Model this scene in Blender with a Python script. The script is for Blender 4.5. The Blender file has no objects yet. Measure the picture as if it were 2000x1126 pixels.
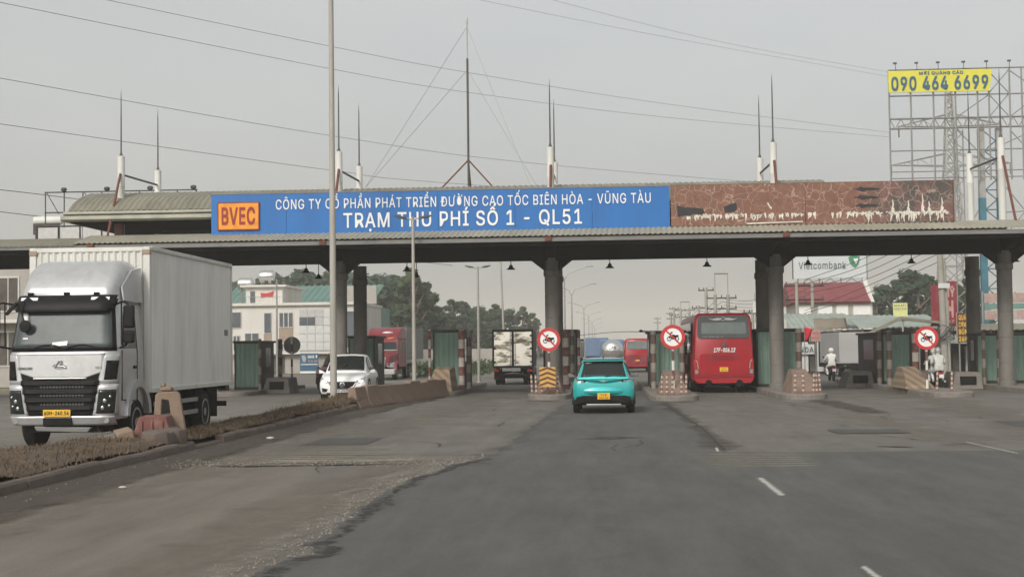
import bpy, bmesh, math, random
from mathutils import Vector, Matrix, noise
random.seed(7)
PI = math.pi
R = math.radians
scn = bpy.context.scene
COL = scn.collection

# ------------------------------------------------------------------ camera
cam_d = bpy.data.cameras.new('camera')
cam = bpy.data.objects.new('camera', cam_d)
COL.objects.link(cam)
cam_d.sensor_width = 36.0
cam_d.sensor_fit = 'HORIZONTAL'
cam_d.lens = 50.4
cam_d.clip_start = 0.1
cam_d.clip_end = 8000.0
cam.matrix_world = (Matrix.Translation((0, 0, 1.95)) @ Matrix.Rotation(R(3.64), 4, 'Z')
                    @ Matrix.Rotation(R(90 + 2.37), 4, 'X') @ Matrix.Rotation(R(-0.7), 4, 'Z'))
scn.camera = cam

# ------------------------------------------------------------------ sky, sun, exposure
SUN_EL, SUN_AZ = 36.0, 200.0      # azimuth clockwise from +Y (road direction): behind the camera, to the left
world = bpy.data.worlds.new('World')
scn.world = world
world.use_nodes = True
nt = world.node_tree
nt.nodes.clear()
w_out = nt.nodes.new('ShaderNodeOutputWorld')
w_bg = nt.nodes.new('ShaderNodeBackground')
sky = nt.nodes.new('ShaderNodeTexSky')
sky.sky_type = 'NISHITA'
sky.sun_disc = False
sky.sun_elevation = R(SUN_EL)
sky.sun_rotation = R(SUN_AZ)
sky.dust_density = 6.0
sky.air_density = 1.0
sky.ozone_density = 1.0
hs = nt.nodes.new('ShaderNodeHueSaturation')
hs.inputs['Saturation'].default_value = 0.25
veil = nt.nodes.new('ShaderNodeMixRGB')          # thin even cloud over the whole dome
veil.inputs[0].default_value = 0.3
veil.inputs[2].default_value = (6.4, 6.65, 6.65, 1)
nt.links.new(sky.outputs[0], hs.inputs['Color'])
nt.links.new(hs.outputs[0], veil.inputs[1])
w_tc = nt.nodes.new('ShaderNodeTexCoord'); w_mp = nt.nodes.new('ShaderNodeMapping'); w_mp.inputs['Scale'].default_value = (1, 1, 2.6)
w_n = nt.nodes.new('ShaderNodeTexNoise'); w_n.inputs['Scale'].default_value = 2.2; w_n.inputs['Detail'].default_value = 5; w_n.inputs['Roughness'].default_value = 0.55
w_r = nt.nodes.new('ShaderNodeValToRGB'); w_r.color_ramp.elements[0].position = 0.3; w_r.color_ramp.elements[0].color = (0.90, 0.915, 0.93, 1); w_r.color_ramp.elements[1].position = 0.72; w_r.color_ramp.elements[1].color = (1.09, 1.075, 1.045, 1)
w_m = nt.nodes.new('ShaderNodeMixRGB'); w_m.blend_type = 'MULTIPLY'; w_m.inputs[0].default_value = 1.0
nt.links.new(w_tc.outputs['Generated'], w_mp.inputs[0]); nt.links.new(w_mp.outputs[0], w_n.inputs['Vector']); nt.links.new(w_n.outputs[0], w_r.inputs[0])
nt.links.new(veil.outputs[0], w_m.inputs[1]); nt.links.new(w_r.outputs[0], w_m.inputs[2])     # soft unevenness of the cloud layer
nt.links.new(w_m.outputs[0], w_bg.inputs[0])
w_bg.inputs[1].default_value = 0.11
nt.links.new(w_bg.outputs[0], w_out.inputs[0])
sun_d = bpy.data.lights.new('sun', 'SUN')
sun_d.energy = 1.5
sun_d.angle = R(10)
sun_d.color = (1.0, 0.93, 0.83)
sun = bpy.data.objects.new('sun', sun_d)
COL.objects.link(sun)
sun.location = (-30, -40, 60)
_az = R(SUN_AZ)
_sd = Vector((math.sin(_az) * math.cos(R(SUN_EL)), math.cos(_az) * math.cos(R(SUN_EL)), math.sin(R(SUN_EL))))
sun.rotation_euler = _sd.to_track_quat('Z', 'Y').to_euler()

vs = scn.view_settings
vs.view_transform = 'Standard'
vs.look = 'None'
vs.exposure = 0.33
vs.gamma = 1.0
vs.use_curve_mapping = False
scn.cycles.use_denoising = True
scn.cycles.max_bounces = 8
scn.cycles.volume_bounces = 4
scn.cycles.transparent_max_bounces = 12

# ------------------------------------------------------------------ materials
def _new(name):
    m = bpy.data.materials.new(name)
    m.use_nodes = True
    t = m.node_tree
    b = t.nodes['Principled BSDF']
    return m, t, b

def _noise(t, scale, detail=4.0, rough=0.6, world_co=False, stretch=None):
    if world_co:
        g = t.nodes.new('ShaderNodeNewGeometry')
        src = g.outputs['Position']
    else:
        g = t.nodes.new('ShaderNodeTexCoord')
        src = g.outputs['Object']
    if stretch:
        mp = t.nodes.new('ShaderNodeMapping')
        mp.inputs['Scale'].default_value = stretch
        t.links.new(src, mp.inputs[0])
        src = mp.outputs[0]
    n = t.nodes.new('ShaderNodeTexNoise')
    n.inputs['Scale'].default_value = scale
    n.inputs['Detail'].default_value = detail
    n.inputs['Roughness'].default_value = rough
    t.links.new(src, n.inputs['Vector'])
    return n

def _ramp(t, src, stops):
    r = t.nodes.new('ShaderNodeValToRGB')
    e = r.color_ramp.elements
    while len(e) < len(stops):
        e.new(0.5)
    for i, (p, c) in enumerate(stops):
        e[i].position = p
        e[i].color = c if len(c) == 4 else (c[0], c[1], c[2], 1)
    t.links.new(src, r.inputs[0])
    return r

def _mix(t, fac, a, b, mode='MIX'):
    x = t.nodes.new('ShaderNodeMixRGB')
    x.blend_type = mode
    for i, s in enumerate((fac, a, b)):
        if isinstance(s, (int, float)):
            x.inputs[i].default_value = s
        elif isinstance(s, tuple):
            x.inputs[i].default_value = s if len(s) == 4 else (*s, 1)
        else:
            t.links.new(s, x.inputs[i])
    return x

def M(name, col, rough=0.6, metal=0.0, var=0.12, scale=3.0, dirt=None, damt=0.45, dscale=1.2, bump=0.0,
      bscale=40.0, coat=0.0, stretch=None, spec=0.5):
    """Painted / plain surface: base colour with fine variation and blotches of dirt."""
    m, t, b = _new(name)
    n = _noise(t, scale, 5, 0.65, stretch=stretch)
    lo = tuple(c * (1 - var) for c in col)
    hi = tuple(min(1, c * (1 + var)) for c in col)
    rp = _ramp(t, n.outputs[0], [(0.3, lo), (0.7, hi)])
    out = rp.outputs[0]
    if dirt:
        d = _noise(t, dscale, 6, 0.7, stretch=stretch)
        dr = _ramp(t, d.outputs[0], [(0.48, (0, 0, 0)), (0.75, (damt, damt, damt))])
        out = _mix(t, dr.outputs[0], out, dirt).outputs[0]
    t.links.new(out, b.inputs['Base Color'])
    b.inputs['Roughness'].default_value = rough
    b.inputs['Metallic'].default_value = metal
    b.inputs['Specular IOR Level'].default_value = spec
    if coat:
        b.inputs['Coat Weight'].default_value = coat
        b.inputs['Coat Roughness'].default_value = 0.08
    if bump:
        bn = _noise(t, bscale, 4, 0.7)
        bp = t.nodes.new('ShaderNodeBump')
        bp.inputs['Strength'].default_value = bump
        bp.inputs['Distance'].default_value = 0.02
        t.links.new(bn.outputs[0], bp.inputs['Height'])
        t.links.new(bp.outputs[0], b.inputs['Normal'])
    return m

def M_stripe(name, ca, cb, period, axis=2, diag=0.0, duty=0.5, wear=(0.28, 0.24, 0.2), offs=0.0, wamt=0.6):
    """Banded paint (posts, noses) with wear; bands run across the object axis."""
    m, t, b = _new(name)
    g = t.nodes.new('ShaderNodeTexCoord')
    s = t.nodes.new('ShaderNodeSeparateXYZ')
    t.links.new(g.outputs['Object'], s.inputs[0])
    v = s.outputs[axis]
    if diag:
        k = t.nodes.new('ShaderNodeMath'); k.operation = 'MULTIPLY_ADD'
        t.links.new(s.outputs[0], k.inputs[0]); k.inputs[1].default_value = diag
        t.links.new(v, k.inputs[2]); v = k.outputs[0]
    a = t.nodes.new('ShaderNodeMath'); a.operation = 'ADD'; a.inputs[1].default_value = offs
    t.links.new(v, a.inputs[0])
    d = t.nodes.new('ShaderNodeMath'); d.operation = 'DIVIDE'; d.inputs[1].default_value = period
    t.links.new(a.outputs[0], d.inputs[0])
    f = t.nodes.new('ShaderNodeMath'); f.operation = 'FRACT'
    t.links.new(d.outputs[0], f.inputs[0])
    c = t.nodes.new('ShaderNodeMath'); c.operation = 'GREATER_THAN'; c.inputs[1].default_value = duty
    t.links.new(f.outputs[0], c.inputs[0])
    mx = _mix(t, c.outputs[0], ca, cb)
    n = _noise(t, 7, 6, 0.75)
    wr = _ramp(t, n.outputs[0], [(0.45, (0, 0, 0)), (0.68, (wamt, wamt, wamt))])
    o = _mix(t, wr.outputs[0], mx.outputs[0], wear)
    t.links.new(o.outputs[0], b.inputs['Base Color'])
    b.inputs['Roughness'].default_value = 0.75
    return m

def M_emit(name, col, strength):
    m, t, b = _new(name)
    b.inputs['Base Color'].default_value = (*col, 1)
    b.inputs['Emission Color'].default_value = (*col, 1)
    b.inputs['Emission Strength'].default_value = strength
    return m

DUST = (0.27, 0.24, 0.2)
m = {}
m['silver'] = M('silver_paint', (0.50, 0.505, 0.51), 0.34, 0.45, 0.06, 5, (0.26, 0.24, 0.21), 0.45, 1.6, coat=0.35)
m['boxwhite'] = M('box_white', (0.58, 0.58, 0.54), 0.5, 0, 0.06, 2, (0.33, 0.30, 0.25), 0.6, 1.3, stretch=(1, 1, 0.25))
m['boxside'] = M('box_alloy', (0.74, 0.735, 0.70), 0.45, 0.05, 0.08, 1.2, (0.3, 0.28, 0.24), 0.5, 0.8, stretch=(1, 1, 0.2))
m['black'] = M('black_plastic', (0.010, 0.010, 0.011), 0.5, 0, 0.3, 8, (0.05, 0.045, 0.04), 0.2, spec=0.15)
m['matblack'] = M('matt_black', (0.010, 0.010, 0.010), 0.9, 0, 0.3, 6, (0.06, 0.053, 0.046), 0.25, spec=0.2)
m['rubber'] = M('rubber', (0.014, 0.0135, 0.013), 0.9, 0, 0.3, 9, (0.09, 0.08, 0.07), 0.35, spec=0.25)
m['glass'] = M('tinted_glass', (0.018, 0.022, 0.022), 0.08, 0, 0.2, 1, coat=0.0, spec=0.35)
m['screen'] = M('windscreen', (0.075, 0.09, 0.09), 0.12, 0, 0.35, 1.2, spec=0.45)
m['chrome'] = M('chrome', (0.75, 0.75, 0.75), 0.15, 1.0, 0.05)
m['lens'] = M('lamp_lens', (0.45, 0.46, 0.46), 0.1, 0.6, 0.15, 12)
m['yplate'] = M('yellow_plate', (0.72, 0.42, 0.03), 0.5, 0, 0.08, 10)
m['wplate'] = M('white_plate', (0.7, 0.7, 0.7), 0.5, 0, 0.05, 10)
m['teal'] = M('teal_paint', (0.015, 0.40, 0.39), 0.25, 0.3, 0.06, 3, (0.12, 0.28, 0.26), 0.3, 2.0, coat=0.9)
m['white'] = M('white_paint', (0.80, 0.80, 0.79), 0.3, 0, 0.04, 3, coat=0.5)
m['red'] = M('red_paint', (0.31, 0.005, 0.013), 0.4, 0, 0.10, 2, (0.16, 0.035, 0.035), 0.4, coat=0.12, spec=0.3)
m['maroon'] = M('maroon_paint', (0.19, 0.016, 0.028), 0.45, 0, 0.15, 2, DUST, 0.35, coat=0.1, spec=0.3)
m['taillight'] = M('tail_lamp', (0.32, 0.01, 0.01), 0.2, 0, 0.1, 9, coat=0.5)
m['tin_green'] = M('green_tin', (0.15, 0.245, 0.198), 0.65, 0, 0.18, 2.5, (0.15, 0.13, 0.1), 0.45, 1.3, stretch=(1, 1, 0.35))
m['darksteel'] = M('dark_steel', (0.035, 0.033, 0.03), 0.7, 0.1, 0.35, 3, (0.1, 0.07, 0.045), 0.5)
m['under'] = M('canopy_underside_shade', (0.006, 0.006, 0.006), 0.95, 0, 0.3, 1, (0.018, 0.016, 0.014), 0.5, spec=0.05)  # near-black base puts the deep shade under the roof into the colour
m['concrete'] = M('concrete', (0.20, 0.182, 0.16), 0.9, 0, 0.25, 2.0, (0.085, 0.07, 0.058), 0.75, 0.9, bump=0.25)
m['column'] = M('column_paint', (0.15, 0.14, 0.125), 0.8, 0, 0.2, 1.6, (0.065, 0.06, 0.055), 0.75, 0.7, stretch=(1, 1, 0.35), bump=0.15)
m['barrier'] = M('barrier_concrete', (0.23, 0.16, 0.122), 0.92, 0, 0.22, 2.4, (0.10, 0.082, 0.068), 0.7, 1.3, bump=0.3)
m['stubwhite'] = M('white_pipe', (0.6, 0.6, 0.57), 0.6, 0, 0.08, 3, (0.3, 0.27, 0.22), 0.4, 1.5, stretch=(1, 1, 0.4))
m['rod'] = M('lightning_rod', (0.09, 0.085, 0.08), 0.6, 0.3, 0.3)
m['rust'] = M('rust', (0.13, 0.045, 0.03), 0.85, 0, 0.35, 5)
m['galv'] = M('galvanised', (0.33, 0.33, 0.32), 0.5, 0.5, 0.15, 4, (0.2, 0.17, 0.13), 0.35)
m['fadedred'] = M('faded_pink_letter', (0.40, 0.22, 0.2), 0.8, 0, 0.2, 3)
m['boardgrey'] = M('grimy_board', (0.33, 0.31, 0.28), 0.8, 0, 0.2, 1.5, (0.15, 0.13, 0.11), 0.6, 1.2)
m['bankpanel'] = M('bank_panel', (0.50, 0.53, 0.54), 0.7, 0, 0.05, 0.5)
m['galvlight'] = M('galvanised_light', (0.42, 0.42, 0.41), 0.5, 0.3, 0.12, 4)
m['pole'] = M('lamp_pole', (0.36, 0.345, 0.31), 0.7, 0.1, 0.14, 3, (0.2, 0.15, 0.1), 0.5, 1.2, stretch=(1, 1, 0.15))
m['rooftin'] = M('roof_tin', (0.30, 0.285, 0.225), 0.65, 0.0, 0.16, 1.2, (0.14, 0.125, 0.09), 0.6, 0.6, stretch=(1, 0.4, 0.4))
m['rooftin2'] = M('roof_tin_old', (0.20, 0.19, 0.145), 0.7, 0.0, 0.2, 1.0, (0.09, 0.085, 0.06), 0.6, 0.7, stretch=(1, 0.4, 0.4))
m['eave'] = M('eave_paint', (0.36, 0.36, 0.30), 0.6, 0, 0.1, 2, (0.16, 0.17, 0.13), 0.6, 0.8)
m['fascia'] = M('fascia_steel', (0.16, 0.16, 0.155), 0.6, 0.1, 0.15, 2, (0.25, 0.23, 0.2), 0.4)
m['signblue'] = M('sign_blue', (0.006, 0.125, 0.39), 0.55, 0, 0.07, 0.8, (0.02, 0.075, 0.24), 0.5, 0.9, stretch=(1, 1, 0.15))
m['orange'] = M('sign_orange', (0.75, 0.28, 0.015), 0.6, 0, 0.1, 3, (0.4, 0.12, 0.01), 0.5, 2.5)
m['darkred'] = M('dark_red', (0.25, 0.02, 0.015), 0.6, 0, 0.15, 6)
m['signwhite'] = M('sign_white', (0.74, 0.75, 0.74), 0.6, 0, 0.05, 4, (0.45, 0.45, 0.42), 0.35, 2)
m['signred'] = M('sign_red', (0.45, 0.025, 0.025), 0.5, 0, 0.1, 5)
m['bbyellow'] = M('banner_yellow', (0.60, 0.56, 0.045), 0.6, 0, 0.06, 1.5, (0.4, 0.36, 0.05), 0.3)
m['bbnavy'] = M('banner_navy', (0.02, 0.09, 0.16), 0.6)
m['tealsteel'] = M('teal_steel', (0.035, 0.14, 0.19), 0.6, 0.1, 0.2, 2)
m['bldwhite'] = M('building_cream', (0.58, 0.56, 0.52), 0.9, 0, 0.07, 0.6, (0.36, 0.33, 0.28), 0.45, 0.35, stretch=(1, 1, 0.4))
m['bldgrey'] = M('building_grey', (0.36, 0.34, 0.31), 0.9, 0, 0.1, 0.7, (0.2, 0.18, 0.15), 0.5, 0.4)
m['window'] = M('window_glass', (0.10, 0.115, 0.125), 0.15, 0, 0.25, 0.8)
m['winframe'] = M('window_frame', (0.5, 0.5, 0.48), 0.6)
m['brownpanel'] = M('brown_panel', (0.30, 0.235, 0.18), 0.8, 0, 0.1)
m['roofgreen'] = M('green_sheet_roof', (0.10, 0.20, 0.175), 0.6, 0, 0.15, 0.7, (0.2, 0.22, 0.19), 0.4, 0.4)
m['palegreen'] = M('pale_green_tin', (0.29, 0.335, 0.30), 0.7, 0, 0.15, 0.7, (0.19, 0.17, 0.135), 0.5, 0.5)
m['roofred'] = M('red_tile_roof', (0.21, 0.055, 0.06), 0.8, 0, 0.15, 1.0)
m['tarp'] = M('tarp', (0.19, 0.165, 0.13), 0.85, 0, 0.2, 1.0)
m['shopdark'] = M('shop_shade', (0.07, 0.062, 0.055), 0.9, 0, 0.5, 0.8, (0.2, 0.17, 0.14), 0.5)
m['shopblue'] = M('shop_blue', (0.09, 0.17, 0.30), 0.8, 0, 0.25, 1.2)
m['shopwhite'] = M('shop_white', (0.52, 0.53, 0.52), 0.8, 0, 0.1, 1.2)
m['pink'] = M('pink_board', (0.42, 0.25, 0.22), 0.8, 0, 0.15, 3)
m['flagred'] = M('flag_red', (0.6, 0.02, 0.04), 0.8, 0, 0.1)
m['signyel'] = M('sign_yellow_text', (0.62, 0.36, 0.05), 0.7)
m['palegyel'] = M('pale_yellow_board', (0.60, 0.60, 0.27), 0.8, 0, 0.1, 2)
m['signblack'] = M('sign_dark_board', (0.05, 0.035, 0.02), 0.7)
m['polecon'] = M('concrete_pole', (0.30, 0.285, 0.25), 0.9, 0, 0.12, 1.0, (0.17, 0.15, 0.12), 0.5)
m['wire'] = M('cable', (0.045, 0.045, 0.047), 0.8)
m['bark'] = M('bark', (0.14, 0.115, 0.09), 0.95, 0, 0.25, 2)
m['skin'] = M('skin', (0.35, 0.2, 0.14), 0.7)
m['clothwhite'] = M('cloth_white', (0.72, 0.71, 0.67), 0.9, 0, 0.06, 6)
m['raincoat'] = M('grey_raincoat', (0.55, 0.56, 0.53), 0.5, 0, 0.25, 9)
m['trousers'] = M('dark_trousers', (0.05, 0.05, 0.055), 0.9)
m['tank'] = M('polished_tank', (0.62, 0.62, 0.6), 0.22, 0.85, 0.1, 1.2)
m['truckblue'] = M('truck_blue', (0.10, 0.16, 0.26), 0.6, 0, 0.1)
m['cream'] = M('cream_panel', (0.70, 0.66, 0.55), 0.6, 0, 0.08, 2)
m['door_reflection'] = M('door_reflection_dark', (0.10, 0.09, 0.065), 0.8, 0, 0.3, 4)
m['truckgrey'] = M('grey_trailer', (0.34, 0.335, 0.33), 0.6, 0, 0.08, 0.8, (0.25, 0.25, 0.27), 0.5, 0.6, stretch=(0.3, 1, 1))
m['redplastic'] = M('faded_red_plastic', (0.165, 0.068, 0.058), 0.85, 0, 0.2, 4, (0.3, 0.24, 0.2), 0.5, 2)
m['beigeblock'] = M('beige_block', (0.225, 0.165, 0.122), 0.9, 0, 0.18, 5, (0.22, 0.18, 0.14), 0.5, 2.5, bump=0.3)
m['tornwhite'] = M('torn_white_vinyl', (0.60, 0.57, 0.50), 0.8, 0, 0.2, 5)
m['torndark'] = M('torn_hole', (0.03, 0.032, 0.035), 0.9)
m['litter'] = M('litter', (0.42, 0.40, 0.36), 0.8)
m['stripe_rw'] = M_stripe('red_white_bands', (0.15, 0.035, 0.033), (0.50, 0.46, 0.41), 0.78, offs=0.0, wamt=0.75)
m['stripe_dull'] = M_stripe('dull_red_white_bands', (0.085, 0.045, 0.038), (0.24, 0.215, 0.185), 0.78, offs=0.3, wear=(0.13, 0.11, 0.09), wamt=0.85)
m['stripe_signpost'] = M_stripe('signpost_bands', (0.10, 0.05, 0.045), (0.62, 0.60, 0.55), 0.7, offs=0.2, wamt=0.3)
m['stripe_small'] = M_stripe('delineator_bands', (0.17, 0.085, 0.07), (0.50, 0.41, 0.34), 0.17, duty=0.6, wamt=0.5)
m['stripe_yb'] = M_stripe('yellow_black_diagonal', (0.30, 0.22, 0.12), (0.17, 0.125, 0.10), 0.34, diag=0.9, wear=(0.24, 0.18, 0.14), wamt=0.85)
m['headlamp_on'] = M_emit('lit_headlamp', (1.0, 0.97, 0.9), 1.6)

# ------------------------------------------------------------------ mesh builder
class MB:
    def __init__(s, org=(0, 0, 0)):
        s.v = []; s.f = []; s.o = org
    def add(s, vs, fs):
        n = len(s.v)
        s.v += [tuple(p) for p in vs]
        s.f += [tuple(n + i for i in f) for f in fs]
        return s
    def box(s, x0, x1, y0, y1, z0, z1):
        return s.add([(x0, y0, z0), (x1, y0, z0), (x1, y1, z0), (x0, y1, z0), (x0, y0, z1), (x1, y0, z1), (x1, y1, z1), (x0, y1, z1)],
                     [(0, 3, 2, 1), (4, 5, 6, 7), (0, 1, 5, 4), (1, 2, 6, 5), (2, 3, 7, 6), (3, 0, 4, 7)])
    def cbox(s, c, d):
        return s.box(c[0] - d[0] / 2, c[0] + d[0] / 2, c[1] - d[1] / 2, c[1] + d[1] / 2, c[2] - d[2] / 2, c[2] + d[2] / 2)
    def loft(s, rings, caps=True, closed=True):
        n = len(rings[0]); k = len(rings); vs = [p for r in rings for p in r]; fs = []
        for a in range(k - 1):
            for i in range(n if closed else n - 1):
                j = (i + 1) % n
                fs.append((a * n + i, a * n + j, (a + 1) * n + j, (a + 1) * n + i))
        if caps and closed:
            fs.append(tuple(range(n))[::-1]); fs.append(tuple((k - 1) * n + i for i in range(n)))
        return s.add(vs, fs)
    def tube(s, pts, r, n=6, r1=None):
        pts = [Vector(p) for p in pts]; k = len(pts); rings = []
        for i, p in enumerate(pts):
            d = (pts[min(i + 1, k - 1)] - pts[max(i - 1, 0)]).normalized()
            u = d.cross(Vector((0, 0, 1)))
            if u.length < 1e-3: u = Vector((1, 0, 0))
            u.normalize(); w = d.cross(u)
            rr = r if r1 is None else r + (r1 - r) * i / (k - 1)
            rings.append([p + (u * math.cos(2 * PI * q / n) + w * math.sin(2 * PI * q / n)) * rr for q in range(n)])
        return s.loft(rings)
    def bar(s, a, b, w):
        return s.tube([a, b], w * 0.7, 4)
    def lathe(s, prof, c=(0, 0, 0), axis='z', n=20):
        rings = []
        for r, h in prof:
            ring = []
            for q in range(n):
                a = 2 * PI * q / n; x, y = r * math.cos(a), r * math.sin(a)
                p = {'z': (x, y, h), 'x': (h, x, y), 'y': (x, h, y)}[axis]
                ring.append((p[0] + c[0], p[1] + c[1], p[2] + c[2]))
            rings.append(ring)
        return s.loft(rings)
    def prism(s, pts, axis, a, b):
        """extrude a 2D outline: axis y -> pts (x,z); axis x -> pts (y,z); axis z -> pts (x,y)"""
        def P(p, h): return {'y': (p[0], h, p[1]), 'x': (h, p[0], p[1]), 'z': (p[0], p[1], h)}[axis]
        return s.loft([[P(p, a) for p in pts], [P(p, b) for p in pts]])
    def grid(s, fn, nu, nv):
        vs = [fn(i / nu, j / nv) for i in range(nu + 1) for j in range(nv + 1)]
        fs = [(i * (nv + 1) + j, (i + 1) * (nv + 1) + j, (i + 1) * (nv + 1) + j + 1, i * (nv + 1) + j + 1) for i in range(nu) for j in range(nv)]
        return s.add(vs, fs)
    def ball(s, c, r, n=10, k=6):
        rx, ry, rz = (r, r, r) if isinstance(r, (int, float)) else r
        rings = []
        for i in range(1, k):
            t = PI * i / k
            rings.append([(c[0] + rx * math.sin(t) * math.cos(2 * PI * q / n), c[1] + ry * math.sin(t) * math.sin(2 * PI * q / n), c[2] + rz * math.cos(t)) for q in range(n)])
        return s.loft(rings)
    def build(s, name, mat, parent=None, bev=0, smooth=0.7, solid=0, sub=0):
        ox, oy, oz = s.o
        me = bpy.data.meshes.new(name)
        me.from_pydata([(x - ox, y - oy, z - oz) for x, y, z in s.v], [], s.f)
        bm = bmesh.new(); bm.from_mesh(me)
        bmesh.ops.recalc_face_normals(bm, faces=bm.faces)
        bm.to_mesh(me); bm.free()
        if smooth:
            me.shade_smooth(); me.set_sharp_from_angle(angle=smooth)
        me.materials.append(m[mat] if isinstance(mat, str) else mat)
        o = bpy.data.objects.new(name, me)
        COL.objects.link(o)
        if parent: o.parent = parent
        elif s.o != (0, 0, 0): o.location = s.o
        if solid:
            md = o.modifiers.new('solid', 'SOLIDIFY'); md.thickness = solid; md.offset = 0
        if bev:
            md = o.modifiers.new('bevel', 'BEVEL'); md.width = bev; md.segments = 2; md.limit_method = 'ANGLE'; md.angle_limit = 0.6
        if sub:
            md = o.modifiers.new('subsurf', 'SUBSURF'); md.levels = sub; md.render_levels = sub
        return o

def tag(o, label=None, cat=None, group=None, kind=None):
    if label: o['label'] = label
    if cat: o['category'] = cat
    if group: o['group'] = group
    if kind: o['kind'] = kind
    return o

def thing(name, label, cat, loc=(0, 0, 0), rz=0, group=None):
    o = bpy.data.objects.new(name, None)
    COL.objects.link(o)
    o.empty_display_size = 0.2
    o.location = loc
    o.rotation_euler = (0, 0, rz)
    return tag(o, label, cat, group)

def copy_tree(o, parent=None):
    c = o.copy(); COL.objects.link(c); c.parent = parent
    for ch in list(o.children): copy_tree(ch, c)
    return c

def dup(root, loc, rz=0, label=None):
    c = copy_tree(root); c.location = loc; c.rotation_euler = (0, 0, rz)
    if label: c['label'] = label
    return c

import os
try:
    FONT = bpy.data.fonts.load(os.path.join(bpy.utils.system_resource('DATAFILES'), 'fonts', 'Inter.woff2'))   # the face Blender ships with
except Exception:
    FONT = None
def text_mesh(body, bold=0.0, ext=0.0):
    cu = bpy.data.curves.new('lettering', 'FONT')
    if FONT: cu.font = FONT
    cu.body = body; cu.size = 1.0; cu.space_character = 1.1; cu.offset = bold; cu.extrude = ext; cu.resolution_u = 3
    ob = bpy.data.objects.new('lettering', cu)
    COL.objects.link(ob)
    dg = bpy.context.evaluated_depsgraph_get()
    me = bpy.data.meshes.new_from_object(ob.evaluated_get(dg))
    bpy.data.objects.remove(ob); bpy.data.curves.remove(cu)
    return me

_H = text_mesh('H')
_cap = max(v.co.y for v in _H.vertices) - min(v.co.y for v in _H.vertices)

def text(body, x0, x1, z0, cap, y, mat, parent, name='lettering', bold=0.012, ext=0.015, facing=-1, org=(0, 0, 0), slant=0.0):
    """Lettering in the XZ plane, facing -Y (or +Y); x0..x1 width fit, baseline z0, capital height cap."""
    me = text_mesh(body, 0.0, 0.0)
    if bold:      # heavier strokes: shifted copies, each a hair in front of the last
        src = bmesh.new(); src.from_mesh(me); dst = bmesh.new(); st = 0.0008 / (cap / _cap)
        for q, (ox, oz) in enumerate(((0, 0), (1, 0), (-1, 0), (0, 1), (0, -1), (.9, .9), (-.9, .9), (.9, -.9), (-.9, -.9))):
            tmp = me.copy()
            for v in tmp.vertices: v.co = (v.co.x + ox * bold, v.co.y + oz * bold, v.co.z + q * st)
            dst.from_mesh(tmp); bpy.data.meshes.remove(tmp)
        dst.to_mesh(me); dst.free(); src.free()
    xs = [v.co.x for v in me.vertices]
    a, b = min(xs), max(xs)
    sx = (x1 - x0) / (b - a); sz = cap / _cap
    for v in me.vertices:
        tx, tz, td = v.co.x, v.co.y, v.co.z
        if facing < 0: X = x0 + (tx - a) * sx
        else: X = x1 - (tx - a) * sx
        v.co = (X + slant * tz * sz - org[0], y + facing * (td * sz) - org[1], z0 + tz * sz - org[2])
    jit = random.Random(1); nv = []; nf = []      # glyph outlines overlap: give every face its own depth, a fraction of a millimetre apart
    for p in me.polygons:
        d = facing * jit.random() * 0.0007
        nf.append(tuple(range(len(nv), len(nv) + len(p.vertices))))
        nv += [(me.vertices[i].co.x, me.vertices[i].co.y + d, me.vertices[i].co.z) for i in p.vertices]
    bpy.data.meshes.remove(me); me = bpy.data.meshes.new(name); me.from_pydata(nv, [], nf)
    me.name = name
    me.materials.clear(); me.materials.append(m[mat] if isinstance(mat, str) else mat)
    o = bpy.data.objects.new(name, me)
    COL.objects.link(o)
    if parent: o.parent = parent
    return o

def wheel(parent, c, r, w, axis='x', rim='galv', n=24, side=1):
    """tyre with tread shoulder + rim with hub, as part > sub-part"""
    b = MB()
    h = w / 2
    b.lathe([(r * 0.62, -h * 0.9), (r * 0.9, -h), (r * 0.98, -h * 0.8), (r, -h * 0.3), (r, h * 0.3), (r * 0.98, h * 0.8), (r * 0.9, h), (r * 0.62, h * 0.9)], c, axis, n)
    t = b.build('wheel', 'rubber', parent)
    q = MB(); s = side
    prof = [(r * 0.63, s * h * 0.6), (r * 0.63, s * h * 0.97), (r * 0.56, s * h * 0.99), (r * 0.5, s * h * 0.55), (r * 0.25, s * h * 0.5), (r * 0.2, s * h * 0.9), (0.01, s * h * 0.92)]
    q.lathe(prof, c, axis, n)
    for k in range(8):
        a = 2 * PI * k / 8
        d = (0, math.cos(a) * r * 0.38, math.sin(a) * r * 0.38)
        q.cbox((c[0] + s * h * 0.58, c[1] + d[1], c[2] + d[2]), (0.03, r * 0.07, r * 0.07))
    q.build('rim', rim, t)
    return t

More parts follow.
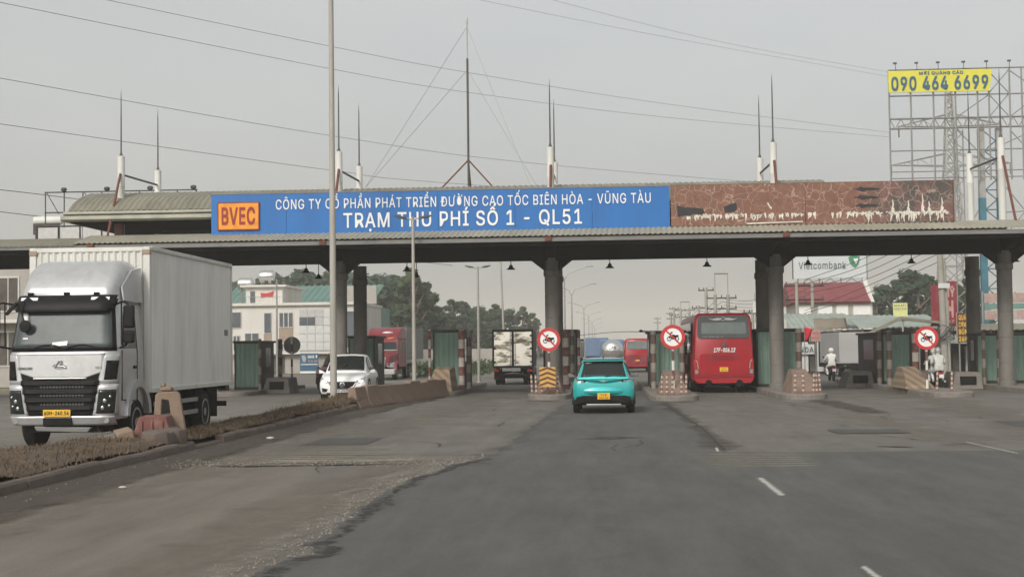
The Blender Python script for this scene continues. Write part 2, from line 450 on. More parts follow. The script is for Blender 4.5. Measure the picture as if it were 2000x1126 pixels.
# ================================================================== GROUND, ROADS
def M_ground(name, c1, c2, c3, s_big, streak=False, rough=0.9, bump=0.2, grit=0.14):
    mm, t, b = _new(name)
    n1 = _noise(t, s_big, 6, 0.65, True)
    r1 = _ramp(t, n1.outputs[0], [(0.35, c1), (0.68, c2)])
    n2 = _noise(t, s_big * 0.35, 4, 0.6, True, stretch=(1, 0.22, 1) if streak else None)
    r2 = _ramp(t, n2.outputs[0], [(0.42, (0, 0, 0)), (0.7, (0.8, 0.8, 0.8))])
    mx = _mix(t, r2.outputs[0], r1.outputs[0], c3)
    n3 = _noise(t, 34, 6, 0.85, True)
    r3 = _ramp(t, n3.outputs[0], [(0.3, (1 - 2 * grit,) * 3), (0.7, (1 + 2 * grit,) * 3)])
    mx2 = _mix(t, 1.0, mx.outputs[0], r3.outputs[0], 'MULTIPLY')
    n4 = _noise(t, 1.1, 5, 0.7, True, stretch=(1.6, 0.25, 1))
    r4 = _ramp(t, n4.outputs[0], [(0.3, (0.80,) * 3), (0.7, (1.17,) * 3)])
    mx3 = _mix(t, 1.0, mx2.outputs[0], r4.outputs[0], 'MULTIPLY')
    t.links.new(mx3.outputs[0], b.inputs['Base Color'])
    b.inputs['Roughness'].default_value = rough
    b.inputs['Specular IOR Level'].default_value = 0.25
    bn = _noise(t, 60, 4, 0.7, True)
    bp = t.nodes.new('ShaderNodeBump'); bp.inputs['Strength'].default_value = bump; bp.inputs['Distance'].default_value = 0.012
    t.links.new(bn.outputs[0], bp.inputs['Height']); t.links.new(bp.outputs[0], b.inputs['Normal'])
    return mm

def M_fade(name, c1, c2, scale=1.5, rough=0.95, hard=0.25, thr=0.75):
    """Dirt / worn paint sheet: opacity from the 'fade' attribute broken up by noise."""
    mm, t, b = _new(name)
    n = _noise(t, scale * 3, 5, 0.7, True)
    rp = _ramp(t, n.outputs[0], [(0.3, c1), (0.7, c2)])
    t.links.new(rp.outputs[0], b.inputs['Base Color'])
    b.inputs['Roughness'].default_value = rough
    b.inputs['Specular IOR Level'].default_value = 0.2
    a = t.nodes.new('ShaderNodeAttribute'); a.attribute_name = 'fade'
    n2 = _noise(t, scale, 7, 0.75, True)
    s = t.nodes.new('ShaderNodeMath'); s.operation = 'ADD'
    t.links.new(a.outputs['Fac'], s.inputs[0]); t.links.new(n2.outputs[0], s.inputs[1])
    mr = t.nodes.new('ShaderNodeMapRange')
    mr.inputs['From Min'].default_value = thr; mr.inputs['From Max'].default_value = thr + hard
    t.links.new(s.outputs[0], mr.inputs['Value'])
    t.links.new(mr.outputs[0], b.inputs['Alpha'])
    return mm

m['soil'] = M_ground('dusty_soil', (0.17, 0.14, 0.105), (0.26, 0.22, 0.17), (0.20, 0.18, 0.12), 0.12)
m['road_old'] = M_ground('old_asphalt', (0.125, 0.113, 0.098), (0.172, 0.157, 0.138), (0.15, 0.131, 0.11), 0.3, True)
m['road_left'] = M_ground('opposite_asphalt', (0.15, 0.14, 0.125), (0.19, 0.18, 0.16), (0.16, 0.15, 0.13), 0.3, True)
m['road_new'] = M_ground('fresh_asphalt', (0.086, 0.085, 0.079), (0.102, 0.1, 0.093), (0.096, 0.093, 0.085), 0.25, True, grit=0.10, bump=0.12)
m['road_apron'] = M_ground('apron_asphalt', (0.118, 0.112, 0.098), (0.165, 0.156, 0.138), (0.135, 0.126, 0.11), 0.35, True)
m['sand'] = M_fade('blown_sand', (0.165, 0.145, 0.12), (0.225, 0.2, 0.165), 1.2, thr=0.85, hard=0.75)
m['dirt'] = M_fade('dark_dirt', (0.07, 0.058, 0.047), (0.10, 0.085, 0.07), 1.1, thr=0.85, hard=0.8)
m['kerbdirt_shaded'] = M_fade('shaded_kerb_dirt', (0.05, 0.042, 0.035), (0.085, 0.072, 0.06), 1.4, thr=0.72, hard=0.5)  # dirt along the kerb, with the shadow beside it painted in darker
m['crackdirt'] = M_fade('broken_edge', (0.035, 0.033, 0.03), (0.06, 0.055, 0.05), 4.0, thr=0.95, hard=0.2)
m['gravel'] = M_fade('loose_gravel', (0.17, 0.155, 0.13), (0.30, 0.275, 0.235), 4.0, thr=0.98, hard=0.5)
m['paint'] = M_fade('worn_white_paint', (0.42, 0.41, 0.38), (0.55, 0.54, 0.5), 6.0, thr=0.75, hard=0.25)
m['rumble'] = M_fade('worn_yellow_paint', (0.27, 0.24, 0.17), (0.38, 0.35, 0.27), 3.0, thr=0.92, hard=0.4)

b = MB(); b.add([(-2500, -300, -0.03), (2500, -300, -0.03), (2500, 2600, -0.03), (-2500, 2600, -0.03)], [(0, 1, 2, 3)])
ground = tag(b.build('ground', 'soil', smooth=0), kind='structure')
b = MB()
def road_strip(bb, rows, z):
    n = len(rows)
    vs = []
    for y, xa, xb in rows: vs += [(xa, y, z), (xb, y, z)]
    bb.add(vs, [(2 * i, 2 * i + 1, 2 * i + 3, 2 * i + 2) for i in range(n - 1)])
road_strip(b, [(-40, -8.3, 24), (95, -8.3, 24), (130, -4, 12), (2550, -4, 12)], 0)
road = tag(b.build('road', 'road_old', smooth=0), kind='structure')
b = MB(); road_strip(b, [(-40, -30, -8.3), (95, -30, -8.3), (130, -19, -5), (2550, -17, -5)], 0.002)
tag(b.build('opposite_road', 'road_left', smooth=0), kind='structure')
# lighter toll apron beyond the seam, fresh asphalt in front of it with a ragged edge on the left
b = MB(); road_strip(b, [(26.25, -2.2, 24), (26.6, -8.25, 24), (95, -8.25, 24)], 0.004)
b.build('apron', 'road_apron', road, smooth=0)
b = MB(); rows = []
y = -40.0
while y < 26.3:
    base = -3.0 if y < 21 else -3.0 + (y - 21) * 0.17
    w = noise.noise(Vector((y * 0.9, 3.1, 0))) * 0.28 + noise.noise(Vector((y * 3.1, 1.1, 0))) * 0.11 + noise.noise(Vector((y * 9, 7.1, 0))) * 0.05
    rows.append((y, base + w, 24.0)); y += 0.08 if y > 8 else 0.5
EDGE = [(r[0], r[1]) for r in rows]
road_strip(b, rows, 0.012)
b.build('fresh_asphalt', 'road_new', road, smooth=0)
b = MB(); rows = []
y = 26.25
while y < 60:
    rows.append((y, -2.05 + (y - 26.3) * 0.028 + noise.noise(Vector((y * 0.8, 9, 0))) * 0.2 + noise.noise(Vector((y * 4, 2, 0))) * 0.06, 2.2 + noise.noise(Vector((y * 1.3, 5, 0))) * 0.07)); y += 0.12
road_strip(b, rows, 0.010)
b.build('fresh_lane', 'road_new', road, smooth=0)

def strip(path, w, z, mat, name, parent=road, seg=0.35, across=6, endfade=1.0, jit=0.0, amp=1.0):
    """soft-edged sheet along a path; attribute fade runs 0..1..0 across"""
    z = 0.0125 + z * 0.12
    pts = [Vector((p[0], p[1], 0)) for p in path]
    P = []
    for a, c in zip(pts[:-1], pts[1:]):
        k = max(1, int((c - a).length / seg))
        P += [a.lerp(c, i / k) for i in range(k)]
    P.append(pts[-1])
    vs, fd, fs = [], [], []
    for i, p in enumerate(P):
        d = (P[min(i + 1, len(P) - 1)] - P[max(0, i - 1)]).normalized()
        nrm = Vector((d.y, -d.x, 0))
        ww = w * (1 + jit * noise.noise(p * 0.7))
        e = min(1, i * seg / endfade + 0.02, (len(P) - 1 - i) * seg / endfade + 0.02) if endfade else 1
        for j in range(across + 1):
            u = j / across
            q = p + nrm * (u - 0.5) * ww
            vs.append((q.x, q.y, z)); fd.append((math.sin(PI * u) ** 0.8 if across > 3 else 1 - abs(2 * u - 1)) * e * amp)
    n = across + 1
    for i in range(len(P) - 1):
        for j in range(across):
            fs.append((i * n + j, i * n + j + 1, (i + 1) * n + j + 1, (i + 1) * n + j))
    bb = MB(); bb.add(vs, fs)
    o = bb.build(name, mat, parent, smooth=0)
    at = o.data.attributes.new('fade', 'FLOAT', 'POINT')
    at.data.foreach_set('value', fd)
    return o

strip([(x - 0.38 + 0.2 * noise.noise(Vector((y * 0.7, 4, 2))), y) for y, x in EDGE if y > 6][::6], 0.75, 0.0155, 'gravel', 'gravel_trail', jit=1.2, amp=0.72)
strip([(x - 0.95, y) for y, x in EDGE if y > 6][::6], 1.5, 0.0175, 'sand', 'sand_drift', jit=0.8, amp=0.7)
strip([(-7.75, 8), (-7.8, 20), (-7.75, 30), (-7.7, 45), (-7.0, 58)], 1.9, 0.0075, 'kerbdirt_shaded', 'dirt_drift', jit=0.35)
strip([(-6.7, 8), (-6.8, 20), (-6.6, 30), (-6.8, 44)], 1.9, 0.0095, 'sand', 'sand_drift', jit=0.9, amp=0.6)
strip([(-5.6, 26), (-5.2, 36), (-4.8, 48), (-4.4, 58)], 3.2, 0.0115, 'sand', 'sand_drift', jit=0.8, amp=0.6)
strip([(-2.4, 22), (-2.0, 28), (-1.5, 44)], 1.0, 0.0135, 'dirt', 'dirt_drift', jit=1.2, amp=0.45)
strip([(2.2, 26), (2.25, 36), (2.0, 50)], 0.7, 0.0165, 'dirt', 'dirt_drift', jit=1.5, amp=0.7)
strip([(2.2, 26.4), (2.28, 34), (1.95, 49)], 0.10, 0.0205, 'crackdirt', 'crack', seg=0.15, across=2)
strip([(7.0, 27), (6.9, 36), (6.4, 50)], 1.9, 0.0085, 'sand', 'sand_drift', jit=0.9, amp=0.7)
strip([(7.6, 40), (7.4, 51)], 1.2, 0.0185, 'dirt', 'dirt_drift', jit=0.9)
strip([(9.3, 28), (11.2, 48), (12, 60)], 3.4, 0.0085, 'sand', 'sand_drift', jit=0.9, amp=0.65)
strip([(12.5, 36), (16, 44)], 2.0, 0.0085, 'dirt', 'dirt_drift', jit=0.9)
strip([(14, 30), (18, 50)], 2.5, 0.0095, 'sand', 'sand_drift', jit=0.9)
strip([(2.2, 49.3), (2.8, 51.5)], 2.6, 0.019, 'dirt', 'dirt_drift', jit=0.5)
strip([(-2.6, 51.2), (-1.8, 53)], 2.4, 0.019, 'dirt', 'dirt_drift', jit=0.5)
strip([(-7.4, 24.1), (-6, 24.0), (-4.6, 24.15), (-3.6, 24.2), (-2.6, 24.2)], 0.35, 0.0225, 'crackdirt', 'crack', seg=0.1, across=3, jit=1.5)
strip([(-4.3, 24.5), (-3.2, 24.6)], 0.8, 0.0235, 'crackdirt', 'pothole', seg=0.1, across=4, jit=1.0)
strip([(-6.5, 24.9), (-2.5, 25.1)], 0.9, 0.0135, 'gravel', 'gravel_trail', seg=0.2, jit=0.5)
strip([(4.4, 27.3), (5.2, 27.5), (6.4, 27.0)], 0.35, 0.0225, 'crackdirt', 'pothole', seg=0.1, across=3, jit=1.6)
strip([(3.3, 29.8), (4.5, 30.2)], 0.6, 0.021, 'crackdirt', 'pothole', seg=0.1, across=3, jit=1.2)
strip([(-1.0, 30.4), (1.2, 30.9)], 1.1, 0.0215, 'dirt', 'dirt_drift', seg=0.2, jit=1.0)
strip([(-2.2, 26.28), (0, 26.3), (3, 26.3), (8, 26.25), (14, 26.3)], 0.12, 0.0195, 'sand', 'seam', seg=0.2, across=2)
for k in range(7):      # rumble lines across the lane, worn almost away
    yy = 23.3 + k * 0.42
    strip([(0.6, yy), (4.6, yy)], 0.2, 0.0255, 'rumble', 'rumble_line', seg=0.2, across=2, endfade=1.6)
for k in range(6):
    yy = 24.7 + k * 0.45
    strip([(-7.2, yy), (-2.4, yy)], 0.2, 0.0265, 'rumble', 'rumble_line', seg=0.2, across=2, endfade=1.6)
for k in range(4):
    yy = 38.0 + k * 0.6
    strip([(-6.6, yy), (-2.4, yy)], 0.22, 0.0265, 'rumble', 'rumble_line', seg=0.2, across=2, endfade=1.6)
m['paint2'] = M_fade('white_paint_lane', (0.34, 0.33, 0.305), (0.46, 0.45, 0.42), 7.0, thr=0.92, hard=0.5)
for (xa, ya, xb, yb, w) in ((2.22, 12.85, 2.26, 11.2, 0.17), (2.24, 21.3, 2.26, 18.6, 0.26), (2.05, 26.4, 2.1, 27.6, 0.16),
                            (2.2, 6.0, 2.2, 4.0, 0.15), (7.15, 25.4, 7.0, 28.6, 0.15)):
    strip([(xa, ya), (xb, yb)], w, 0.0285, 'paint2', 'lane_dash', seg=0.15, across=2, endfade=0.1)

# wheel tracks polished darker, cracks, oil drips and a few patches
m['track'] = M_fade('wheel_track', (0.080, 0.079, 0.074), (0.092, 0.09, 0.084), 0.35, thr=0.75, hard=1.6, rough=0.8)
m['oil'] = M_fade('oil_stain', (0.055, 0.054, 0.052), (0.07, 0.068, 0.065), 1.6, thr=0.9, hard=1.2, rough=0.75)
strip([(-0.1, 5), (0.05, 14), (-0.1, 26), (-0.05, 40)], 0.9, 0.0345, 'oil', 'oil_stain', seg=0.5, jit=1.5, amp=0.42)
strip([(4.3, 6), (4.35, 16), (4.3, 26), (4.4, 52)], 0.9, 0.0345, 'oil', 'oil_stain', seg=0.5, jit=1.5, amp=0.42)
rc = random.Random(31)
for k in range(26):
    x, y = rc.uniform(-7, 12), rc.uniform(19, 46)
    if x > -2.5 and y < 26: continue
    P_ = [(x, y)]; a = rc.choice((0.1, 1.5, 1.6, 0.9)) + rc.uniform(-0.3, 0.3)
    for q in range(rc.randint(4, 9)):
        a += rc.uniform(-0.5, 0.5); P_.append((P_[-1][0] + math.cos(a) * 0.35, P_[-1][1] + math.sin(a) * 0.5))
    strip(P_, rc.uniform(0.04, 0.08), 0.0365, 'crackdirt', 'crack', seg=0.1, across=2, endfade=0.4)
m['patch'] = M_ground('tar_patch', (0.07, 0.068, 0.064), (0.09, 0.087, 0.08), (0.08, 0.076, 0.07), 0.8)
for (x0, x1, y0, y1) in ((-6.2, -4.9, 29.2, 31.4), (5.0, 6.6, 31.5, 33.0), (9.5, 11.2, 33.5, 36.0)):
    bb = MB(); n_ = 10; pts = []
    for (xa, ya, xb, yb) in ((x0, y0, x1, y0), (x1, y0, x1, y1), (x1, y1, x0, y1), (x0, y1, x0, y0)):
        for q in range(n_): pts.append((xa + (xb - xa) * q / n_ + rc.uniform(-0.04, 0.04), ya + (yb - ya) * q / n_ + rc.uniform(-0.06, 0.06), 0.0172))
    bb.add(pts, [tuple(range(len(pts)))]); bb.build('tar_patch', 'patch', road, smooth=0)

# crumbled stones along the broken asphalt edge and the kerb foot
rs_ = random.Random(77); bb = MB()
def stone(x, y, r):
    n_ = 5; a0 = rs_.random() * 6; z0 = 0.012
    ring = [(x + math.cos(a0 + q * 1.257) * r * rs_.uniform(0.7, 1.2), y + math.sin(a0 + q * 1.257) * r * rs_.uniform(0.7, 1.2), z0) for q in range(n_)]
    top = (x + rs_.uniform(-0.3, 0.3) * r, y, z0 + r * rs_.uniform(0.5, 0.9))
    bb.add(ring + [top], [(q, (q + 1) % n_, n_) for q in range(n_)])
for y_, x_ in EDGE:
    if y_ < 7.5: continue
    dens = 2 + 7 * max(0, noise.noise(Vector((y_ * 0.6, 0, 3))) + 0.25)
    for q in range(int(dens)):
        stone(x_ - abs(rs_.gauss(0, 0.22)) + 0.03, y_ + rs_.uniform(-0.04, 0.04), rs_.uniform(0.006, 0.022) * (1.8 if rs_.random() < 0.05 else 1))
for q in range(350):
    y_ = rs_.uniform(10, 46); stone(-8.15 + abs(rs_.gauss(0, 0.3)), y_, rs_.uniform(0.006, 0.02))
for q in range(500):
    stone(rs_.uniform(-7.5, -2.6), rs_.gauss(24.6, 0.5), rs_.uniform(0.008, 0.025))
m['stones'] = M('loose_stones', (0.185, 0.165, 0.14), 0.9, 0, 0.35, 30)
tag(bb.build('loose_stones', 'stones', road, smooth=0), kind='stuff')
strip([(x + 0.16, y) for y, x in EDGE if y > 6][::4], 0.5, 0.021, 'crackdirt', 'broken_edge', jit=1.4, amp=0.55, seg=0.15)

# ------------------------------------------------------------------ median: earth mound with kerb stones, dry grass
def med_right(y): return -8.2 - 0.12 * math.sin(y * 0.13) + (0 if y < 40 else (y - 40) * 0.03)
def med_left(y): return -9.62 if y > 30 else -9.62 - min(1.7, (30 - y) * 0.34)
def med_h(x, y):
    a, c = med_left(y), med_right(y) - 0.24
    u = (x - a) / (c - a)
    edge = min(1, u * (c - a) / 0.7)
    h = (0.05 + 0.24 * max(0, edge)) if u < 0.999 else 0.22
    h += 0.07 * noise.noise(Vector((x * 1.1, y * 0.8, 0))) + 0.04 * noise.noise(Vector((x * 3.1, y * 3, 4)))
    if y > 45: h += 0.10 * min(1, (y - 45) / 2)
    return max(h, 0.02)
b = MB()
b.grid(lambda u, v: (lambda y, x: (x, y, med_h(x, y)))(8 + 42.5 * u, med_left(8 + 42.5 * u) + (med_right(8 + 42.5 * u) - 0.2 - med_left(8 + 42.5 * u)) * v), 150, 12)
m['medsoil'] = M('median_soil', (0.085, 0.06, 0.042), 0.95, 0, 0.35, 2.5, (0.12, 0.092, 0.068), 0.6, 0.8, bump=0.5, bscale=20)
median = tag(b.build('median', 'medsoil'), kind='structure')
m['kerb'] = M('kerb_concrete', (0.115, 0.092, 0.076), 0.9, 0, 0.2, 3, (0.10, 0.07, 0.055), 0.7, 1.0, bump=0.3)
stone = None
y = 8.2; k = 0
while y < 45.5:
    x = med_right(y + 0.5)
    ang = math.atan2(med_right(y + 1) - med_right(y), 1)
    if stone is None:
        bb = MB(); bb.prism([(-0.22, -0.02), (0.0, -0.02), (-0.03, 0.14), (-0.07, 0.18), (-0.22, 0.18)], 'y', -0.492, 0.492)
        stone = bb.build('kerb_stone', 'kerb', median, bev=0.008); s_ = stone
    else:
        s_ = stone.copy(); COL.objects.link(s_); s_.parent = median
    s_.location = (x + random.uniform(-0.02, 0.02), y + 0.5, random.uniform(-0.025, 0.0) - (0.08 if 27.5 < y < 30 else 0))
    s_.rotation_euler = (random.uniform(-0.02, 0.02), random.uniform(-0.05, 0.05), -ang + random.uniform(-0.02, 0.02))
    y += 1.0
b = MB(); rnd = random.Random(3)
for i in range(34000):
    yy = 9 + 41 * rnd.random() ** 1.0
    a, c = med_left(yy) - 0.3, med_right(yy) - 0.08
    xx = a + (c - a) * rnd.random()
    if noise.noise(Vector((xx * 0.9, yy * 0.6, 5))) + rnd.random() * 0.7 < 0.12: continue
    z0 = med_h(max(min(xx, c), med_left(yy)), yy) - 0.02 if xx > med_left(yy) else 0.0
    h = rnd.uniform(0.045, 0.125) * (1.3 if noise.noise(Vector((xx * 0.5, yy * 0.5, 9))) > 0.1 else 0.8)
    if rnd.random() < 0.02: h *= 2.2
    an = rnd.random() * PI; w = rnd.uniform(0.006, 0.014); lx, ly = rnd.gauss(0, 0.5) * h, rnd.gauss(0, 0.5) * h
    dx, dy = math.cos(an) * w, math.sin(an) * w
    b.add([(xx - dx, yy - dy, z0), (xx + dx, yy + dy, z0), (xx + lx * 0.4 + dx * 0.6, yy + ly * 0.4 + dy * 0.6, z0 + h * 0.6), (xx + lx, yy + ly, z0 + h), (xx + lx * 0.4 - dx * 0.6, yy + ly * 0.4 - dy * 0.6, z0 + h * 0.6)],
          [(0, 1, 2, 4), (4, 2, 3)])
def M_leaf(name, c1, c2, scale=2.0, rough=0.8, world_co=True, trans=0.0):
    mm, t, bs = _new(name)
    n = _noise(t, scale, 3, 0.7, world_co)
    rp = _ramp(t, n.outputs[0], [(0.3, c1), (0.7, c2)])
    t.links.new(rp.outputs[0], bs.inputs['Base Color'])
    bs.inputs['Roughness'].default_value = rough
    bs.inputs['Specular IOR Level'].default_value = 0.25
    return mm
m['drygrass'] = M_leaf('dry_grass', (0.065, 0.046, 0.028), (0.165, 0.12, 0.074), 3.0)
tag(b.build('dry_grass', 'drygrass', smooth=0), 'low dry brown grass growing over the road median', 'grass', kind='stuff')

# ================================================================== TOLL CANOPY
CX_ = [-29.4, -20.2, -10.93, -2.1, 7.03, 16.18]
ORG = (-6.5, 61.5, 0)
canopy = thing('toll_canopy', 'long corrugated toll station canopy on round columns spanning the road', 'canopy', ORG)

def corr(bb, x0, x1, prof, period=0.21, amp=0.03):
    n = int((x1 - x0) / (period / 4)); rows = len(prof); pat = (0, 1, 1, 0)
    nr = []
    for j in range(rows):
        a = prof[max(0, j - 1)]; c = prof[min(rows - 1, j + 1)]
        d = Vector((0, c[0] - a[0], c[1] - a[1])).normalized(); nr.append((-d.z, d.y))
    vs = []
    for i in range(n + 1):
        x = x0 + (x1 - x0) * i / n; q = pat[i % 4] * amp
        for j in range(rows):
            vs.append((x, prof[j][0] + nr[j][0] * q, prof[j][1] + nr[j][1] * q))
    bb.add(vs, [(i * rows + j, (i + 1) * rows + j, (i + 1) * rows + j + 1, i * rows + j + 1) for i in range(n) for j in range(rows - 1)])

b = MB(ORG); corr(b, -20.95, 17.3, [(55.36, 6.27), (57.3, 6.70), (61.5, 7.0), (67.5, 6.5)])
b.build('roof_sheet', 'rooftin', canopy, smooth=0, solid=0.02)
b = MB(ORG); corr(b, -31.5, -20.85, [(55.40, 6.18), (57.3, 6.61), (61.5, 6.90), (67.5, 6.4)])
b.build('roof_sheet', 'rooftin2', canopy, smooth=0, solid=0.02)
b = MB(ORG); b.box(-31.4, 17.2, 55.44, 55.52, 6.09, 6.22); b.box(-31.4, 17.2, 55.40, 55.50, 6.05, 6.10)
b.build('fascia', 'fascia', canopy, bev=0.01)
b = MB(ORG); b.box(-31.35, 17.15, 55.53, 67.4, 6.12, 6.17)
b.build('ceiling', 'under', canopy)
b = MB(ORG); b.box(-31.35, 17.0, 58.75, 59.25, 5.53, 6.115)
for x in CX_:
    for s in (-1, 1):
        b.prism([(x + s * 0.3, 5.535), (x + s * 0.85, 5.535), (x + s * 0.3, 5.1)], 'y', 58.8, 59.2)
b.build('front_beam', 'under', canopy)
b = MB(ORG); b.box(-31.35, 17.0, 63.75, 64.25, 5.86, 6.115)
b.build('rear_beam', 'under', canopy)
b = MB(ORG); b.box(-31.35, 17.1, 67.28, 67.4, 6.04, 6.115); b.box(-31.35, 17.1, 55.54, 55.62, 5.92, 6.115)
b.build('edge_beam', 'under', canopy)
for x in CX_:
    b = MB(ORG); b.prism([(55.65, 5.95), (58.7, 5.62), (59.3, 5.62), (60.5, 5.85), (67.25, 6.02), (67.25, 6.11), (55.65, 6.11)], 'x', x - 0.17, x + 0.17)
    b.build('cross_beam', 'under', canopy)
def column_prof(zt):
    pr = [(0.36, 0.1), (0.36, 0.35), (0.305, 0.37)]
    z = 1.1
    while z < zt - 0.9:
        pr += [(0.30, z - 0.02), (0.288, z - 0.012), (0.288, z + 0.012), (0.30, z + 0.02)]; z += 1.02
    pr += [(0.30, zt - 0.75), (0.345, zt - 0.72), (0.345, zt - 0.5), (0.30, zt - 0.46), (0.30, zt + 0.1)]
    return pr
for x in CX_:
    for yy, zb in ((59.0, 10.2), (64.0, 10.22)):
        b = MB(ORG); b.lathe(column_prof(5.6), (x, yy, 0), 'z', 28)
        cobj = b.build('column', 'column', canopy)
        b = MB(ORG); b.lathe([(0.15, 6.2), (0.15, 8.9), (0.157, 8.92), (0.157, 8.98), (0.15, 9.0), (0.15, zb), (0.11, zb + 0.02)], (x, yy, 0), 'z', 16)
        st = b.build('white_stub', 'stubwhite', canopy)
        b = MB(ORG); b.lathe([(0.09, zb), (0.035, zb + 0.18), (0.03, zb + 1.4), (0.022, zb + 2.4), (0.02, zb + 2.45), (0.004, zb + 2.85)], (x, yy, 0), 'z', 8)
        b.build('lightning_rod', 'rod', canopy)
    b = MB(ORG); b.tube([(x + 0.02, 58.85, 9.45), (x + 0.02, 57.28, 6.72)], 0.055, 6); b.build('brace', 'rust', canopy)
    b = MB(ORG); b.tube([(x, 59.15, 9.45), (x, 63.85, 9.55)], 0.045, 6); b.build('tie', 'rod', canopy)
    b = MB(ORG); b.box(x - 0.12, x + 0.12, 55.3, 55.4, 6.06, 6.24); b.build('gutter_outlet', 'rust', canopy, bev=0.01)
# raised roof behind the sign
arc = [(57.7, 7.78), (58.2, 8.12), (59.0, 8.46), (60.2, 8.76), (61.5, 8.86), (62.8, 8.76), (64.0, 8.46), (65.3, 7.78)]
b = MB(ORG); corr(b, -22.0, 9.2, arc, 0.24, 0.03); b.build('raised_roof_sheet', 'rooftin2', canopy, smooth=0, solid=0.02)
b = MB(ORG); b.prism([(57.55, 7.66), (57.75, 7.60), (65.3, 7.60), (65.4, 7.66), (65.4, 7.76), (57.55, 7.76)], 'x', -22.15, 9.25); b.build('eave', 'eave', canopy, bev=0.015)
b = MB(ORG); b.prism([(57.62, 7.44), (57.8, 7.38), (65.2, 7.38), (65.2, 7.595), (57.62, 7.595)], 'x', -22.3, 9.2); b.build('eave', 'eave', canopy, bev=0.015)
b = MB(ORG); b.prism([(a, c - 0.04) for a, c in arc] + [(65.3, 7.765), (57.7, 7.765)], 'x', -21.96, -21.86); b.build('gable', 'eave', canopy)
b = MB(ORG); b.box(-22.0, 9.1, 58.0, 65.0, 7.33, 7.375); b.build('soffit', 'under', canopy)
for x in (-20.2, -15.6, -10.93, -6.5, -2.1, 2.4, 7.03):
    b = MB(ORG); b.box(x - 0.16, x + 0.16, 58.6, 58.9, 6.4, 7.33); b.build('short_post', 'rust', canopy)
b = MB(ORG); b.box(-19.6, 9.0, 62.5, 62.7, 6.6, 7.33); b.build('clerestory', 'darksteel', canopy)

# mast with guy wires on the roof
mast = thing('radio_mast', 'tall thin dark radio mast with guy wires on the canopy roof', 'mast', (-5.78, 62.0, 8.82))
b = MB(mast.location[:]); b.lathe([(0.05, 8.82), (0.05, 14.5), (0.045, 14.6)], (-5.78, 62.0, 0), 'z', 8); b.build('lower_pole', 'rod', mast)
b = MB(mast.location[:]); b.lathe([(0.03, 14.55), (0.028, 16.1), (0.05, 16.15), (0.05, 16.3), (0.01, 16.45)], (-5.78, 62.0, 0), 'z', 8); b.build('upper_pole', 'galvlight', mast)
for e in ((-6.9, 61.3, 8.85), (-4.65, 61.3, 8.85), (-5.78, 63.2, 8.75)):
    b = MB(mast.location[:]); b.bar((-5.78, 62, 10.15), e, 0.05); b.build('stay', 'rust', mast)
for e, zt in (((-10.6, 63.6, 9.2), 16.0), ((-10.6, 63.6, 9.2), 14.1), ((-3.0, 60.3, 8.8), 16.0), ((-2.75, 60.3, 8.8), 14.1)):
    b = MB(mast.location[:]); b.tube([(-5.78, 62, zt), e], 0.0105, 4); b.build('guy_wire', 'galv', mast)

# blue name board
SO = (-6.55, 57.0, 6.6)
board = thing('name_board', 'long blue station name board with white lettering on the canopy', 'signboard', SO)
for k in range(6):
    xa = -15.8 + k * 18.49 / 6
    b = MB(SO); b.box(xa + 0.003, xa + 18.49 / 6 - 0.003, 57.0, 57.1, 6.6, 8.28); b.build('panel', 'signblue', board, bev=0.006)
b = MB(SO); b.box(-15.84, 2.71, 56.985, 57.115, 6.55, 6.598); b.box(-15.84, 2.71, 56.985, 57.115, 8.282, 8.33); b.build('frame', 'fascia', board)
for k in range(7):
    b = MB(SO); b.box(-15.5 + k * 3 - 0.04, -15.5 + k * 3 + 0.04, 57.12, 57.25, 6.6, 8.25); b.build('back_post', 'darksteel', board)
text('CÔNG TY CỔ PHẦN PHÁT TRIỂN ĐƯỜNG CAO TỐC BIÊN HÒA - VŨNG TÀU', -13.14, 1.94, 7.64, 0.39, 56.975, 'signwhite', board, 'company_lettering', 0.006, 0.02, org=SO)
text('TRẠM THU PHÍ SỐ 1 - QL51', -10.39, -0.80, 6.86, 0.57, 56.97, 'signwhite', board, 'station_lettering', 0.011, 0.025, org=SO)
b = MB(SO); b.box(-15.49, -13.84, 56.93, 56.995, 6.86, 7.93); pl = b.build('logo_plate', 'orange', board, bev=0.02)
b = MB(SO)
for (xa, xb, za, zb) in ((-15.52, -13.81, 6.83, 6.86), (-15.52, -13.81, 7.93, 7.96), (-15.52, -15.49, 6.86, 7.93), (-13.84, -13.81, 6.86, 7.93)): b.box(xa, xb, 56.92, 56.99, za, zb)
b.build('plate_rim', 'darkred', pl)
text('BVEC', -15.35, -13.98, 7.07, 0.66, 56.92, 'darkred', pl, 'logo_lettering', 0.022, 0.01, org=SO)

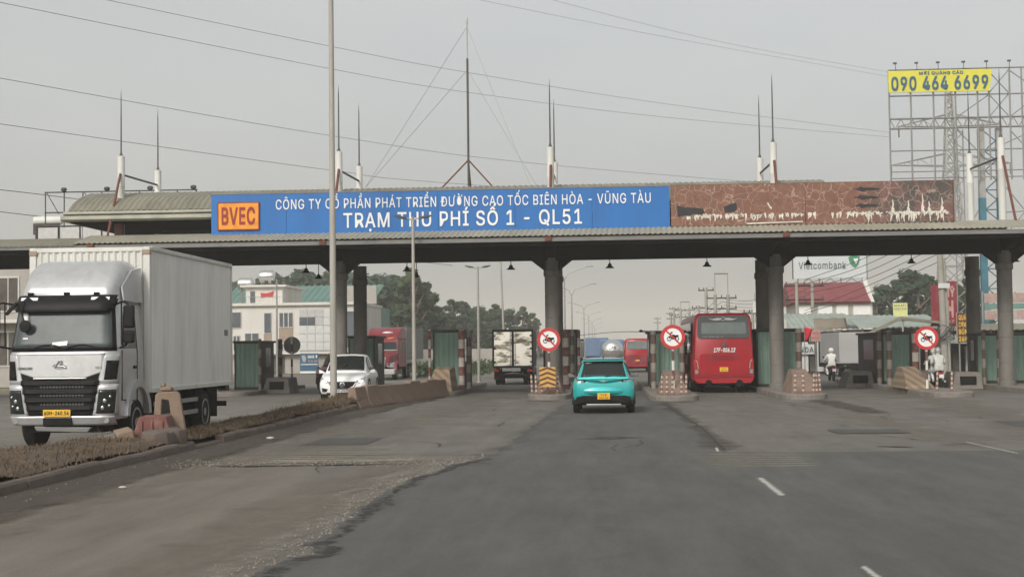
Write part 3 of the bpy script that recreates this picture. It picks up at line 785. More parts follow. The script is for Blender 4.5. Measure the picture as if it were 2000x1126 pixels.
# weathered brown billboard
def M_torn():
    mm, t, bs = _new('peeling_vinyl')
    n = _noise(t, 1.7, 8, 0.8)
    r1 = _ramp(t, n.outputs[0], [(0.3, (0.12, 0.055, 0.04)), (0.5, (0.18, 0.085, 0.06)), (0.7, (0.22, 0.115, 0.08))])
    n5 = _noise(t, 0.35, 4, 0.6)
    r5 = _ramp(t, n5.outputs[0], [(0.5, (0, 0, 0)), (0.66, (0.75, 0.75, 0.75))])
    c = _mix(t, r5.outputs[0], r1.outputs[0], (0.16, 0.115, 0.07))
    tc = t.nodes.new('ShaderNodeTexCoord')
    sp = t.nodes.new('ShaderNodeSeparateXYZ'); t.links.new(tc.outputs['Object'], sp.inputs[0])
    # soot patch and pink fade at the far end
    mr = t.nodes.new('ShaderNodeMapRange'); mr.inputs['From Min'].default_value = 1.9; mr.inputs['From Max'].default_value = 3.0
    t.links.new(sp.outputs[0], mr.inputs['Value'])
    n6 = _noise(t, 0.9, 5, 0.7)
    r6 = _ramp(t, n6.outputs[0], [(0.42, (0.17, 0.085, 0.078)), (0.56, (0.06, 0.058, 0.052))])
    c2 = _mix(t, mr.outputs[0], c.outputs[0], r6.outputs[0])
    wob = _noise(t, 1.2, 3, 0.6)
    ad = _mix(t, 0.75, tc.outputs['Object'], wob.outputs['Color'], 'ADD')
    v = t.nodes.new('ShaderNodeTexVoronoi'); v.feature = 'DISTANCE_TO_EDGE'; v.inputs['Scale'].default_value = 2.3
    t.links.new(ad.outputs[0], v.inputs['Vector'])
    vr = _ramp(t, v.outputs['Distance'], [(0.0, (0.6, 0.6, 0.6)), (0.035, (0, 0, 0))])
    n7 = _noise(t, 0.7, 3, 0.5)
    r7 = _ramp(t, n7.outputs[0], [(0.33, (0.1, 0.1, 0.1)), (0.5, (1, 1, 1))])
    k = _mix(t, 1.0, vr.outputs[0], r7.outputs[0], 'MULTIPLY')
    v2 = t.nodes.new('ShaderNodeTexVoronoi'); v2.feature = 'DISTANCE_TO_EDGE'; v2.inputs['Scale'].default_value = 5.5
    t.links.new(ad.outputs[0], v2.inputs['Vector'])
    vr2 = _ramp(t, v2.outputs['Distance'], [(0.0, (0.4, 0.4, 0.4)), (0.05, (0, 0, 0))])
    n8 = _noise(t, 1.3, 4, 0.6)
    r8 = _ramp(t, n8.outputs[0], [(0.45, (0, 0, 0)), (0.6, (1, 1, 1))])
    k2 = _mix(t, 1.0, vr2.outputs[0], r8.outputs[0], 'MULTIPLY')
    n9 = _noise(t, 3.0, 5, 0.7, stretch=(2.2, 1, 0.25))      # pale run-off streaks
    r9 = _ramp(t, n9.outputs[0], [(0.58, (0, 0, 0)), (0.78, (0.5, 0.5, 0.5))])
    c25 = _mix(t, k2.outputs[0], c2.outputs[0], (0.40, 0.29, 0.23))
    c26 = _mix(t, r9.outputs[0], c25.outputs[0], (0.36, 0.25, 0.19))
    c3 = _mix(t, k.outputs[0], c26.outputs[0], (0.52, 0.40, 0.32))
    t.links.new(c3.outputs[0], bs.inputs['Base Color']); bs.inputs['Roughness'].default_value = 0.85
    return mm
m['torn'] = M_torn()
BO = (8.22, 57.0, 6.66)
bill = thing('peeling_billboard', 'weathered brown billboard with cracked peeling print beside the blue board', 'billboard', BO)
for xa, xb in ((2.73, 8.0), (8.02, 13.73)):
    b = MB(BO); b.box(xa, xb, 57.0, 57.08, 6.68, 8.3); b.build('print_panel', 'torn', bill)
b = MB(BO); b.box(2.73, 13.76, 57.085, 57.16, 8.24, 8.33); b.box(2.73, 13.76, 57.085, 57.16, 6.62, 6.7); b.box(13.735, 13.78, 56.98, 57.16, 6.62, 8.33)
for k in range(5): b.box(3.5 + k * 2.4, 3.6 + k * 2.4, 57.085, 57.2, 6.6, 8.3)
b.build('frame', 'rust', bill)
rnd = random.Random(11)
def rag(bb, x0, x1, z0, z1, n, y=56.985):
    """ragged flap: jagged outline polygon 4 mm thick"""
    top = []; bot = []
    for i in range(n + 1):
        x = x0 + (x1 - x0) * i / n
        top.append((x, z1 + rnd.uniform(-0.04, 0.04))); bot.append((x, z0 + rnd.uniform(-0.12, 0.05)))
    for i in range(n):
        bb.prism([top[i], top[i + 1], bot[i + 1], bot[i]], 'y', y, y + 0.008)
b = MB(BO); b.prism([(2.97, 7.5), (3.3, 7.42), (3.7, 7.4), (4.0, 7.36), (4.05, 7.2), (3.95, 7.14), (3.6, 7.16), (3.4, 7.08), (3.15, 7.1), (3.0, 7.05)], 'y', 56.98, 56.99); b.build('tear', 'torndark', bill)
b = MB(BO); b.prism([(4.8, 7.42), (5.0, 7.5), (5.3, 7.58), (5.33, 7.4), (5.28, 7.24), (5.05, 7.2), (4.86, 7.2)], 'y', 56.98, 56.99); b.build('tear', 'torndark', bill)
for zc in (8.02, 7.69, 7.37):
    b = MB(BO)
    pts = [(9.85, zc + 0.02), (10.05, zc + 0.03), (10.15, zc + 0.1), (10.3, zc + 0.06), (10.6, zc + 0.05), (10.95, zc), (10.7, zc - 0.05), (10.4, zc - 0.05), (10.2, zc - 0.1), (10.1, zc - 0.03)]
    b.prism(pts, 'y', 56.98, 56.99); b.build('tear', 'torndark', bill)
b = MB(BO); x = 3.3
while x < 13.5:
    dens = 0.75 if x < 7.8 else (0.35 if x < 9.6 else 0.95)
    w = rnd.uniform(0.05, 0.17)
    if rnd.random() < dens:
        rag(b, x, x + w, 7.05 + rnd.uniform(-0.02, 0.05), 7.10 + rnd.uniform(-0.02, 0.04), 3)
        if rnd.random() < 0.8:
            xx = x + rnd.uniform(0, w * 0.7); l = rnd.uniform(0.06, 0.22 if x < 10 else 0.38); q1, q2 = rnd.uniform(-0.03, 0.03), rnd.uniform(-0.03, 0.03)
            b.prism([(xx, 7.07), (xx + rnd.uniform(0.03, 0.09), 7.07), (xx + 0.05 + q1, 7.06 - l * 0.5), (xx + 0.03 + q2, 7.06 - l), (xx + 0.01 + q2, 7.06 - l * 0.95), (xx - 0.01 + q1, 7.06 - l * 0.4)], 'y', 56.975, 56.982)
    x += w * 0.85
for xx, h in ((11.4, 0.5), (12.0, 0.45), (12.55, 0.7), (12.8, 0.4), (13.3, 0.55), (6.6, 0.0)):
    if h: b.prism([(xx - 0.05, 7.1), (xx + 0.04, 7.1), (xx + 0.07, 7.1 + h * 0.25), (xx + 0.02, 7.1 + h * 0.35), (xx + 0.045, 7.1 + h * 0.6), (xx + 0.01, 7.1 + h), (xx - 0.015, 7.1 + h * 0.95), (xx - 0.01, 7.1 + h * 0.5), (xx - 0.05, 7.1 + h * 0.3)], 'y', 56.972, 56.978)
b.prism([(6.5, 7.55), (6.56, 7.56), (6.62, 7.42), (6.7, 7.36), (6.68, 7.28), (6.6, 7.36)], 'y', 56.972, 56.978)
b.prism([(5.7, 6.76), (7.9, 6.80), (7.9, 6.76), (5.7, 6.71)], 'y', 56.96, 56.975)
b.build('torn_strips', 'tornwhite', bill, smooth=0)['kind'] = 'stuff'

# pendant lamps under the canopy
pend = None
for i, (x, yy) in enumerate(((-12.55, 60.0), (-8.25, 60.0), (-3.85, 60.0), (0.29, 60.0), (4.33, 60.0), (8.49, 60.0), (12.71, 60.0), (-13.02, 65.0), (-8.5, 65.0), (16.9, 60.0))):
    lab = ['black bell lamp hanging under the canopy, left of the tall pole', 'black bell lamp hanging just left of the double headed street lamp', 'black bell lamp hanging left of the middle column',
           'black bell lamp hanging above the teal car', 'black bell lamp hanging above the red coach', 'black bell lamp hanging in front of the bank billboard', 'black bell lamp hanging above the right motorcycle ban sign',
           'rear black bell lamp hanging close beside the tall pole', 'rear black bell lamp hanging close to the double headed street lamp', 'black bell lamp hanging at the far right canopy end'][i]
    if pend is None:
        pend = thing('pendant_lamp', lab, 'lamp', (x, yy, 6.12), 0, 'bell lamps under the canopy')
        b = MB(); b.tube([(0, 0, 0), (0, 0, -0.72)], 0.018, 6); b.build('rod', 'matblack', pend)
        b = MB(); b.lathe([(0.03, -0.68), (0.07, -0.72), (0.09, -0.80), (0.18, -0.87), (0.19, -0.89), (0.16, -0.88), (0.07, -0.83)], n=16); b.build('shade', 'matblack', pend)
    else: dup(pend, (x, yy, 6.12), 0, lab)

# ================================================================== ISLANDS, BOOTHS, POSTS
ISL = [(-16.2, 61.0, 1.7), (-11.0, 58.6, 1.5), (-6.8, 58.4, 1.6), (-2.1, 53.2, 1.6), (2.5, 50.6, 1.7), (7.1, 51.0, 1.7), (12.4, 51.6, 1.7), (16.8, 52.4, 2.0)]
iname = ['beside the corrugated booth near the box truck', 'under the column pair behind the white car', 'carrying the booth at the end of the barrier row', 'left of the teal car', 'between teal car and red coach',
         'right of the red coach', 'under the right motorcycle ban sign', 'at the right edge with two columns']
for (xc, y0, w), nm in zip(ISL, iname):
    b = MB((xc, y0, 0)); h = w / 2
    pts = [(xc - h, 73.0), (xc - h, y0 + 1.0), (xc - h * 0.8, y0 + 0.4), (xc - h * 0.4, y0 + 0.08), (xc, y0), (xc + h * 0.4, y0 + 0.08), (xc + h * 0.8, y0 + 0.4), (xc + h, y0 + 1.0), (xc + h, 73.0)]
    b.prism(pts, 'z', -0.02, 0.2)
    tag(b.build('traffic_island', 'concrete', bev=0.03), 'raised concrete toll island ' + nm, 'island', 'toll islands')

nose0 = None
for i, (xc, y0, lab) in enumerate(((-2.1, 54.3, 'sloping concrete crash nose behind the chevron board'), (2.5, 52.0, 'sloping concrete crash nose between teal car and coach'), (7.25, 52.2, 'sloping concrete crash nose right of the red coach'),
                    (12.0, 55.6, 'striped concrete crash nose under the right ban sign'), (17.4, 55.0, 'sloping concrete crash nose at the right picture edge'))):
    if nose0 is None or i == 3:
        b = MB(); hw = 0.55
        r = [[(-hw, 0, 0.19), (hw, 0, 0.19), (hw * 0.9, 0.02, 0.32), (-hw * 0.9, 0.02, 0.32)],
             [(-hw, 1.2, 0.19), (hw, 1.2, 0.19), (hw * 0.62, 1.2, 0.78), (-hw * 0.62, 1.2, 0.78)],
             [(-hw, 2.1, 0.19), (hw, 2.1, 0.19), (hw * 0.5, 2.1, 1.02), (-hw * 0.5, 2.1, 1.02)],
             [(-hw, 2.9, 0.19), (hw, 2.9, 0.19), (hw * 0.5, 2.9, 1.02), (-hw * 0.5, 2.9, 1.02)]]
        b.loft(r)
        o = b.build('crash_nose', 'stripe_yb' if i == 3 else 'barrier', bev=0.03)
        if nose0 is None: nose0 = o
    else:
        o = nose0.copy(); COL.objects.link(o)
    o.location = (xc, y0, 0)
    tag(o, lab, 'barrier', 'crash noses')
b = MB(); b.loft([[(-0.5, 0, 0.0), (0.5, 0, 0.0), (0.4, 0, 0.9), (-0.25, 0, 0.9)], [(-0.6, 1.6, 0.0), (0.6, 1.6, 0.0), (0.45, 1.6, 1.0), (-0.3, 1.6, 1.0)]])
o = b.build('crash_nose', 'stripe_yb', bev=0.03); o.location = (-6.75, 58.7, 0.19)
tag(o, 'yellow and black striped crash nose ending the barrier row', 'barrier', 'crash noses')

def booth(x0, x1, y0, d, z0, zt, label, full=True):
    O = ((x0 + x1) / 2, y0, z0)
    t = thing('toll_booth', label, 'booth', O, 0, 'toll booths')
    b = MB(O); b.box(x0 + 0.03, x1 - 0.03, y0 + 0.05, y0 + d, z0, zt - 0.1); b.build('cabin', 'darksteel', t)
    b = MB(O); corr_front(b, x0 + 0.07, x1 - 0.07, z0 + 0.12, zt - 0.13, y0 + 0.02); b.build('corrugated_panel', 'tin_green', t, smooth=0, solid=0.012)
    b = MB(O)
    for xa in (x0, x1 - 0.07): b.box(xa, xa + 0.07, y0 - 0.02, y0 + 0.06, z0, zt - 0.1)
    b.box(x0, x1, y0 - 0.02, y0 + 0.05, z0, z0 + 0.1); b.build('frame', 'darksteel', t)
    b = MB(O); b.box(x0 - 0.06, x1 + 0.06, y0 - 0.08, y0 + d + 0.1, zt - 0.1, zt); b.build('roof', 'darksteel', t, bev=0.02)
    for xs, sg in ((x0 + 0.03, -1), (x1 - 0.03, 1)):
        b = MB(O); a = xs + sg * 0.015
        b.box(min(xs, a), max(xs, a), y0 + d * 0.35, y0 + d * 0.75, z0 + (zt - z0) * 0.45, z0 + (zt - z0) * 0.85); w = b.build('side_window', 'window', t)
    return t
def corr_front(bb, x0, x1, z0, z1, y, period=0.19, amp=0.035):
    n = max(4, int((x1 - x0) / period) * 4); pat = (0, 0, 1, 1)
    vs = []
    for i in range(n + 1):
        x = x0 + (x1 - x0) * i / n
        vs += [(x, y - pat[i % 4] * amp, z0), (x, y - pat[i % 4] * amp, z1)]
    bb.add(vs, [(2 * i, 2 * i + 2, 2 * i + 3, 2 * i + 1) for i in range(n)])
booth(-16.85, -15.6, 64.6, 2.6, 0.2, 2.42, 'green corrugated toll booth right behind the white box truck')
booth(-11.85, -10.6, 66.0, 3.0, 0.2, 2.6, 'green corrugated toll booth behind the white car and columns')
booth(-7.42, -6.2, 62.0, 5.5, 0.2, 2.78, 'green corrugated toll booth at the end of the jersey barriers')
booth(-2.75, -1.2, 65.0, 4.0, 0.2, 2.75, 'dark toll booth hidden behind the middle column')
booth(1.92, 3.42, 61.0, 4.0, 0.2, 2.6, 'green corrugated toll booth behind the ban sign beside the coach')
booth(6.35, 8.15, 60.5, 4.5, 0.2, 2.62, 'dark green toll booth beside the columns right of the coach')
booth(12.0, 13.25, 63.0, 6.0, 0.2, 2.45, 'green corrugated toll booth behind the right ban sign')
booth(15.75, 17.9, 62.0, 1.3, 0.2, 2.35, 'green corrugated toll booth behind the rightmost columns')
# low concrete plinth blocks beside booths
for x, yy, lab in ((-14.9, 64.4, 'low concrete block right of the leftmost green booth'), (11.3, 64.5, 'low hollow concrete block left of the right green booth'), (15.0, 60.5, 'low hollow concrete block beside the rightmost columns'), (-17.9, 63.4, 'low concrete block left of the leftmost green booth')):
    b = MB((x, yy, 0)); b.loft([[(x - 0.65, yy, 0), (x + 0.65, yy, 0), (x + 0.65, yy + 2, 0), (x - 0.65, yy + 2, 0)], [(x - 0.45, yy + 0.1, 0.72), (x + 0.55, yy + 0.1, 0.72), (x + 0.55, yy + 1.9, 0.72), (x - 0.45, yy + 1.9, 0.72)]])
    t = thing('concrete_block', lab, 'block', (x, yy, 0)); b.build('shell', 'concrete', t, bev=0.03)
    b = MB((x, yy, 0)); b.box(x - 0.3, x + 0.35, yy - 0.01, yy + 0.1, 0.2, 0.55); b.build('opening', 'matblack', t)

GP = [(-7.52, 61.6, 2.6, 0.06, 'stripe_rw', 'thin white and red post at the left corner of the barrier-end booth'), (-6.12, 61.4, 2.55, 0.13, 'stripe_rw', 'thick red and white post at the front corner of the barrier-end booth'),
      (-5.9, 62.4, 2.55, 0.10, 'stripe_dull', 'dull banded post just behind the thick post of the barrier-end booth'),
      (-1.62, 60.6, 2.5, 0.13, 'stripe_rw', 'thick red and white post right of the middle column'), (-1.36, 61.6, 2.5, 0.09, 'stripe_dull', 'thinner banded post second to the right of the middle column'), (-1.1, 62.6, 2.5, 0.07, 'stripe_rw', 'thin banded post third to the right of the middle column'),
      (2.05, 60.2, 2.4, 0.12, 'stripe_dull', 'dull banded post left of the booth beside the coach'), (3.25, 60.4, 2.4, 0.11, 'stripe_dull', 'dull banded post right of the booth beside the coach'), (3.48, 61.4, 2.2, 0.06, 'stripe_rw', 'thin white and red post touching the coach outline'),
      (8.02, 59.9, 2.4, 0.13, 'stripe_dull', 'banded post right of the columns beside the coach'),
      (11.82, 62.7, 2.3, 0.10, 'stripe_dull', 'dull banded post left of the right green booth'), (12.07, 61.8, 2.3, 0.12, 'stripe_dull', 'banded post at the left front corner of the right green booth'), (13.12, 61.6, 2.3, 0.14, 'stripe_rw', 'bright red and white post left of the right ban sign'),
      (15.88, 61.3, 2.2, 0.08, 'stripe_dull', 'dull banded post against the rear rightmost column'), (16.42, 61.0, 2.2, 0.09, 'stripe_dull', 'dull banded post between the two rightmost columns'), (16.48, 60.2, 2.3, 0.13, 'stripe_rw', 'bright red and white post left of the rightmost column'),
      (17.45, 60.3, 2.2, 0.13, 'stripe_rw', 'red and white post at the right edge of the picture'), (-15.5, 63.9, 2.3, 0.07, 'stripe_dull', 'white and dark post at the corner of the leftmost booth'), (-15.05, 66.0, 2.3, 0.10, 'stripe_dull', 'dark banded post right of the leftmost booth'),
      (16.0, 75.0, 2.1, 0.10, 'stripe_rw', 'distant banded post beyond the rightmost booth lane')]
for x, yy, h, r, mt, lab in GP:
    b = MB((x, yy, 0)); b.lathe([(r, 0.19 if yy < 74 else 0), (r, 0.2 + h - 0.03), (r * 0.8, 0.2 + h)], (x, yy, 0), 'z', 14)
    tag(b.build('guard_post', mt), lab, 'post', 'banded guard posts')

DP = [(-2.72, 53.9), (-2.55, 53.7), (-1.78, 53.9), (-2.35, 54.0), (2.02, 51.4), (2.2, 51.2), (2.38, 51.05), (2.72, 51.2), (2.88, 51.3), (6.75, 51.6), (7.02, 51.4), (7.38, 51.5), (7.52, 51.6), (7.66, 51.75), (11.85, 52.2), (12.32, 52.0), (16.4, 53.2), (16.9, 53.0)]
GR = {0: 'left of the teal car', 1: 'in front of the coach ban sign', 2: 'on the island right of the coach', 3: 'below the right ban sign', 4: 'on the rightmost island'}
dp0 = None
for i, (x, yy) in enumerate(DP):
    g = 0 if i < 4 else 1 if i < 9 else 2 if i < 14 else 3 if i < 16 else 4
    if dp0 is None:
        b = MB(); b.lathe([(0.07, 0), (0.07, 0.03), (0.042, 0.05), (0.04, 0.72), (0.025, 0.75)], n=10); o = dp0 = b.build('delineator_post', 'stripe_small')
    else:
        o = dp0.copy(); COL.objects.link(o)
    o.location = (x, yy, 0.2); o.rotation_euler = (random.uniform(-0.05, 0.05), random.uniform(-0.06, 0.06), 0)
    first = (0, 4, 9, 14, 16)[g]; cnt = (4, 5, 5, 2, 2)[g]; order = sorted(range(first, first + cnt), key=lambda q: DP[q][0]).index(i)
    tag(o, ('leftmost', 'second', 'third', 'fourth', 'rightmost')[order if order < cnt - 1 else 4] + ' red delineator post with white bands ' + GR[g], 'post', 'delineator posts ' + GR[g])

def pictogram(t, cz, y, k=1.0):
    """motorcycle seen from the side, built flat"""
    b = MB(); q = []
    def ring(cx, cz_, r, w):
        n = 18
        for i in range(n):
            a0, a1 = 2 * PI * i / n, 2 * PI * (i + 1) / n
            b.prism([(cx + r * math.cos(a0), cz_ + r * math.sin(a0)), (cx + r * math.cos(a1), cz_ + r * math.sin(a1)), (cx + (r - w) * math.cos(a1), cz_ + (r - w) * math.sin(a1)), (cx + (r - w) * math.cos(a0), cz_ + (r - w) * math.sin(a0))], 'y', y - 0.006, y)
    ring(-0.13, cz - 0.06, 0.085, 0.028); ring(0.14, cz - 0.06, 0.085, 0.028)
    P = lambda pts: b.prism([(px, cz + pz) for px, pz in pts], 'y', y - 0.007, y - 0.0005)
    P([(-0.15, -0.06), (-0.11, -0.05), (-0.04, 0.14), (-0.08, 0.15)])
    P([(-0.09, 0.16), (-0.02, 0.2), (0.0, 0.16), (-0.06, 0.12)])
    P([(-0.07, 0.04), (0.0, 0.10), (0.09, 0.07), (0.2, 0.08), (0.22, 0.03), (0.12, 0.0), (0.14, -0.07), (0.0, -0.09), (-0.05, -0.04)])
    b.build('motorcycle_symbol', 'matblack', t, smooth=0)
sg0 = None
for i, (x, yy, zc, lab) in enumerate(((-2.1, 54.6, 2.25, 'round no-motorcycles sign above the chevron board, left of the teal car'), (2.49, 52.2, 2.27, 'round no-motorcycles sign on a banded post beside the red coach'), (12.1, 54.8, 2.13, 'round no-motorcycles sign above the motorbike with two riders'))):
    if sg0 is None:
        sg0 = thing('ban_sign', lab, 'sign', (x, yy, 0.2), 0, 'no-motorcycles signs')
        b = MB(); b.lathe([(0.05, 0), (0.05, 2.2)], (0, 0.06, 0), 'z', 12); b.build('post', 'stripe_signpost', sg0)
        b = MB(); b.lathe([(0.44, 0.0), (0.44, 0.02), (0.3, 0.021)], (0, 0, 2.05), 'y', 40); d = b.build('disc', 'signwhite', sg0)
        b = MB()
        n = 40
        for q in range(n):
            a0, a1 = 2 * PI * q / n, 2 * PI * (q + 1) / n
            b.prism([(0.445 * math.cos(a0), 2.05 + 0.445 * math.sin(a0)), (0.445 * math.cos(a1), 2.05 + 0.445 * math.sin(a1)), (0.325 * math.cos(a1), 2.05 + 0.325 * math.sin(a1)), (0.325 * math.cos(a0), 2.05 + 0.325 * math.sin(a0))], 'y', -0.012, 0.012)
        b.build('red_rim', 'signred', d, smooth=0)
        pictogram(d, 2.05, -0.003)
        b = MB(); b.prism([(-0.26, 2.27), (-0.22, 2.31), (0.26, 1.83), (0.22, 1.79)], 'y', -0.016, -0.011); b.build('red_bar', 'signred', d, smooth=0)
        s = sg0
    else: s = dup(sg0, (x, yy, 0.2), 0, lab)
    s.location.z = zc - 2.05
    for ch in s.children:
        if ch.name.startswith('post') and i == 2: pass
# chevron board
cb = thing('chevron_board', 'yellow and black chevron board below the left ban sign', 'sign', (-2.12, 53.6, 0.2))
m['chev_y'] = M('chevron_yellow', (0.55, 0.33, 0.08), 0.7, 0, 0.15, 8, (0.3, 0.2, 0.1), 0.5, 3)
b = MB(); b.box(-0.3, 0.3, 0, 0.025, 0.28, 1.02); b.build('plate', 'chev_y', cb)
for k in range(4):
    z = 0.3 + k * 0.18
    b = MB(); b.prism([(-0.3, z), (0, z + 0.11), (0.3, z), (0.3, z + 0.075), (0, z + 0.19), (-0.3, z + 0.075)], 'y', -0.006, -0.001); b.build('chevron', 'rust', cb, smooth=0)
b = MB(); b.lathe([(0.04, 0), (0.04, 0.5)], (0, 0.05, 0), 'z', 8); b.build('foot', 'rust', cb)
# back of a round sign near the left booth
rs = thing('round_sign', 'grey back of a round road sign between left booth and tall pole', 'sign', (-14.6, 66.5, 0.0))
b = MB(); b.lathe([(0.05, 0), (0.05, 2.6)], (0, -0.06, 0), 'z', 10); b.build('post', 'stripe_signpost', rs)
b = MB(); b.lathe([(0.4, 0), (0.4, 0.02)], (0, 0, 2.2), 'y', 30); b.build('disc', 'fascia', rs)

# jersey barriers from the median to the booth island
jb = None
N = 9
for i in range(N):
    u = (i + 0.5) / N
    x = -8.35 + u * (-6.62 + 8.35); yy = 47.0 + u * (58.7 - 47.0)
    lab = ['first tan jersey barrier beside the tall pole', 'second tan jersey barrier from the tall pole', 'third tan jersey barrier from the tall pole', 'fourth tan jersey barrier from the tall pole', 'middle tan jersey barrier of the row beside the white car',
           'sixth tan jersey barrier from the tall pole', 'third tan jersey barrier before the striped nose', 'second tan jersey barrier before the striped nose', 'last tan jersey barrier touching the striped nose'][i]
    if jb is None:
        b = MB(); pr = [(-0.3, 0), (0.3, 0), (0.3, 0.12), (0.17, 0.34), (0.11, 0.82), (-0.11, 0.82), (-0.17, 0.34), (-0.3, 0.12)]
        b.prism(pr, 'y', -0.66, 0.66); o = jb = b.build('jersey_barrier', 'barrier', bev=0.025)
    else:
        o = jb.copy(); COL.objects.link(o)
    o.location = (x, yy, random.uniform(-0.02, 0.02)); o.rotation_euler = (0, random.uniform(-0.03, 0.03), -math.atan2(1.7, 11.8) + random.uniform(-0.05, 0.05))
    o.scale.z = random.uniform(0.80, 0.92)
    tag(o, lab, 'barrier', 'jersey barrier row')
# broken red barrier with a beige block standing on the median by the truck
b = MB(); pr = [(-0.42, 0), (0.42, 0), (0.36, 0.2), (0.26, 0.52), (-0.26, 0.52), (-0.36, 0.2)]
b.prism(pr, 'y', -0.45, 0.45)
for k in range(-1, 2): b.box(k * 0.2 - 0.02, k * 0.2 + 0.02, -0.49, -0.44, 0.02, 0.44)
rb = thing('water_barrier', 'faded red plastic barrier stump on the median beside the truck', 'barrier', (-9.02, 28.4, 0.16), R(9))
b.build('body', 'redplastic', rb, bev=0.03)
bb_ = thing('hollow_block', 'beige hollow concrete block propped upright on the red barrier stump', 'block', (-8.95, 28.9, 0.25), R(14))
b = MB(); 
out_ = [(-0.27, 0), (-0.22, 0.82), (-0.18, 0.88), (0.2, 0.9), (0.27, 0.84), (0.40, 0.0), (0.13, 0.0), (0.05, 0.72), (-0.09, 0.74), (-0.12, 0.0)]
b.prism(out_, 'y', -0.12, 0.22); b.build('shell', 'beigeblock', bb_, bev=0.02)
b = MB(); b.ball((0.0, 0.05, 0.95), (0.15, 0.12, 0.07), 7, 5); b.ball((-0.07, 0.02, 1.02), (0.06, 0.07, 0.07), 6, 4); b.build('rubble_cap', 'beigeblock', bb_, smooth=0.4)
sl = thing('concrete_slab', 'broken pale concrete slab lying tilted in the grass before the truck wheel', 'slab', (-9.75, 27.4, 0.2), R(20))
b = MB(); b.box(-0.62, 0.25, -0.3, 0.3, -0.05, 0.1); o = b.build('slab', 'concrete', sl, bev=0.02); o.rotation_euler = (R(6), R(-10), 0)
b = MB(); b.box(0.26, 0.58, -0.28, 0.3, -0.12, 0.16); o = b.build('broken_end', 'beigeblock', sl, bev=0.03); o.rotation_euler = (R(4), R(-12), R(6))
b = MB(); rnd = random.Random(5)
for kx in range(3):
    cx, cy = -8.62 + rnd.uniform(-0.15, 0.1), 27.2 + kx * 0.55
    rings = []
    for zz, f in ((0.0, 1), (0.25, 0.98), (0.42, 0.85), (0.46, 0.4)):
        rings.append([(cx + math.cos(a) * 0.36 * f * rnd.uniform(0.85, 1.15), cy + math.sin(a) * 0.4 * f * rnd.uniform(0.85, 1.15), zz + rnd.uniform(-0.02, 0.02)) for a in [2 * PI * q / 9 for q in range(9)]])
    b.loft(rings)
tag(b.build('rubble_heap', 'kerb', median, bev=0.02), kind='stuff')
lt = MB((-7.35, 31.2, 0.03)); lt.ball((-7.35, 31.2, 0.04), (0.09, 0.06, 0.035), 7, 5); tag(lt.build('litter', 'litter', smooth=0), 'pale scrap of litter lying beside the median kerb', 'litter')
lt = MB((-6.9, 20.2, 0.03)); lt.ball((-6.9, 20.2, 0.03), (0.06, 0.04, 0.02), 7, 5); tag(lt.build('litter', 'litter', smooth=0), 'small pale scrap of litter on the road near the left edge', 'litter')

# ================================================================== VEHICLES
def lerp_tab(tab, x):
    if x <= tab[0][0]: return tab[0][1:]
    for a, c in zip(tab[:-1], tab[1:]):
        if x <= c[0]:
            u = (x - a[0]) / (c[0] - a[0]); return tuple(p + (q - p) * u for p, q in zip(a[1:], c[1:]))
    return tab[-1][1:]

# ------------------------------------------------------------------ white box truck (cab front at local y=0, facing -Y)
TR = thing('box_truck', 'white cab-over box truck with ribbed container body facing the camera', 'truck', (-10.86, 28.1, 0.0))
TAB = [(0.5, 0.10, 1.06), (0.7, 0.02, 1.11), (1.2, 0.0, 1.13), (1.92, 0.03, 1.13), (2.05, 0.06, 1.12), (2.9, 0.26, 1.05), (3.02, 0.34, 1.0)]
CRN = 0.30
def tfront(x, z):
    y0, w = lerp_tab(TAB, z); e = abs(x) - (w - CRN)
    return y0 + (CRN - math.sqrt(max(0.0, CRN * CRN - e * e)) if e > 0 else 0)
def tring(z, back=1.72, inset=0.0):
    y0, w = lerp_tab(TAB, z); w -= inset; pts = []
    pts.append((w, back, z)); 
    for q in range(9):
        a = q / 8 * PI / 2
        pts.append((w - CRN + CRN * math.cos(a), y0 + CRN - CRN * math.sin(a) + inset, z))
    for q in range(9):
        a = PI / 2 + q / 8 * PI / 2
        pts.append((-w + CRN + CRN * math.cos(a), y0 + CRN - CRN * math.sin(a) + inset, z))
    pts.append((-w, back, z))
    return pts
def tpatch(zs, xl, xr, off, name, mat, parent, nx=14, nz=8, solid=0.02):
    b = MB()
    def fn(u, v):
        z = zs[0] + (zs[1] - zs[0]) * v; x = xl(z) + (xr(z) - xl(z)) * u
        return (x, tfront(x, z) - off, z)
    b.grid(fn, nx, nz)
    return b.build(name, mat, parent, solid=solid)
K = lambda c: (lambda z: c)
def L2(z0, a, z1, c): return lambda z: a + (c - a) * (z - z0) / (z1 - z0)
b = MB(); b.loft([tring(z) for z in (0.62, 0.75, 1.0, 1.4, 1.92, 2.05, 2.5, 2.9, 3.02)] + [tring(3.06, 1.72, 0.12)]); cab = b.build('cab', 'silver', TR, smooth=0.9)
tpatch((1.99, 2.88), L2(1.99, -1.085, 2.88, -0.99), L2(1.99, 1.085, 2.88, 0.99), 0.012, 'windscreen_surround', 'black', cab, 22, 8)
ws = tpatch((2.06, 2.80), L2(2.06, -1.02, 2.80, -0.95), L2(2.06, 1.02, 2.80, 0.95), 0.026, 'windscreen', 'screen', cab, 22, 8)
for x0, sgn in ((-0.62, 1), (0.06, 1)):
    b = MB(); P = [(x0 + sgn * 0.6 * u, tfront(x0 + 0.6 * u, 2.03 + 0.09 * math.sin(u * PI)) - 0.06, 2.03 + 0.09 * math.sin(u * PI * 0.8)) for u in [k / 6 for k in range(7)]]
    b.tube(P, 0.014, 5); b.build('wiper', 'black', ws)
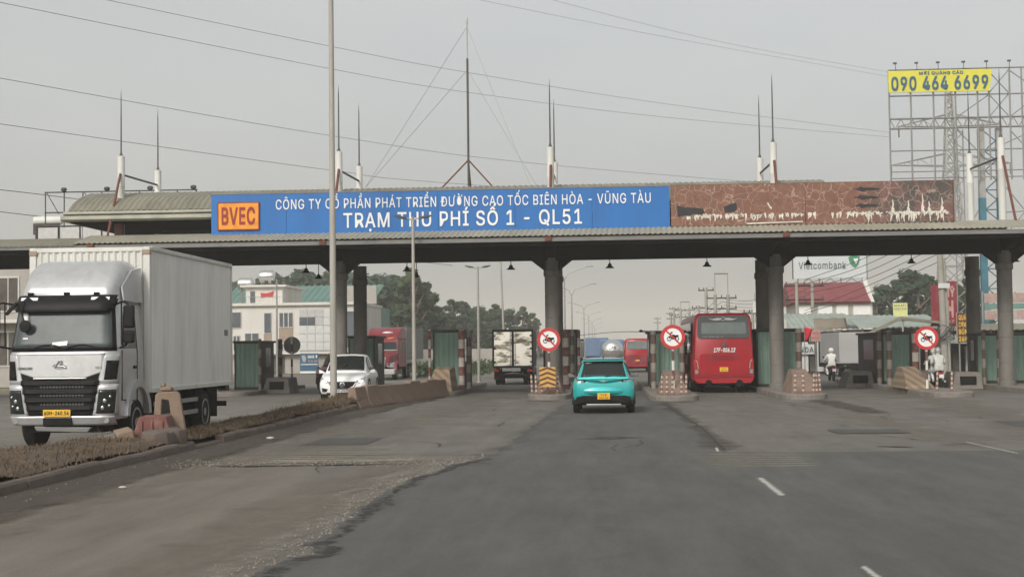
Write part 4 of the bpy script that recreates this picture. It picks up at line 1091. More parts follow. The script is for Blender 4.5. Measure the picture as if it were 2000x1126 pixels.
b = MB(); x = -0.2; b.add([(x, tfront(x, 2.1) - 0.05, 2.09), (x + 0.32, tfront(x + 0.3, 2.1) - 0.05, 2.11), (x + 0.33, tfront(x, 2.2) - 0.05, 2.20), (x + 0.02, tfront(x, 2.2) - 0.05, 2.17)], [(0, 1, 2, 3)]); b.build('paper_pass', 'wplate', ws, smooth=0, solid=0.004)
for (x, z, w, h) in ((-0.83, 2.62, 0.1, 0.12), (-0.84, 2.72, 0.09, 0.05), (-0.8, 2.24, 0.1, 0.03)):
    b = MB(); b.add([(x, tfront(x, z) - 0.045, z), (x + w, tfront(x + w, z) - 0.045, z), (x + w, tfront(x + w, z + h) - 0.045, z + h), (x, tfront(x, z + h) - 0.045, z + h)], [(0, 1, 2, 3)]); b.build('sticker', 'wplate', ws, smooth=0, solid=0.004)
# sun visor
b = MB(); b.loft([[(x, tfront(x, 2.9) - o, z) for x in [-1.02 + 2.04 * k / 16 for k in range(17)]] for z, o in ((3.12, -0.05), (3.10, 0.02), (2.86, 0.2), (2.80, 0.2), (2.84, 0.16), (3.04, -0.04))], caps=False, closed=False); vis = b.build('sun_visor', 'black', cab, solid=0.02)
for sx in (-0.9, 0.56):
    b = MB(); b.add([(sx, tfront(sx, 2.9) - 0.1, 3.02), (sx + 0.36, tfront(sx + 0.36, 2.9) - 0.1, 3.02), (sx + 0.36, tfront(sx + 0.36, 2.9) - 0.065, 3.08), (sx, tfront(sx, 2.9) - 0.065, 3.08)], [(0, 1, 2, 3)]); b.build('visor_marking', 'wplate', vis, smooth=0, solid=0.004)
# front panel, grille, bumper
hood = tpatch((1.46, 1.95), lambda z: -0.90 if z > 1.58 else -0.90 + (1.58 - z) / 0.12 * 0.38, lambda z: 0.90 if z > 1.58 else 0.90 - (1.58 - z) / 0.12 * 0.38, 0.022, 'front_panel', 'silver', cab, 20, 16)
tpatch((1.925, 1.955), K(-0.9), K(0.9), 0.05, 'panel_lip', 'white', hood, 16, 2)
tpatch((1.44, 1.468), K(-0.54), K(0.54), 0.055, 'panel_lip', 'white', hood, 12, 2)
gr = tpatch((0.70, 1.60), L2(0.70, -0.64, 1.60, -0.88), L2(0.70, 0.64, 1.60, 0.88), 0.008, 'grille', 'matblack', cab, 20, 10)
for z, hw in ((1.36, 0.80), (1.19, 0.76), (1.02, 0.72), (0.86, 0.68)):
    b = MB(); b.loft([[(x, tfront(x, z) - o, z + dz) for x in [-hw + 2 * hw * k / 14 for k in range(15)]] for dz, o in ((0.055, 0.01), (0.045, 0.05), (-0.035, 0.06), (-0.05, 0.02))], caps=False, closed=False)
    b.build('grille_bar', 'black', gr, solid=0.01)
for z in (1.28, 1.11, 0.93):
    b = MB()
    for k in range(14):
        x = -0.42 + k * 0.065
        b.prism([(x, z), (x + 0.03, z + 0.03), (x + 0.055, z), (x + 0.03, z - 0.03)], 'y', tfront(x, z) - 0.03, tfront(x, z) - 0.01)
    b.build('grille_mesh', 'rod', gr, smooth=0)['kind'] = 'stuff'
em = MB()
for k in range(20):
    a0, a1 = 2 * PI * k / 20, 2 * PI * (k + 1) / 20; yy = tfront(0, 1.7) - 0.06
    em.prism([(0.14 * math.cos(a0) - 0.02, 1.70 + 0.055 * math.sin(a0)), (0.14 * math.cos(a1) - 0.02, 1.70 + 0.055 * math.sin(a1)), (0.11 * math.cos(a1) - 0.02, 1.70 + 0.035 * math.sin(a1)), (0.11 * math.cos(a0) - 0.02, 1.70 + 0.035 * math.sin(a0))], 'y', yy, yy + 0.03)
em.tube([(-0.1, yy, 1.66), (-0.06, yy, 1.74), (-0.02, yy, 1.80), (0.03, yy, 1.80), (0.04, yy, 1.76), (0.0, yy, 1.72), (-0.06, yy, 1.70), (0.06, yy, 1.69), (0.12, yy, 1.66)], 0.016, 6)
em.build('emblem', 'chrome', hood)
text('CHENGLONG', -0.87, -0.57, 1.63, 0.05, tfront(-0.7, 1.65) - 0.045, 'matblack', hood, 'badge_lettering', 0.01, 0.006)
text('M3', 0.72, 0.84, 1.64, 0.05, tfront(0.8, 1.65) - 0.045, 'chrome', hood, 'badge_lettering', 0.01, 0.006)
bp = tpatch((0.52, 0.70), K(-1.06), K(1.06), 0.05, 'bumper', 'silver', cab, 24, 4, 0.04)
b = MB(); b.box(-0.34, 0.24, -0.05, 0.02, 0.52, 0.665); b.build('bumper_gap', 'matblack', bp)
pl = MB(); pl.box(-0.33, 0.23, -0.085, -0.07, 0.69, 0.83); pl = pl.build('number_plate', 'yplate', cab, bev=0.005)
text('60H-240.54', -0.30, 0.20, 0.725, 0.075, -0.087, 'matblack', pl, 'plate_lettering', 0.012, 0.003)
for s in (-1, 1):
    xl, xr = (0.66, 1.115) if s > 0 else (-1.115, -0.66)
    def side(a, c, za, d, e, zb, s=s):   # inner/outer x limits interpolated with height, mirrored
        f = L2(za, a, zb, d); g = L2(za, c, zb, e)
        return (f, g) if s > 0 else ((lambda z: -g(z)), (lambda z: -f(z)))
    l, r_ = side(0.655, 1.10, 0.70, 0.78, 1.125, 1.33); hl = tpatch((0.70, 1.33), l, r_, 0.03, 'headlight', 'silver', cab, 10, 8)
    l, r_ = side(0.735, 1.06, 0.75, 0.80, 1.10, 1.22); tpatch((0.75, 1.22), l, r_, 0.05, 'headlight_lens', 'glass', hl, 10, 8)
    for (xx, zz, rr) in ((0.86, 0.86, 0.05), (0.9, 1.0, 0.055), (0.98, 0.9, 0.035), (1.0, 1.08, 0.035)):
        b = MB(); b.ball((s * xx, tfront(xx, zz) - 0.05, zz), (rr * 0.85, 0.018, rr * 0.85), 10, 6); b.build('reflector', 'lens', hl)
    l, r_ = side(0.76, 1.12, 1.33, 0.90, 1.13, 1.94); ai = tpatch((1.33, 1.94), l, r_, 0.024, 'corner_panel', 'silver', cab, 10, 8)
    l, r_ = side(0.89, 1.10, 1.42, 0.94, 1.12, 1.80); tpatch((1.42, 1.80), l, r_, 0.042, 'air_intake', 'matblack', ai, 8, 6)
    b = MB(); b.lathe([(0.06, 0), (0.055, 0.03), (0.01, 0.035)], (s * 0.93, tfront(0.93, 0.61) - 0.09, 0.61), 'y', 14); b.build('fog_lamp', 'lens', bp)
    # cab side: window, door seams, handle
    xs = s * 1.128
    b = MB(); b.add([(s * 1.137, 0.42, 2.04), (s * 1.137, 1.22, 2.04), (s * 1.075, 1.22, 2.76), (s * 1.075, 0.62, 2.76)], [(0, 1, 2, 3)]); wdw = b.build('door_window', 'glass', cab, smooth=0, solid=0.012)
    b = MB()
    for (ya, za, yb, zb) in ((0.36, 1.0, 0.36, 2.0), (1.3, 0.95, 1.3, 2.0), (0.36, 1.0, 1.3, 0.95)):
        b.tube([(s * 1.131, ya, za), (s * 1.131, yb, zb)], 0.012, 4)
    b.tube([(s * 1.13, 1.3, 2.0), (s * 1.06, 1.3, 2.8)], 0.012, 4); b.build('door_seam', 'black', cab)
    b = MB(); b.box(min(xs, xs + s * 0.03), max(xs, xs + s * 0.03), 1.05, 1.25, 1.62, 1.68); b.build('door_handle', 'black', cab, bev=0.008)
    # wheel arch
    b = MB()
    rings = []
    for q in range(11):
        a = PI * (0.02 + 0.96 * q / 10); cy, cz = 1.28, 0.62
        ro, ri = 0.78, 0.62
        rings.append([(s * 0.8, cy - ri * math.cos(a), cz + ri * math.sin(a)), (s * 1.2, cy - ri * math.cos(a), cz + ri * math.sin(a)), (s * 1.2, cy - ro * math.cos(a), cz + ro * math.sin(a)), (s * 0.8, cy - ro * math.cos(a), cz + ro * math.sin(a))])
    b.loft(rings); b.build('wheel_arch', 'silver', cab)
    wheel(TR, (s * 1.0, 1.28, 0.5), 0.5, 0.28, side=s)
    wheel(TR, (s * 1.02, 6.35, 0.5), 0.5, 0.28, side=s); wheel(TR, (s * 0.72, 6.35, 0.5), 0.5, 0.26, side=s)
# mirrors
for s in (-1, 1):
    mr = MB(); mr.tube([(s * 1.0, 0.35, 2.93), (s * 1.25, 0.1, 2.98), (s * 1.36, 0.06, 2.92)], 0.022, 6); mr.tube([(s * 1.12, 0.3, 2.05), (s * 1.3, 0.08, 2.1), (s * 1.36, 0.06, 2.2)], 0.022, 6); mr.tube([(s * 1.2, 0.12, 2.96), (s * 1.2, 0.14, 2.1)], 0.016, 6)
    arm = mr.build('mirror_arm', 'black', cab)
    for za, zb in ((2.44, 2.90), (2.14, 2.40)):
        b = MB(); b.box(s * 1.38 - 0.115, s * 1.38 + 0.115, 0.0, 0.1, za, zb); b.build('mirror', 'black', arm, bev=0.04)
b = MB(); b.tube([(-0.78, 0.1, 3.0), (-0.80, -0.02, 2.8), (-0.74, -0.02, 2.6)], 0.014, 6); ra = b.build('front_mirror_arm', 'black', cab)
b = MB(); b.lathe([(0.02, -0.03), (0.11, -0.02), (0.125, 0.0), (0.11, 0.03), (0.02, 0.05)], (-0.72, -0.02, 2.5), 'y', 20); b.build('front_mirror', 'black', ra)
b = MB(); b.loft([[(-1.02, 0.2, 3.0), (-0.95, 0.15, 2.97), (-1.12, 0.05, 2.72), (-1.22, 0.1, 2.75)], [(-1.02, 0.28, 3.0), (-0.95, 0.23, 2.97), (-1.12, 0.11, 2.72), (-1.22, 0.16, 2.75)]]); b.build('kerb_mirror', 'black', cab, bev=0.02)
# roof fairing
def fring(y, w, z, r=0.22):
    pts = [(w + 0.03, y, 2.98)]
    for q in range(6):
        a = q / 5 * PI / 2; pts.append((w - r + r * math.cos(a), y, z - r + r * math.sin(a)))
    for q in range(6):
        a = PI / 2 + q / 5 * PI / 2; pts.append((-w + r + r * math.cos(a), y, z - r + r * math.sin(a)))
    pts.append((-w - 0.03, y, 2.98)); return pts
b = MB(); b.loft([fring(0.34, 0.84, 3.20, 0.1), fring(0.40, 0.90, 3.30, 0.16), fring(0.55, 0.94, 3.50, 0.22), fring(0.8, 0.98, 3.72, 0.25), fring(1.1, 1.0, 3.84, 0.25), fring(1.4, 1.02, 3.88, 0.25), fring(1.66, 1.02, 3.84, 0.25)]); fa = b.build('roof_fairing', 'silver', TR, smooth=1.0)
for s in (-1, 1):
    b = MB(); b.loft([[(s * 1.03, 0.7, 3.02), (s * 1.06, 0.7, 3.02), (s * 1.02, 0.7, 3.3), (s * 0.99, 0.7, 3.3)], [(s * 1.06, 1.2, 3.0), (s * 1.1, 1.2, 3.0), (s * 1.06, 1.2, 3.66), (s * 1.0, 1.2, 3.66)], [(s * 1.08, 1.7, 3.0), (s * 1.12, 1.7, 3.0), (s * 1.08, 1.7, 3.74), (s * 1.02, 1.7, 3.74)]]); b.build('fairing_wing', 'silver', fa)
for x in (-0.75, 0.0, 0.62):
    b = MB(); b.box(x - 0.06, x + 0.06, 0.30, 0.36, 3.13, 3.19); b.build('marker_lamp', 'black', fa, bev=0.015)
# container body
bx0, bx1, by0, by1, bz0, bz1 = -1.38, 1.24, 1.80, 8.55, 1.12, 4.20
b = MB(); b.box(bx0 + 0.04, bx1 - 0.03, by0 + 0.05, by1 - 0.03, bz0, bz1 - 0.03); body = b.build('container_body', 'boxside', TR)
b = MB()
n = 64; vs = []
for i in range(n + 1):
    x = bx0 + 0.14 + (bx1 - bx0 - 0.28) * i / n; q = (0, 0, 0.035, 0.035)[i % 4]
    vs += [(x, by0 + 0.045 - q, 1.3), (x, by0 + 0.045 - q, bz1 - 0.1)]
b.add(vs, [(2 * i, 2 * i + 2, 2 * i + 3, 2 * i + 1) for i in range(n)]); b.build('ribbed_front', 'boxwhite', body, smooth=0)
b = MB()
for xa, xb in ((bx0, bx0 + 0.14), (bx1 - 0.14, bx1)): b.box(xa, xb, by0, by0 + 0.14, bz0 - 0.02, bz1)
b.box(bx0 + 0.14, bx1 - 0.14, by0 + 0.005, by0 + 0.1, bz1 - 0.1, bz1 - 0.005); b.build('front_frame', 'boxwhite', body, bev=0.012)
for xa in (bx0 + 0.0, bx1 - 0.16):
    b = MB(); b.box(xa - 0.005 if xa > 0 else xa - 0.006, xa + 0.166 if xa > 0 else xa + 0.16, by0 - 0.012, by0 + 0.1, bz1 - 0.17, bz1 - 0.06); b.build('corner_casting', 'brownpanel', body, bev=0.01)
b = MB(); b.box(bx1 - 0.06, bx1 + 0.012, by0 + 0.145, by1, bz1 - 0.08, bz1 + 0.01); b.box(bx1 - 0.06, bx1 + 0.012, by0 + 0.145, by1, bz0 - 0.03, bz0 + 0.07); b.box(bx0 - 0.012, bx0 + 0.06, by0 + 0.145, by1, bz0 - 0.03, bz0 + 0.07); b.build('side_rail', 'boxwhite', body, bev=0.01)
for k in range(2):
    yy = by0 + 2.4 + k * 2.3
    b = MB(); b.box(bx1 - 0.031, bx1 - 0.0285, yy - 0.012, yy + 0.012, bz0 + 0.07, bz1 - 0.08); b.build('panel_seam', 'boxside', body)
b = MB(); b.box(bx1 - 0.03, bx1 - 0.018, 7.9, 8.2, 2.35, 2.5); b.build('stencil', 'fascia', body)
b = MB(); b.box(bx0 - 0.01, bx1 + 0.01, by1 - 0.03, by1 + 0.03, bz0, bz1); b.build('rear_doors', 'boxwhite', body, bev=0.02)
# chassis
b = MB(); b.box(-0.48, -0.34, 0.5, 8.5, 0.72, 1.06); b.box(0.34, 0.48, 0.5, 8.5, 0.72, 1.06)
for k in range(9): b.box(-1.2, 1.1, 1.9 + k * 0.8, 2.0 + k * 0.8, 0.98, 1.09)
b.build('chassis', 'matblack', TR)
b = MB(); b.lathe([(0.1, -0.9), (0.1, 0.9)], (0, 1.28, 0.5), 'x', 10); b.box(-0.8, 0.8, 0.18, 0.8, 0.36, 0.6); b.build('axle', 'matblack', TR)
b = MB(); b.lathe([(0.14, -0.9), (0.2, -0.2), (0.28, 0), (0.2, 0.2), (0.14, 0.9)], (0, 6.35, 0.5), 'x', 12); b.build('axle', 'matblack', TR)
b = MB(); b.prism([(-0.5, 0.40), (0.55, 0.36), (0.62, 0.47), (-0.55, 0.5)], 'y', 0.0, 0.25); b.build('front_skid', 'fascia', TR, bev=0.02)
for s in (-1, 1):
    b = MB(); b.box(s * 0.95 - 0.25, s * 0.95 + 0.25, 2.6, 3.9, 0.55, 1.0); b.build('fuel_tank', 'darksteel', TR, bev=0.08)
    for z in (0.55, 0.83):
        b = MB(); b.box(s * 1.17 - 0.02, s * 1.17 + 0.02, 2.3, 5.6, z - 0.05, z + 0.05); b.build('side_guard', 'galv', TR, bev=0.008)
    for yy in (2.5, 4.0, 5.5):
        b = MB(); b.box(s * 1.15 - 0.015, s * 1.15 + 0.01, yy - 0.03, yy + 0.03, 0.5, 1.08); b.build('guard_bracket', 'matblack', TR)
    for yy in (5.70, 7.02):
        b = MB(); b.box(s * 1.0 - 0.2, s * 1.0 + 0.25, yy, yy + 0.03, 0.35, 1.08); b.build('mud_flap', 'rubber', TR)
    b = MB(); b.box(s * 0.7 - 0.35, s * 0.7 + 0.4, 8.42, 8.5, 0.55, 0.68); b.box(s * 0.7 - 0.05, s * 0.7 + 0.05, 8.42, 8.5, 0.6, 1.05); b.build('rear_guard', 'matblack', TR)

# ------------------------------------------------------------------ cars (front towards +Y)
def smooth_rows(tab, n):
    """resample a station table with Catmull-Rom so lofts are round"""
    out = []
    k = len(tab)
    for i in range(k - 1):
        p0, p1, p2, p3 = tab[max(0, i - 1)], tab[i], tab[i + 1], tab[min(k - 1, i + 2)]
        for q in range(n):
            u = q / n; r = []
            for a, c, d, e in zip(p0, p1, p2, p3):
                v = 0.5 * ((2 * c) + (-a + d) * u + (2 * a - 5 * c + 4 * d - e) * u * u + (-a + 3 * c - 3 * d + e) * u ** 3)
                v = max(min(v, max(c, d) + 0.01), min(c, d) - 0.01)
                r.append(v)
            out.append(tuple(r))
    out.append(tab[-1]); return out
def car_lower(tab, n=3):
    rings = []
    for (y, zb, zt, wb, wm, wt) in smooth_rows(tab, n):
        h = zt - zb
        half = [(wb * 0.8, zb), (wb, zb + 0.04 * h), (wb + (wm - wb) * 0.7, zb + 0.2 * h), (wm, zb + 0.4 * h), (wm, zb + 0.62 * h), (wm + (wt - wm) * 0.4, zb + 0.84 * h), (wt, zb + 0.95 * h), (wt * 0.88, zt), (wt * 0.5, zt + 0.012)]
        rings.append([(x, y, z) for x, z in half] + [(-x, y, z) for x, z in half[::-1]])
    return rings
def car_cabin(tab, n=4):
    rows = smooth_rows(tab, n); rings = []
    for (y, zb, zr, wb, wr) in rows:
        h = zr - zb
        half = [(wb, zb), (wb + (wr - wb) * 0.5, zb + h * 0.5), (wr + 0.01, zb + h * 0.9), (wr - 0.03, zb + h * 0.975), (wr * 0.8, zr), (wr * 0.4, zr + 0.018)]
        rings.append([(x, y, z) for x, z in half] + [(-x, y, z) for x, z in half[::-1]])
    return rows, rings
def cab_at(rows, y):
    return lerp_tab([tuple(r) for r in rows], y)   # zb, zr, wb, wr
def make_car(name, label, paint, loc, rz, low, cabt, glass_y, side_y, wy, wr, tw, group=None):
    t = thing(name, label, 'car', loc, rz, group)
    b = MB(); b.loft(car_lower(low)); body = b.build('body', paint, t, smooth=0.9)
    rows, rings = car_cabin(cabt); b = MB(); b.loft(rings); roof = b.build('cabin', paint, t, smooth=0.9)
    def top_patch(ya, yb, k, nm, ka=0.0):
        b = MB()
        def fn(u, v):
            y = ya + (yb - ya) * v; zb, zr, wb, wr_ = cab_at(rows, y); x = (u * 2 - 1) * (wr_ * k + ka * (1 - v))
            return (x, y, zr + 0.028 - 0.03 * (abs(x) / max(wr_, 0.1)) ** 2)
        b.grid(fn, 12, 8); return b.build(nm, 'glass', roof, solid=0.015)
    rear_g = top_patch(glass_y[0], glass_y[1], 0.93, 'rear_window')
    top_patch(glass_y[3], glass_y[2], 0.95, 'windscreen')
    for s in (-1, 1):
        for (ya, yb) in side_y:
            b = MB()
            def fn(u, v):
                y = ya + (yb - ya) * u; zb, zr, wb, wr_ = cab_at(rows, y); h = zr - zb; q = 0.12 + 0.74 * v
                x = wb + (wr_ - wb) * q + 0.012
                return (s * x, y, zb + h * q)
            b.grid(fn, 6, 4); b.build('side_window', 'glass', roof, solid=0.01)
        for y in wy:
            w = wheel(t, (s * tw, y, wr), wr, 0.22, side=s)
            b = MB(); n = 14; rr = []
            for q in range(n + 1):
                a = PI * (-0.06 + 1.12 * q / n)
                rr.append([(s * (tw - 0.1), y - math.cos(a) * (wr + 0.02), wr + math.sin(a) * (wr + 0.02)), (s * (tw + 0.135), y - math.cos(a) * (wr + 0.02), wr + math.sin(a) * (wr + 0.02)), (s * (tw + 0.135), y - math.cos(a) * (wr + 0.1), wr + math.sin(a) * (wr + 0.1)), (s * (tw - 0.1), y - math.cos(a) * (wr + 0.1), wr + math.sin(a) * (wr + 0.1))])
            b.loft(rr); b.build('wheel_arch', 'black', t)
        b = MB(); ym = side_y[0][1] - 0.1 if False else cabt[-1][0] - 0.45
        b.loft([[(s * 0.86, ym, 1.0), (s * 0.86, ym + 0.06, 1.0), (s * 0.86, ym + 0.06, 1.04), (s * 0.86, ym, 1.04)], [(s * 1.0, ym - 0.02, 1.0), (s * 1.0, ym + 0.08, 1.0), (s * 1.0, ym + 0.08, 1.12), (s * 1.0, ym - 0.02, 1.12)], [(s * 1.09, ym - 0.02, 1.0), (s * 1.09, ym + 0.06, 1.0), (s * 1.09, ym + 0.06, 1.13), (s * 1.09, ym - 0.02, 1.13)]]); b.build('mirror', 'fascia' if paint == 'teal' else paint, t, bev=0.02)
    return t, body, roof, rear_g
LOW = [(-2.10, 0.44, 0.90, 0.66, 0.74, 0.66), (-2.06, 0.36, 0.98, 0.74, 0.84, 0.78), (-1.90, 0.29, 1.03, 0.82, 0.90, 0.85), (-1.2, 0.24, 1.04, 0.86, 0.91, 0.87), (0.0, 0.22, 1.02, 0.86, 0.91, 0.87), (1.0, 0.22, 0.99, 0.86, 0.91, 0.86), (1.55, 0.24, 0.95, 0.84, 0.90, 0.82), (1.95, 0.28, 0.86, 0.76, 0.85, 0.74), (2.12, 0.38, 0.74, 0.62, 0.70, 0.6)]
CAB = [(-2.02, 0.98, 1.02, 0.76, 0.72), (-1.80, 1.0, 1.30, 0.78, 0.645), (-1.62, 1.0, 1.50, 0.80, 0.60), (-1.2, 1.02, 1.565, 0.82, 0.60), (-0.3, 1.02, 1.60, 0.84, 0.62), (0.3, 1.01, 1.56, 0.84, 0.62), (0.75, 1.0, 1.30, 0.83, 0.67), (1.15, 0.98, 1.0, 0.80, 0.72)]
car, body, roof, rg = make_car('teal_car', 'teal compact crossover car seen from behind in the middle lane', 'teal', (-0.03, 43.9, 0.01), 0, LOW, CAB, (-1.985, -1.66, 0.42, 1.1), ((-1.45, -0.75), (-0.68, 0.1), (0.15, 0.7)), (-1.35, 1.38), 0.345, 0.79)
b = MB(); b.loft([[(-0.62, -1.78, 1.515), (0.62, -1.78, 1.515), (0.6, -1.78, 1.54), (-0.6, -1.78, 1.54)], [(-0.62, -1.45, 1.53), (0.62, -1.45, 1.53), (0.6, -1.45, 1.585), (-0.6, -1.45, 1.585)]]); b.build('spoiler', 'teal', roof, bev=0.01)
b = MB(); b.prism([(-1.2, 1.58), (-0.98, 1.585), (-1.16, 1.66), (-1.2, 1.66)], 'x', -0.015, 0.015); b.build('antenna_fin', 'black', roof)
for s in (-1, 1):
    b = MB(); b.tube([(s * 0.58, -1.4, 1.575), (s * 0.6, -0.4, 1.625), (s * 0.6, 0.2, 1.59)], 0.018, 6); b.build('roof_rail', 'chrome', roof)
    b = MB(); b.loft([[(s * 0.08, -2.135, 0.905), (s * 0.08, -2.135, 0.925), (s * 0.08, -2.05, 0.93), (s * 0.08, -2.05, 0.9)], [(s * 0.14, -2.135, 0.935), (s * 0.14, -2.135, 0.96), (s * 0.14, -2.05, 0.96), (s * 0.14, -2.05, 0.93)], [(s * 0.5, -2.11, 0.955), (s * 0.5, -2.11, 0.985), (s * 0.5, -2.0, 0.985), (s * 0.5, -2.0, 0.95)], [(s * 0.56, -2.10, 0.90), (s * 0.56, -2.10, 1.0), (s * 0.56, -1.95, 1.0), (s * 0.56, -1.95, 0.9)], [(s * 0.80, -2.04, 0.90), (s * 0.80, -2.04, 1.0), (s * 0.80, -1.9, 1.0), (s * 0.80, -1.9, 0.9)], [(s * 0.88, -1.88, 0.93), (s * 0.88, -1.88, 0.985), (s * 0.87, -1.75, 0.985), (s * 0.87, -1.75, 0.93)]])
    tl = b.build('tail_lamp', 'glass', body)
    b = MB(); b.box(min(s * 0.58, s * 0.66), max(s * 0.58, s * 0.66), -2.115, -2.09, 0.915, 0.97); b.build('lamp_cluster', 'lens', tl)
    b = MB(); b.box(min(s * 0.74, s * 0.80), max(s * 0.74, s * 0.80), -2.08, -2.02, 0.915, 0.985); b.build('lamp_cluster', 'lens', tl)
tg = MB(); prf = [(-2.05, 1.0), (-2.10, 0.965), (-2.12, 0.93), (-2.085, 0.87), (-2.075, 0.78), (-2.14, 0.715), (-2.155, 0.66), (-2.145, 0.60), (-2.10, 0.54)]
tg.loft([[(x, y + 0.16 * (abs(x) / 0.80) ** 3, z) for y, z in prf] for x in [-0.80 + 0.08 * k for k in range(21)]], caps=False, closed=False)
tg = tg.build('tailgate', 'teal', body, solid=0.02, smooth=0.9)
for s in (-1, 1):
    b = MB(); b.tube([(s * 0.68, -2.11 + 0.1 + 0.0, 0.93), (s * 0.68, -1.985, 0.8), (s * 0.68, -2.055, 0.70), (s * 0.66, -2.03, 0.56)], 0.007, 4); b.build('panel_gap', 'black', tg)
b = MB(); b.prism([(-0.07, 0.985), (-0.03, 0.985), (0, 0.93), (0.03, 0.985), (0.07, 0.985), (0.012, 0.90), (-0.012, 0.90)], 'y', -2.15, -2.115); b.build('emblem', 'chrome', body)
b = MB(); b.loft([[(-0.86, -1.9, 0.24), (0.86, -1.9, 0.24), (0.86, -1.9, 0.52), (-0.86, -1.9, 0.52)], [(-0.80, -2.12, 0.30), (0.80, -2.12, 0.30), (0.76, -2.12, 0.50), (-0.76, -2.12, 0.50)], [(-0.66, -2.14, 0.33), (0.66, -2.14, 0.33), (0.62, -2.14, 0.54), (-0.62, -2.14, 0.54)]]); bmp = b.build('bumper', 'black', body, bev=0.02)
b = MB(); b.box(-0.18, 0.18, -2.175, -2.155, 0.42, 0.60); pl = b.build('number_plate', 'yplate', body, bev=0.004)
text('51K', -0.09, 0.09, 0.525, 0.05, -2.177, 'rust', pl, 'plate_lettering', 0.01, 0.002); text('042.43', -0.13, 0.13, 0.44, 0.06, -2.177, 'rust', pl, 'plate_lettering', 0.01, 0.002)
b = MB(); b.box(-0.5, 0.5, -2.13, -2.08, 0.25, 0.29); b.build('skid_plate', 'galvlight', bmp, bev=0.01)
b = MB(); b.tube([(0.05, -2.02, 1.07), (0.3, -1.98, 1.10)], 0.01, 4); b.build('rear_wiper', 'black', rg)
b = MB(); b.add([(-0.52, -1.705, 1.455), (-0.32, -1.705, 1.455), (-0.32, -1.695, 1.475), (-0.52, -1.695, 1.475)], [(0, 1, 2, 3)]); b.build('window_sticker', 'wplate', rg, solid=0.004)

# white SUV facing the camera
LOW2 = [(-2.25, 0.46, 0.95, 0.66, 0.76, 0.66), (-2.15, 0.36, 1.05, 0.78, 0.88, 0.80), (-1.6, 0.26, 1.08, 0.86, 0.92, 0.87), (0.0, 0.24, 1.05, 0.87, 0.92, 0.88), (1.0, 0.24, 1.04, 0.87, 0.92, 0.87), (1.6, 0.25, 1.0, 0.86, 0.92, 0.84), (2.05, 0.26, 0.92, 0.82, 0.89, 0.76), (2.22, 0.28, 0.84, 0.74, 0.80, 0.66), (2.28, 0.34, 0.74, 0.62, 0.66, 0.55)]
CAB2 = [(-2.1, 1.0, 1.06, 0.78, 0.74), (-1.75, 1.02, 1.45, 0.80, 0.62), (-1.2, 1.04, 1.62, 0.83, 0.62), (-0.2, 1.05, 1.68, 0.85, 0.64), (0.3, 1.04, 1.64, 0.85, 0.64), (0.75, 1.04, 1.38, 0.84, 0.70), (1.25, 1.02, 1.05, 0.80, 0.75)]
suv, body, roof, rg = make_car('white_suv', 'white crossover car with lit headlamps facing the camera beside the barriers', 'white', (-9.98, 55.9, 0.0), PI + R(3), LOW2, CAB2, (-2.0, -1.75, 0.38, 1.18), ((-1.5, -0.75), (-0.68, 0.05), (0.1, 0.62)), (-1.4, 1.42), 0.36, 0.8)
suv.scale = (1, 1, 1.05)
b = MB(); b.prism([(-0.5, 0.72), (0.5, 0.72), (0.42, 0.56), (0.25, 0.47), (-0.25, 0.47), (-0.42, 0.56)], 'y', 2.2, 2.31); gr = b.build('grille', 'black', body, bev=0.01)
b = MB(); b.tube([(-0.52, 2.30, 0.70), (-0.42, 2.32, 0.55), (-0.25, 2.33, 0.46), (0.25, 2.33, 0.46), (0.42, 2.32, 0.55), (0.52, 2.30, 0.70)], 0.018, 6); b.build('grille_chrome', 'chrome', gr)
b = MB(); b.lathe([(0.10, 0), (0.1, 0.02), (0.075, 0.025), (0.075, 0.0)], (0, 2.315, 0.60), 'y', 20); b.tube([(-0.09, 2.335, 0.625), (-0.03, 2.335, 0.6), (0, 2.335, 0.57), (0.03, 2.335, 0.6), (0.09, 2.335, 0.625)], 0.014, 5); b.build('emblem', 'chrome', gr)
for s in (-1, 1):
    b = MB(); b.loft([[(s * 0.50, 2.30, 0.70), (s * 0.50, 2.30, 0.74), (s * 0.5, 2.2, 0.74), (s * 0.5, 2.2, 0.7)], [(s * 0.66, 2.28, 0.66), (s * 0.66, 2.27, 0.80), (s * 0.66, 2.1, 0.82), (s * 0.66, 2.1, 0.66)], [(s * 0.84, 2.15, 0.70), (s * 0.82, 2.12, 0.88), (s * 0.82, 1.9, 0.9), (s * 0.86, 1.9, 0.7)]]); hl = b.build('headlight', 'lens', body)
    b = MB(); b.ball((s * 0.69, 2.275, 0.73), (0.085, 0.035, 0.05), 12, 6); b.build('lit_bulb', 'headlamp_on', hl)
    b = MB(); b.prism([(s * 0.55, 0.46), (s * 0.78, 0.50), (s * 0.76, 0.36), (s * 0.60, 0.36)], 'y', 2.12, 2.285); b.build('fog_lamp', 'black', body)
b = MB(); b.box(-0.6, 0.6, 2.2, 2.3, 0.24, 0.33); b.build('lower_intake', 'black', body, bev=0.02)
b = MB(); b.box(-0.24, 0.24, 2.305, 2.325, 0.34, 0.45); pl = b.build('number_plate', 'wplate', body)
text('60A-305.79', -0.21, 0.21, 0.37, 0.055, 2.327, 'matblack', pl, 'plate_lettering', 0.01, 0.002, facing=1)
b = MB(); b.prism([(-1.0, 1.66), (-0.8, 1.665), (-0.98, 1.74)], 'x', -0.015, 0.015); b.build('antenna_fin', 'black', roof)

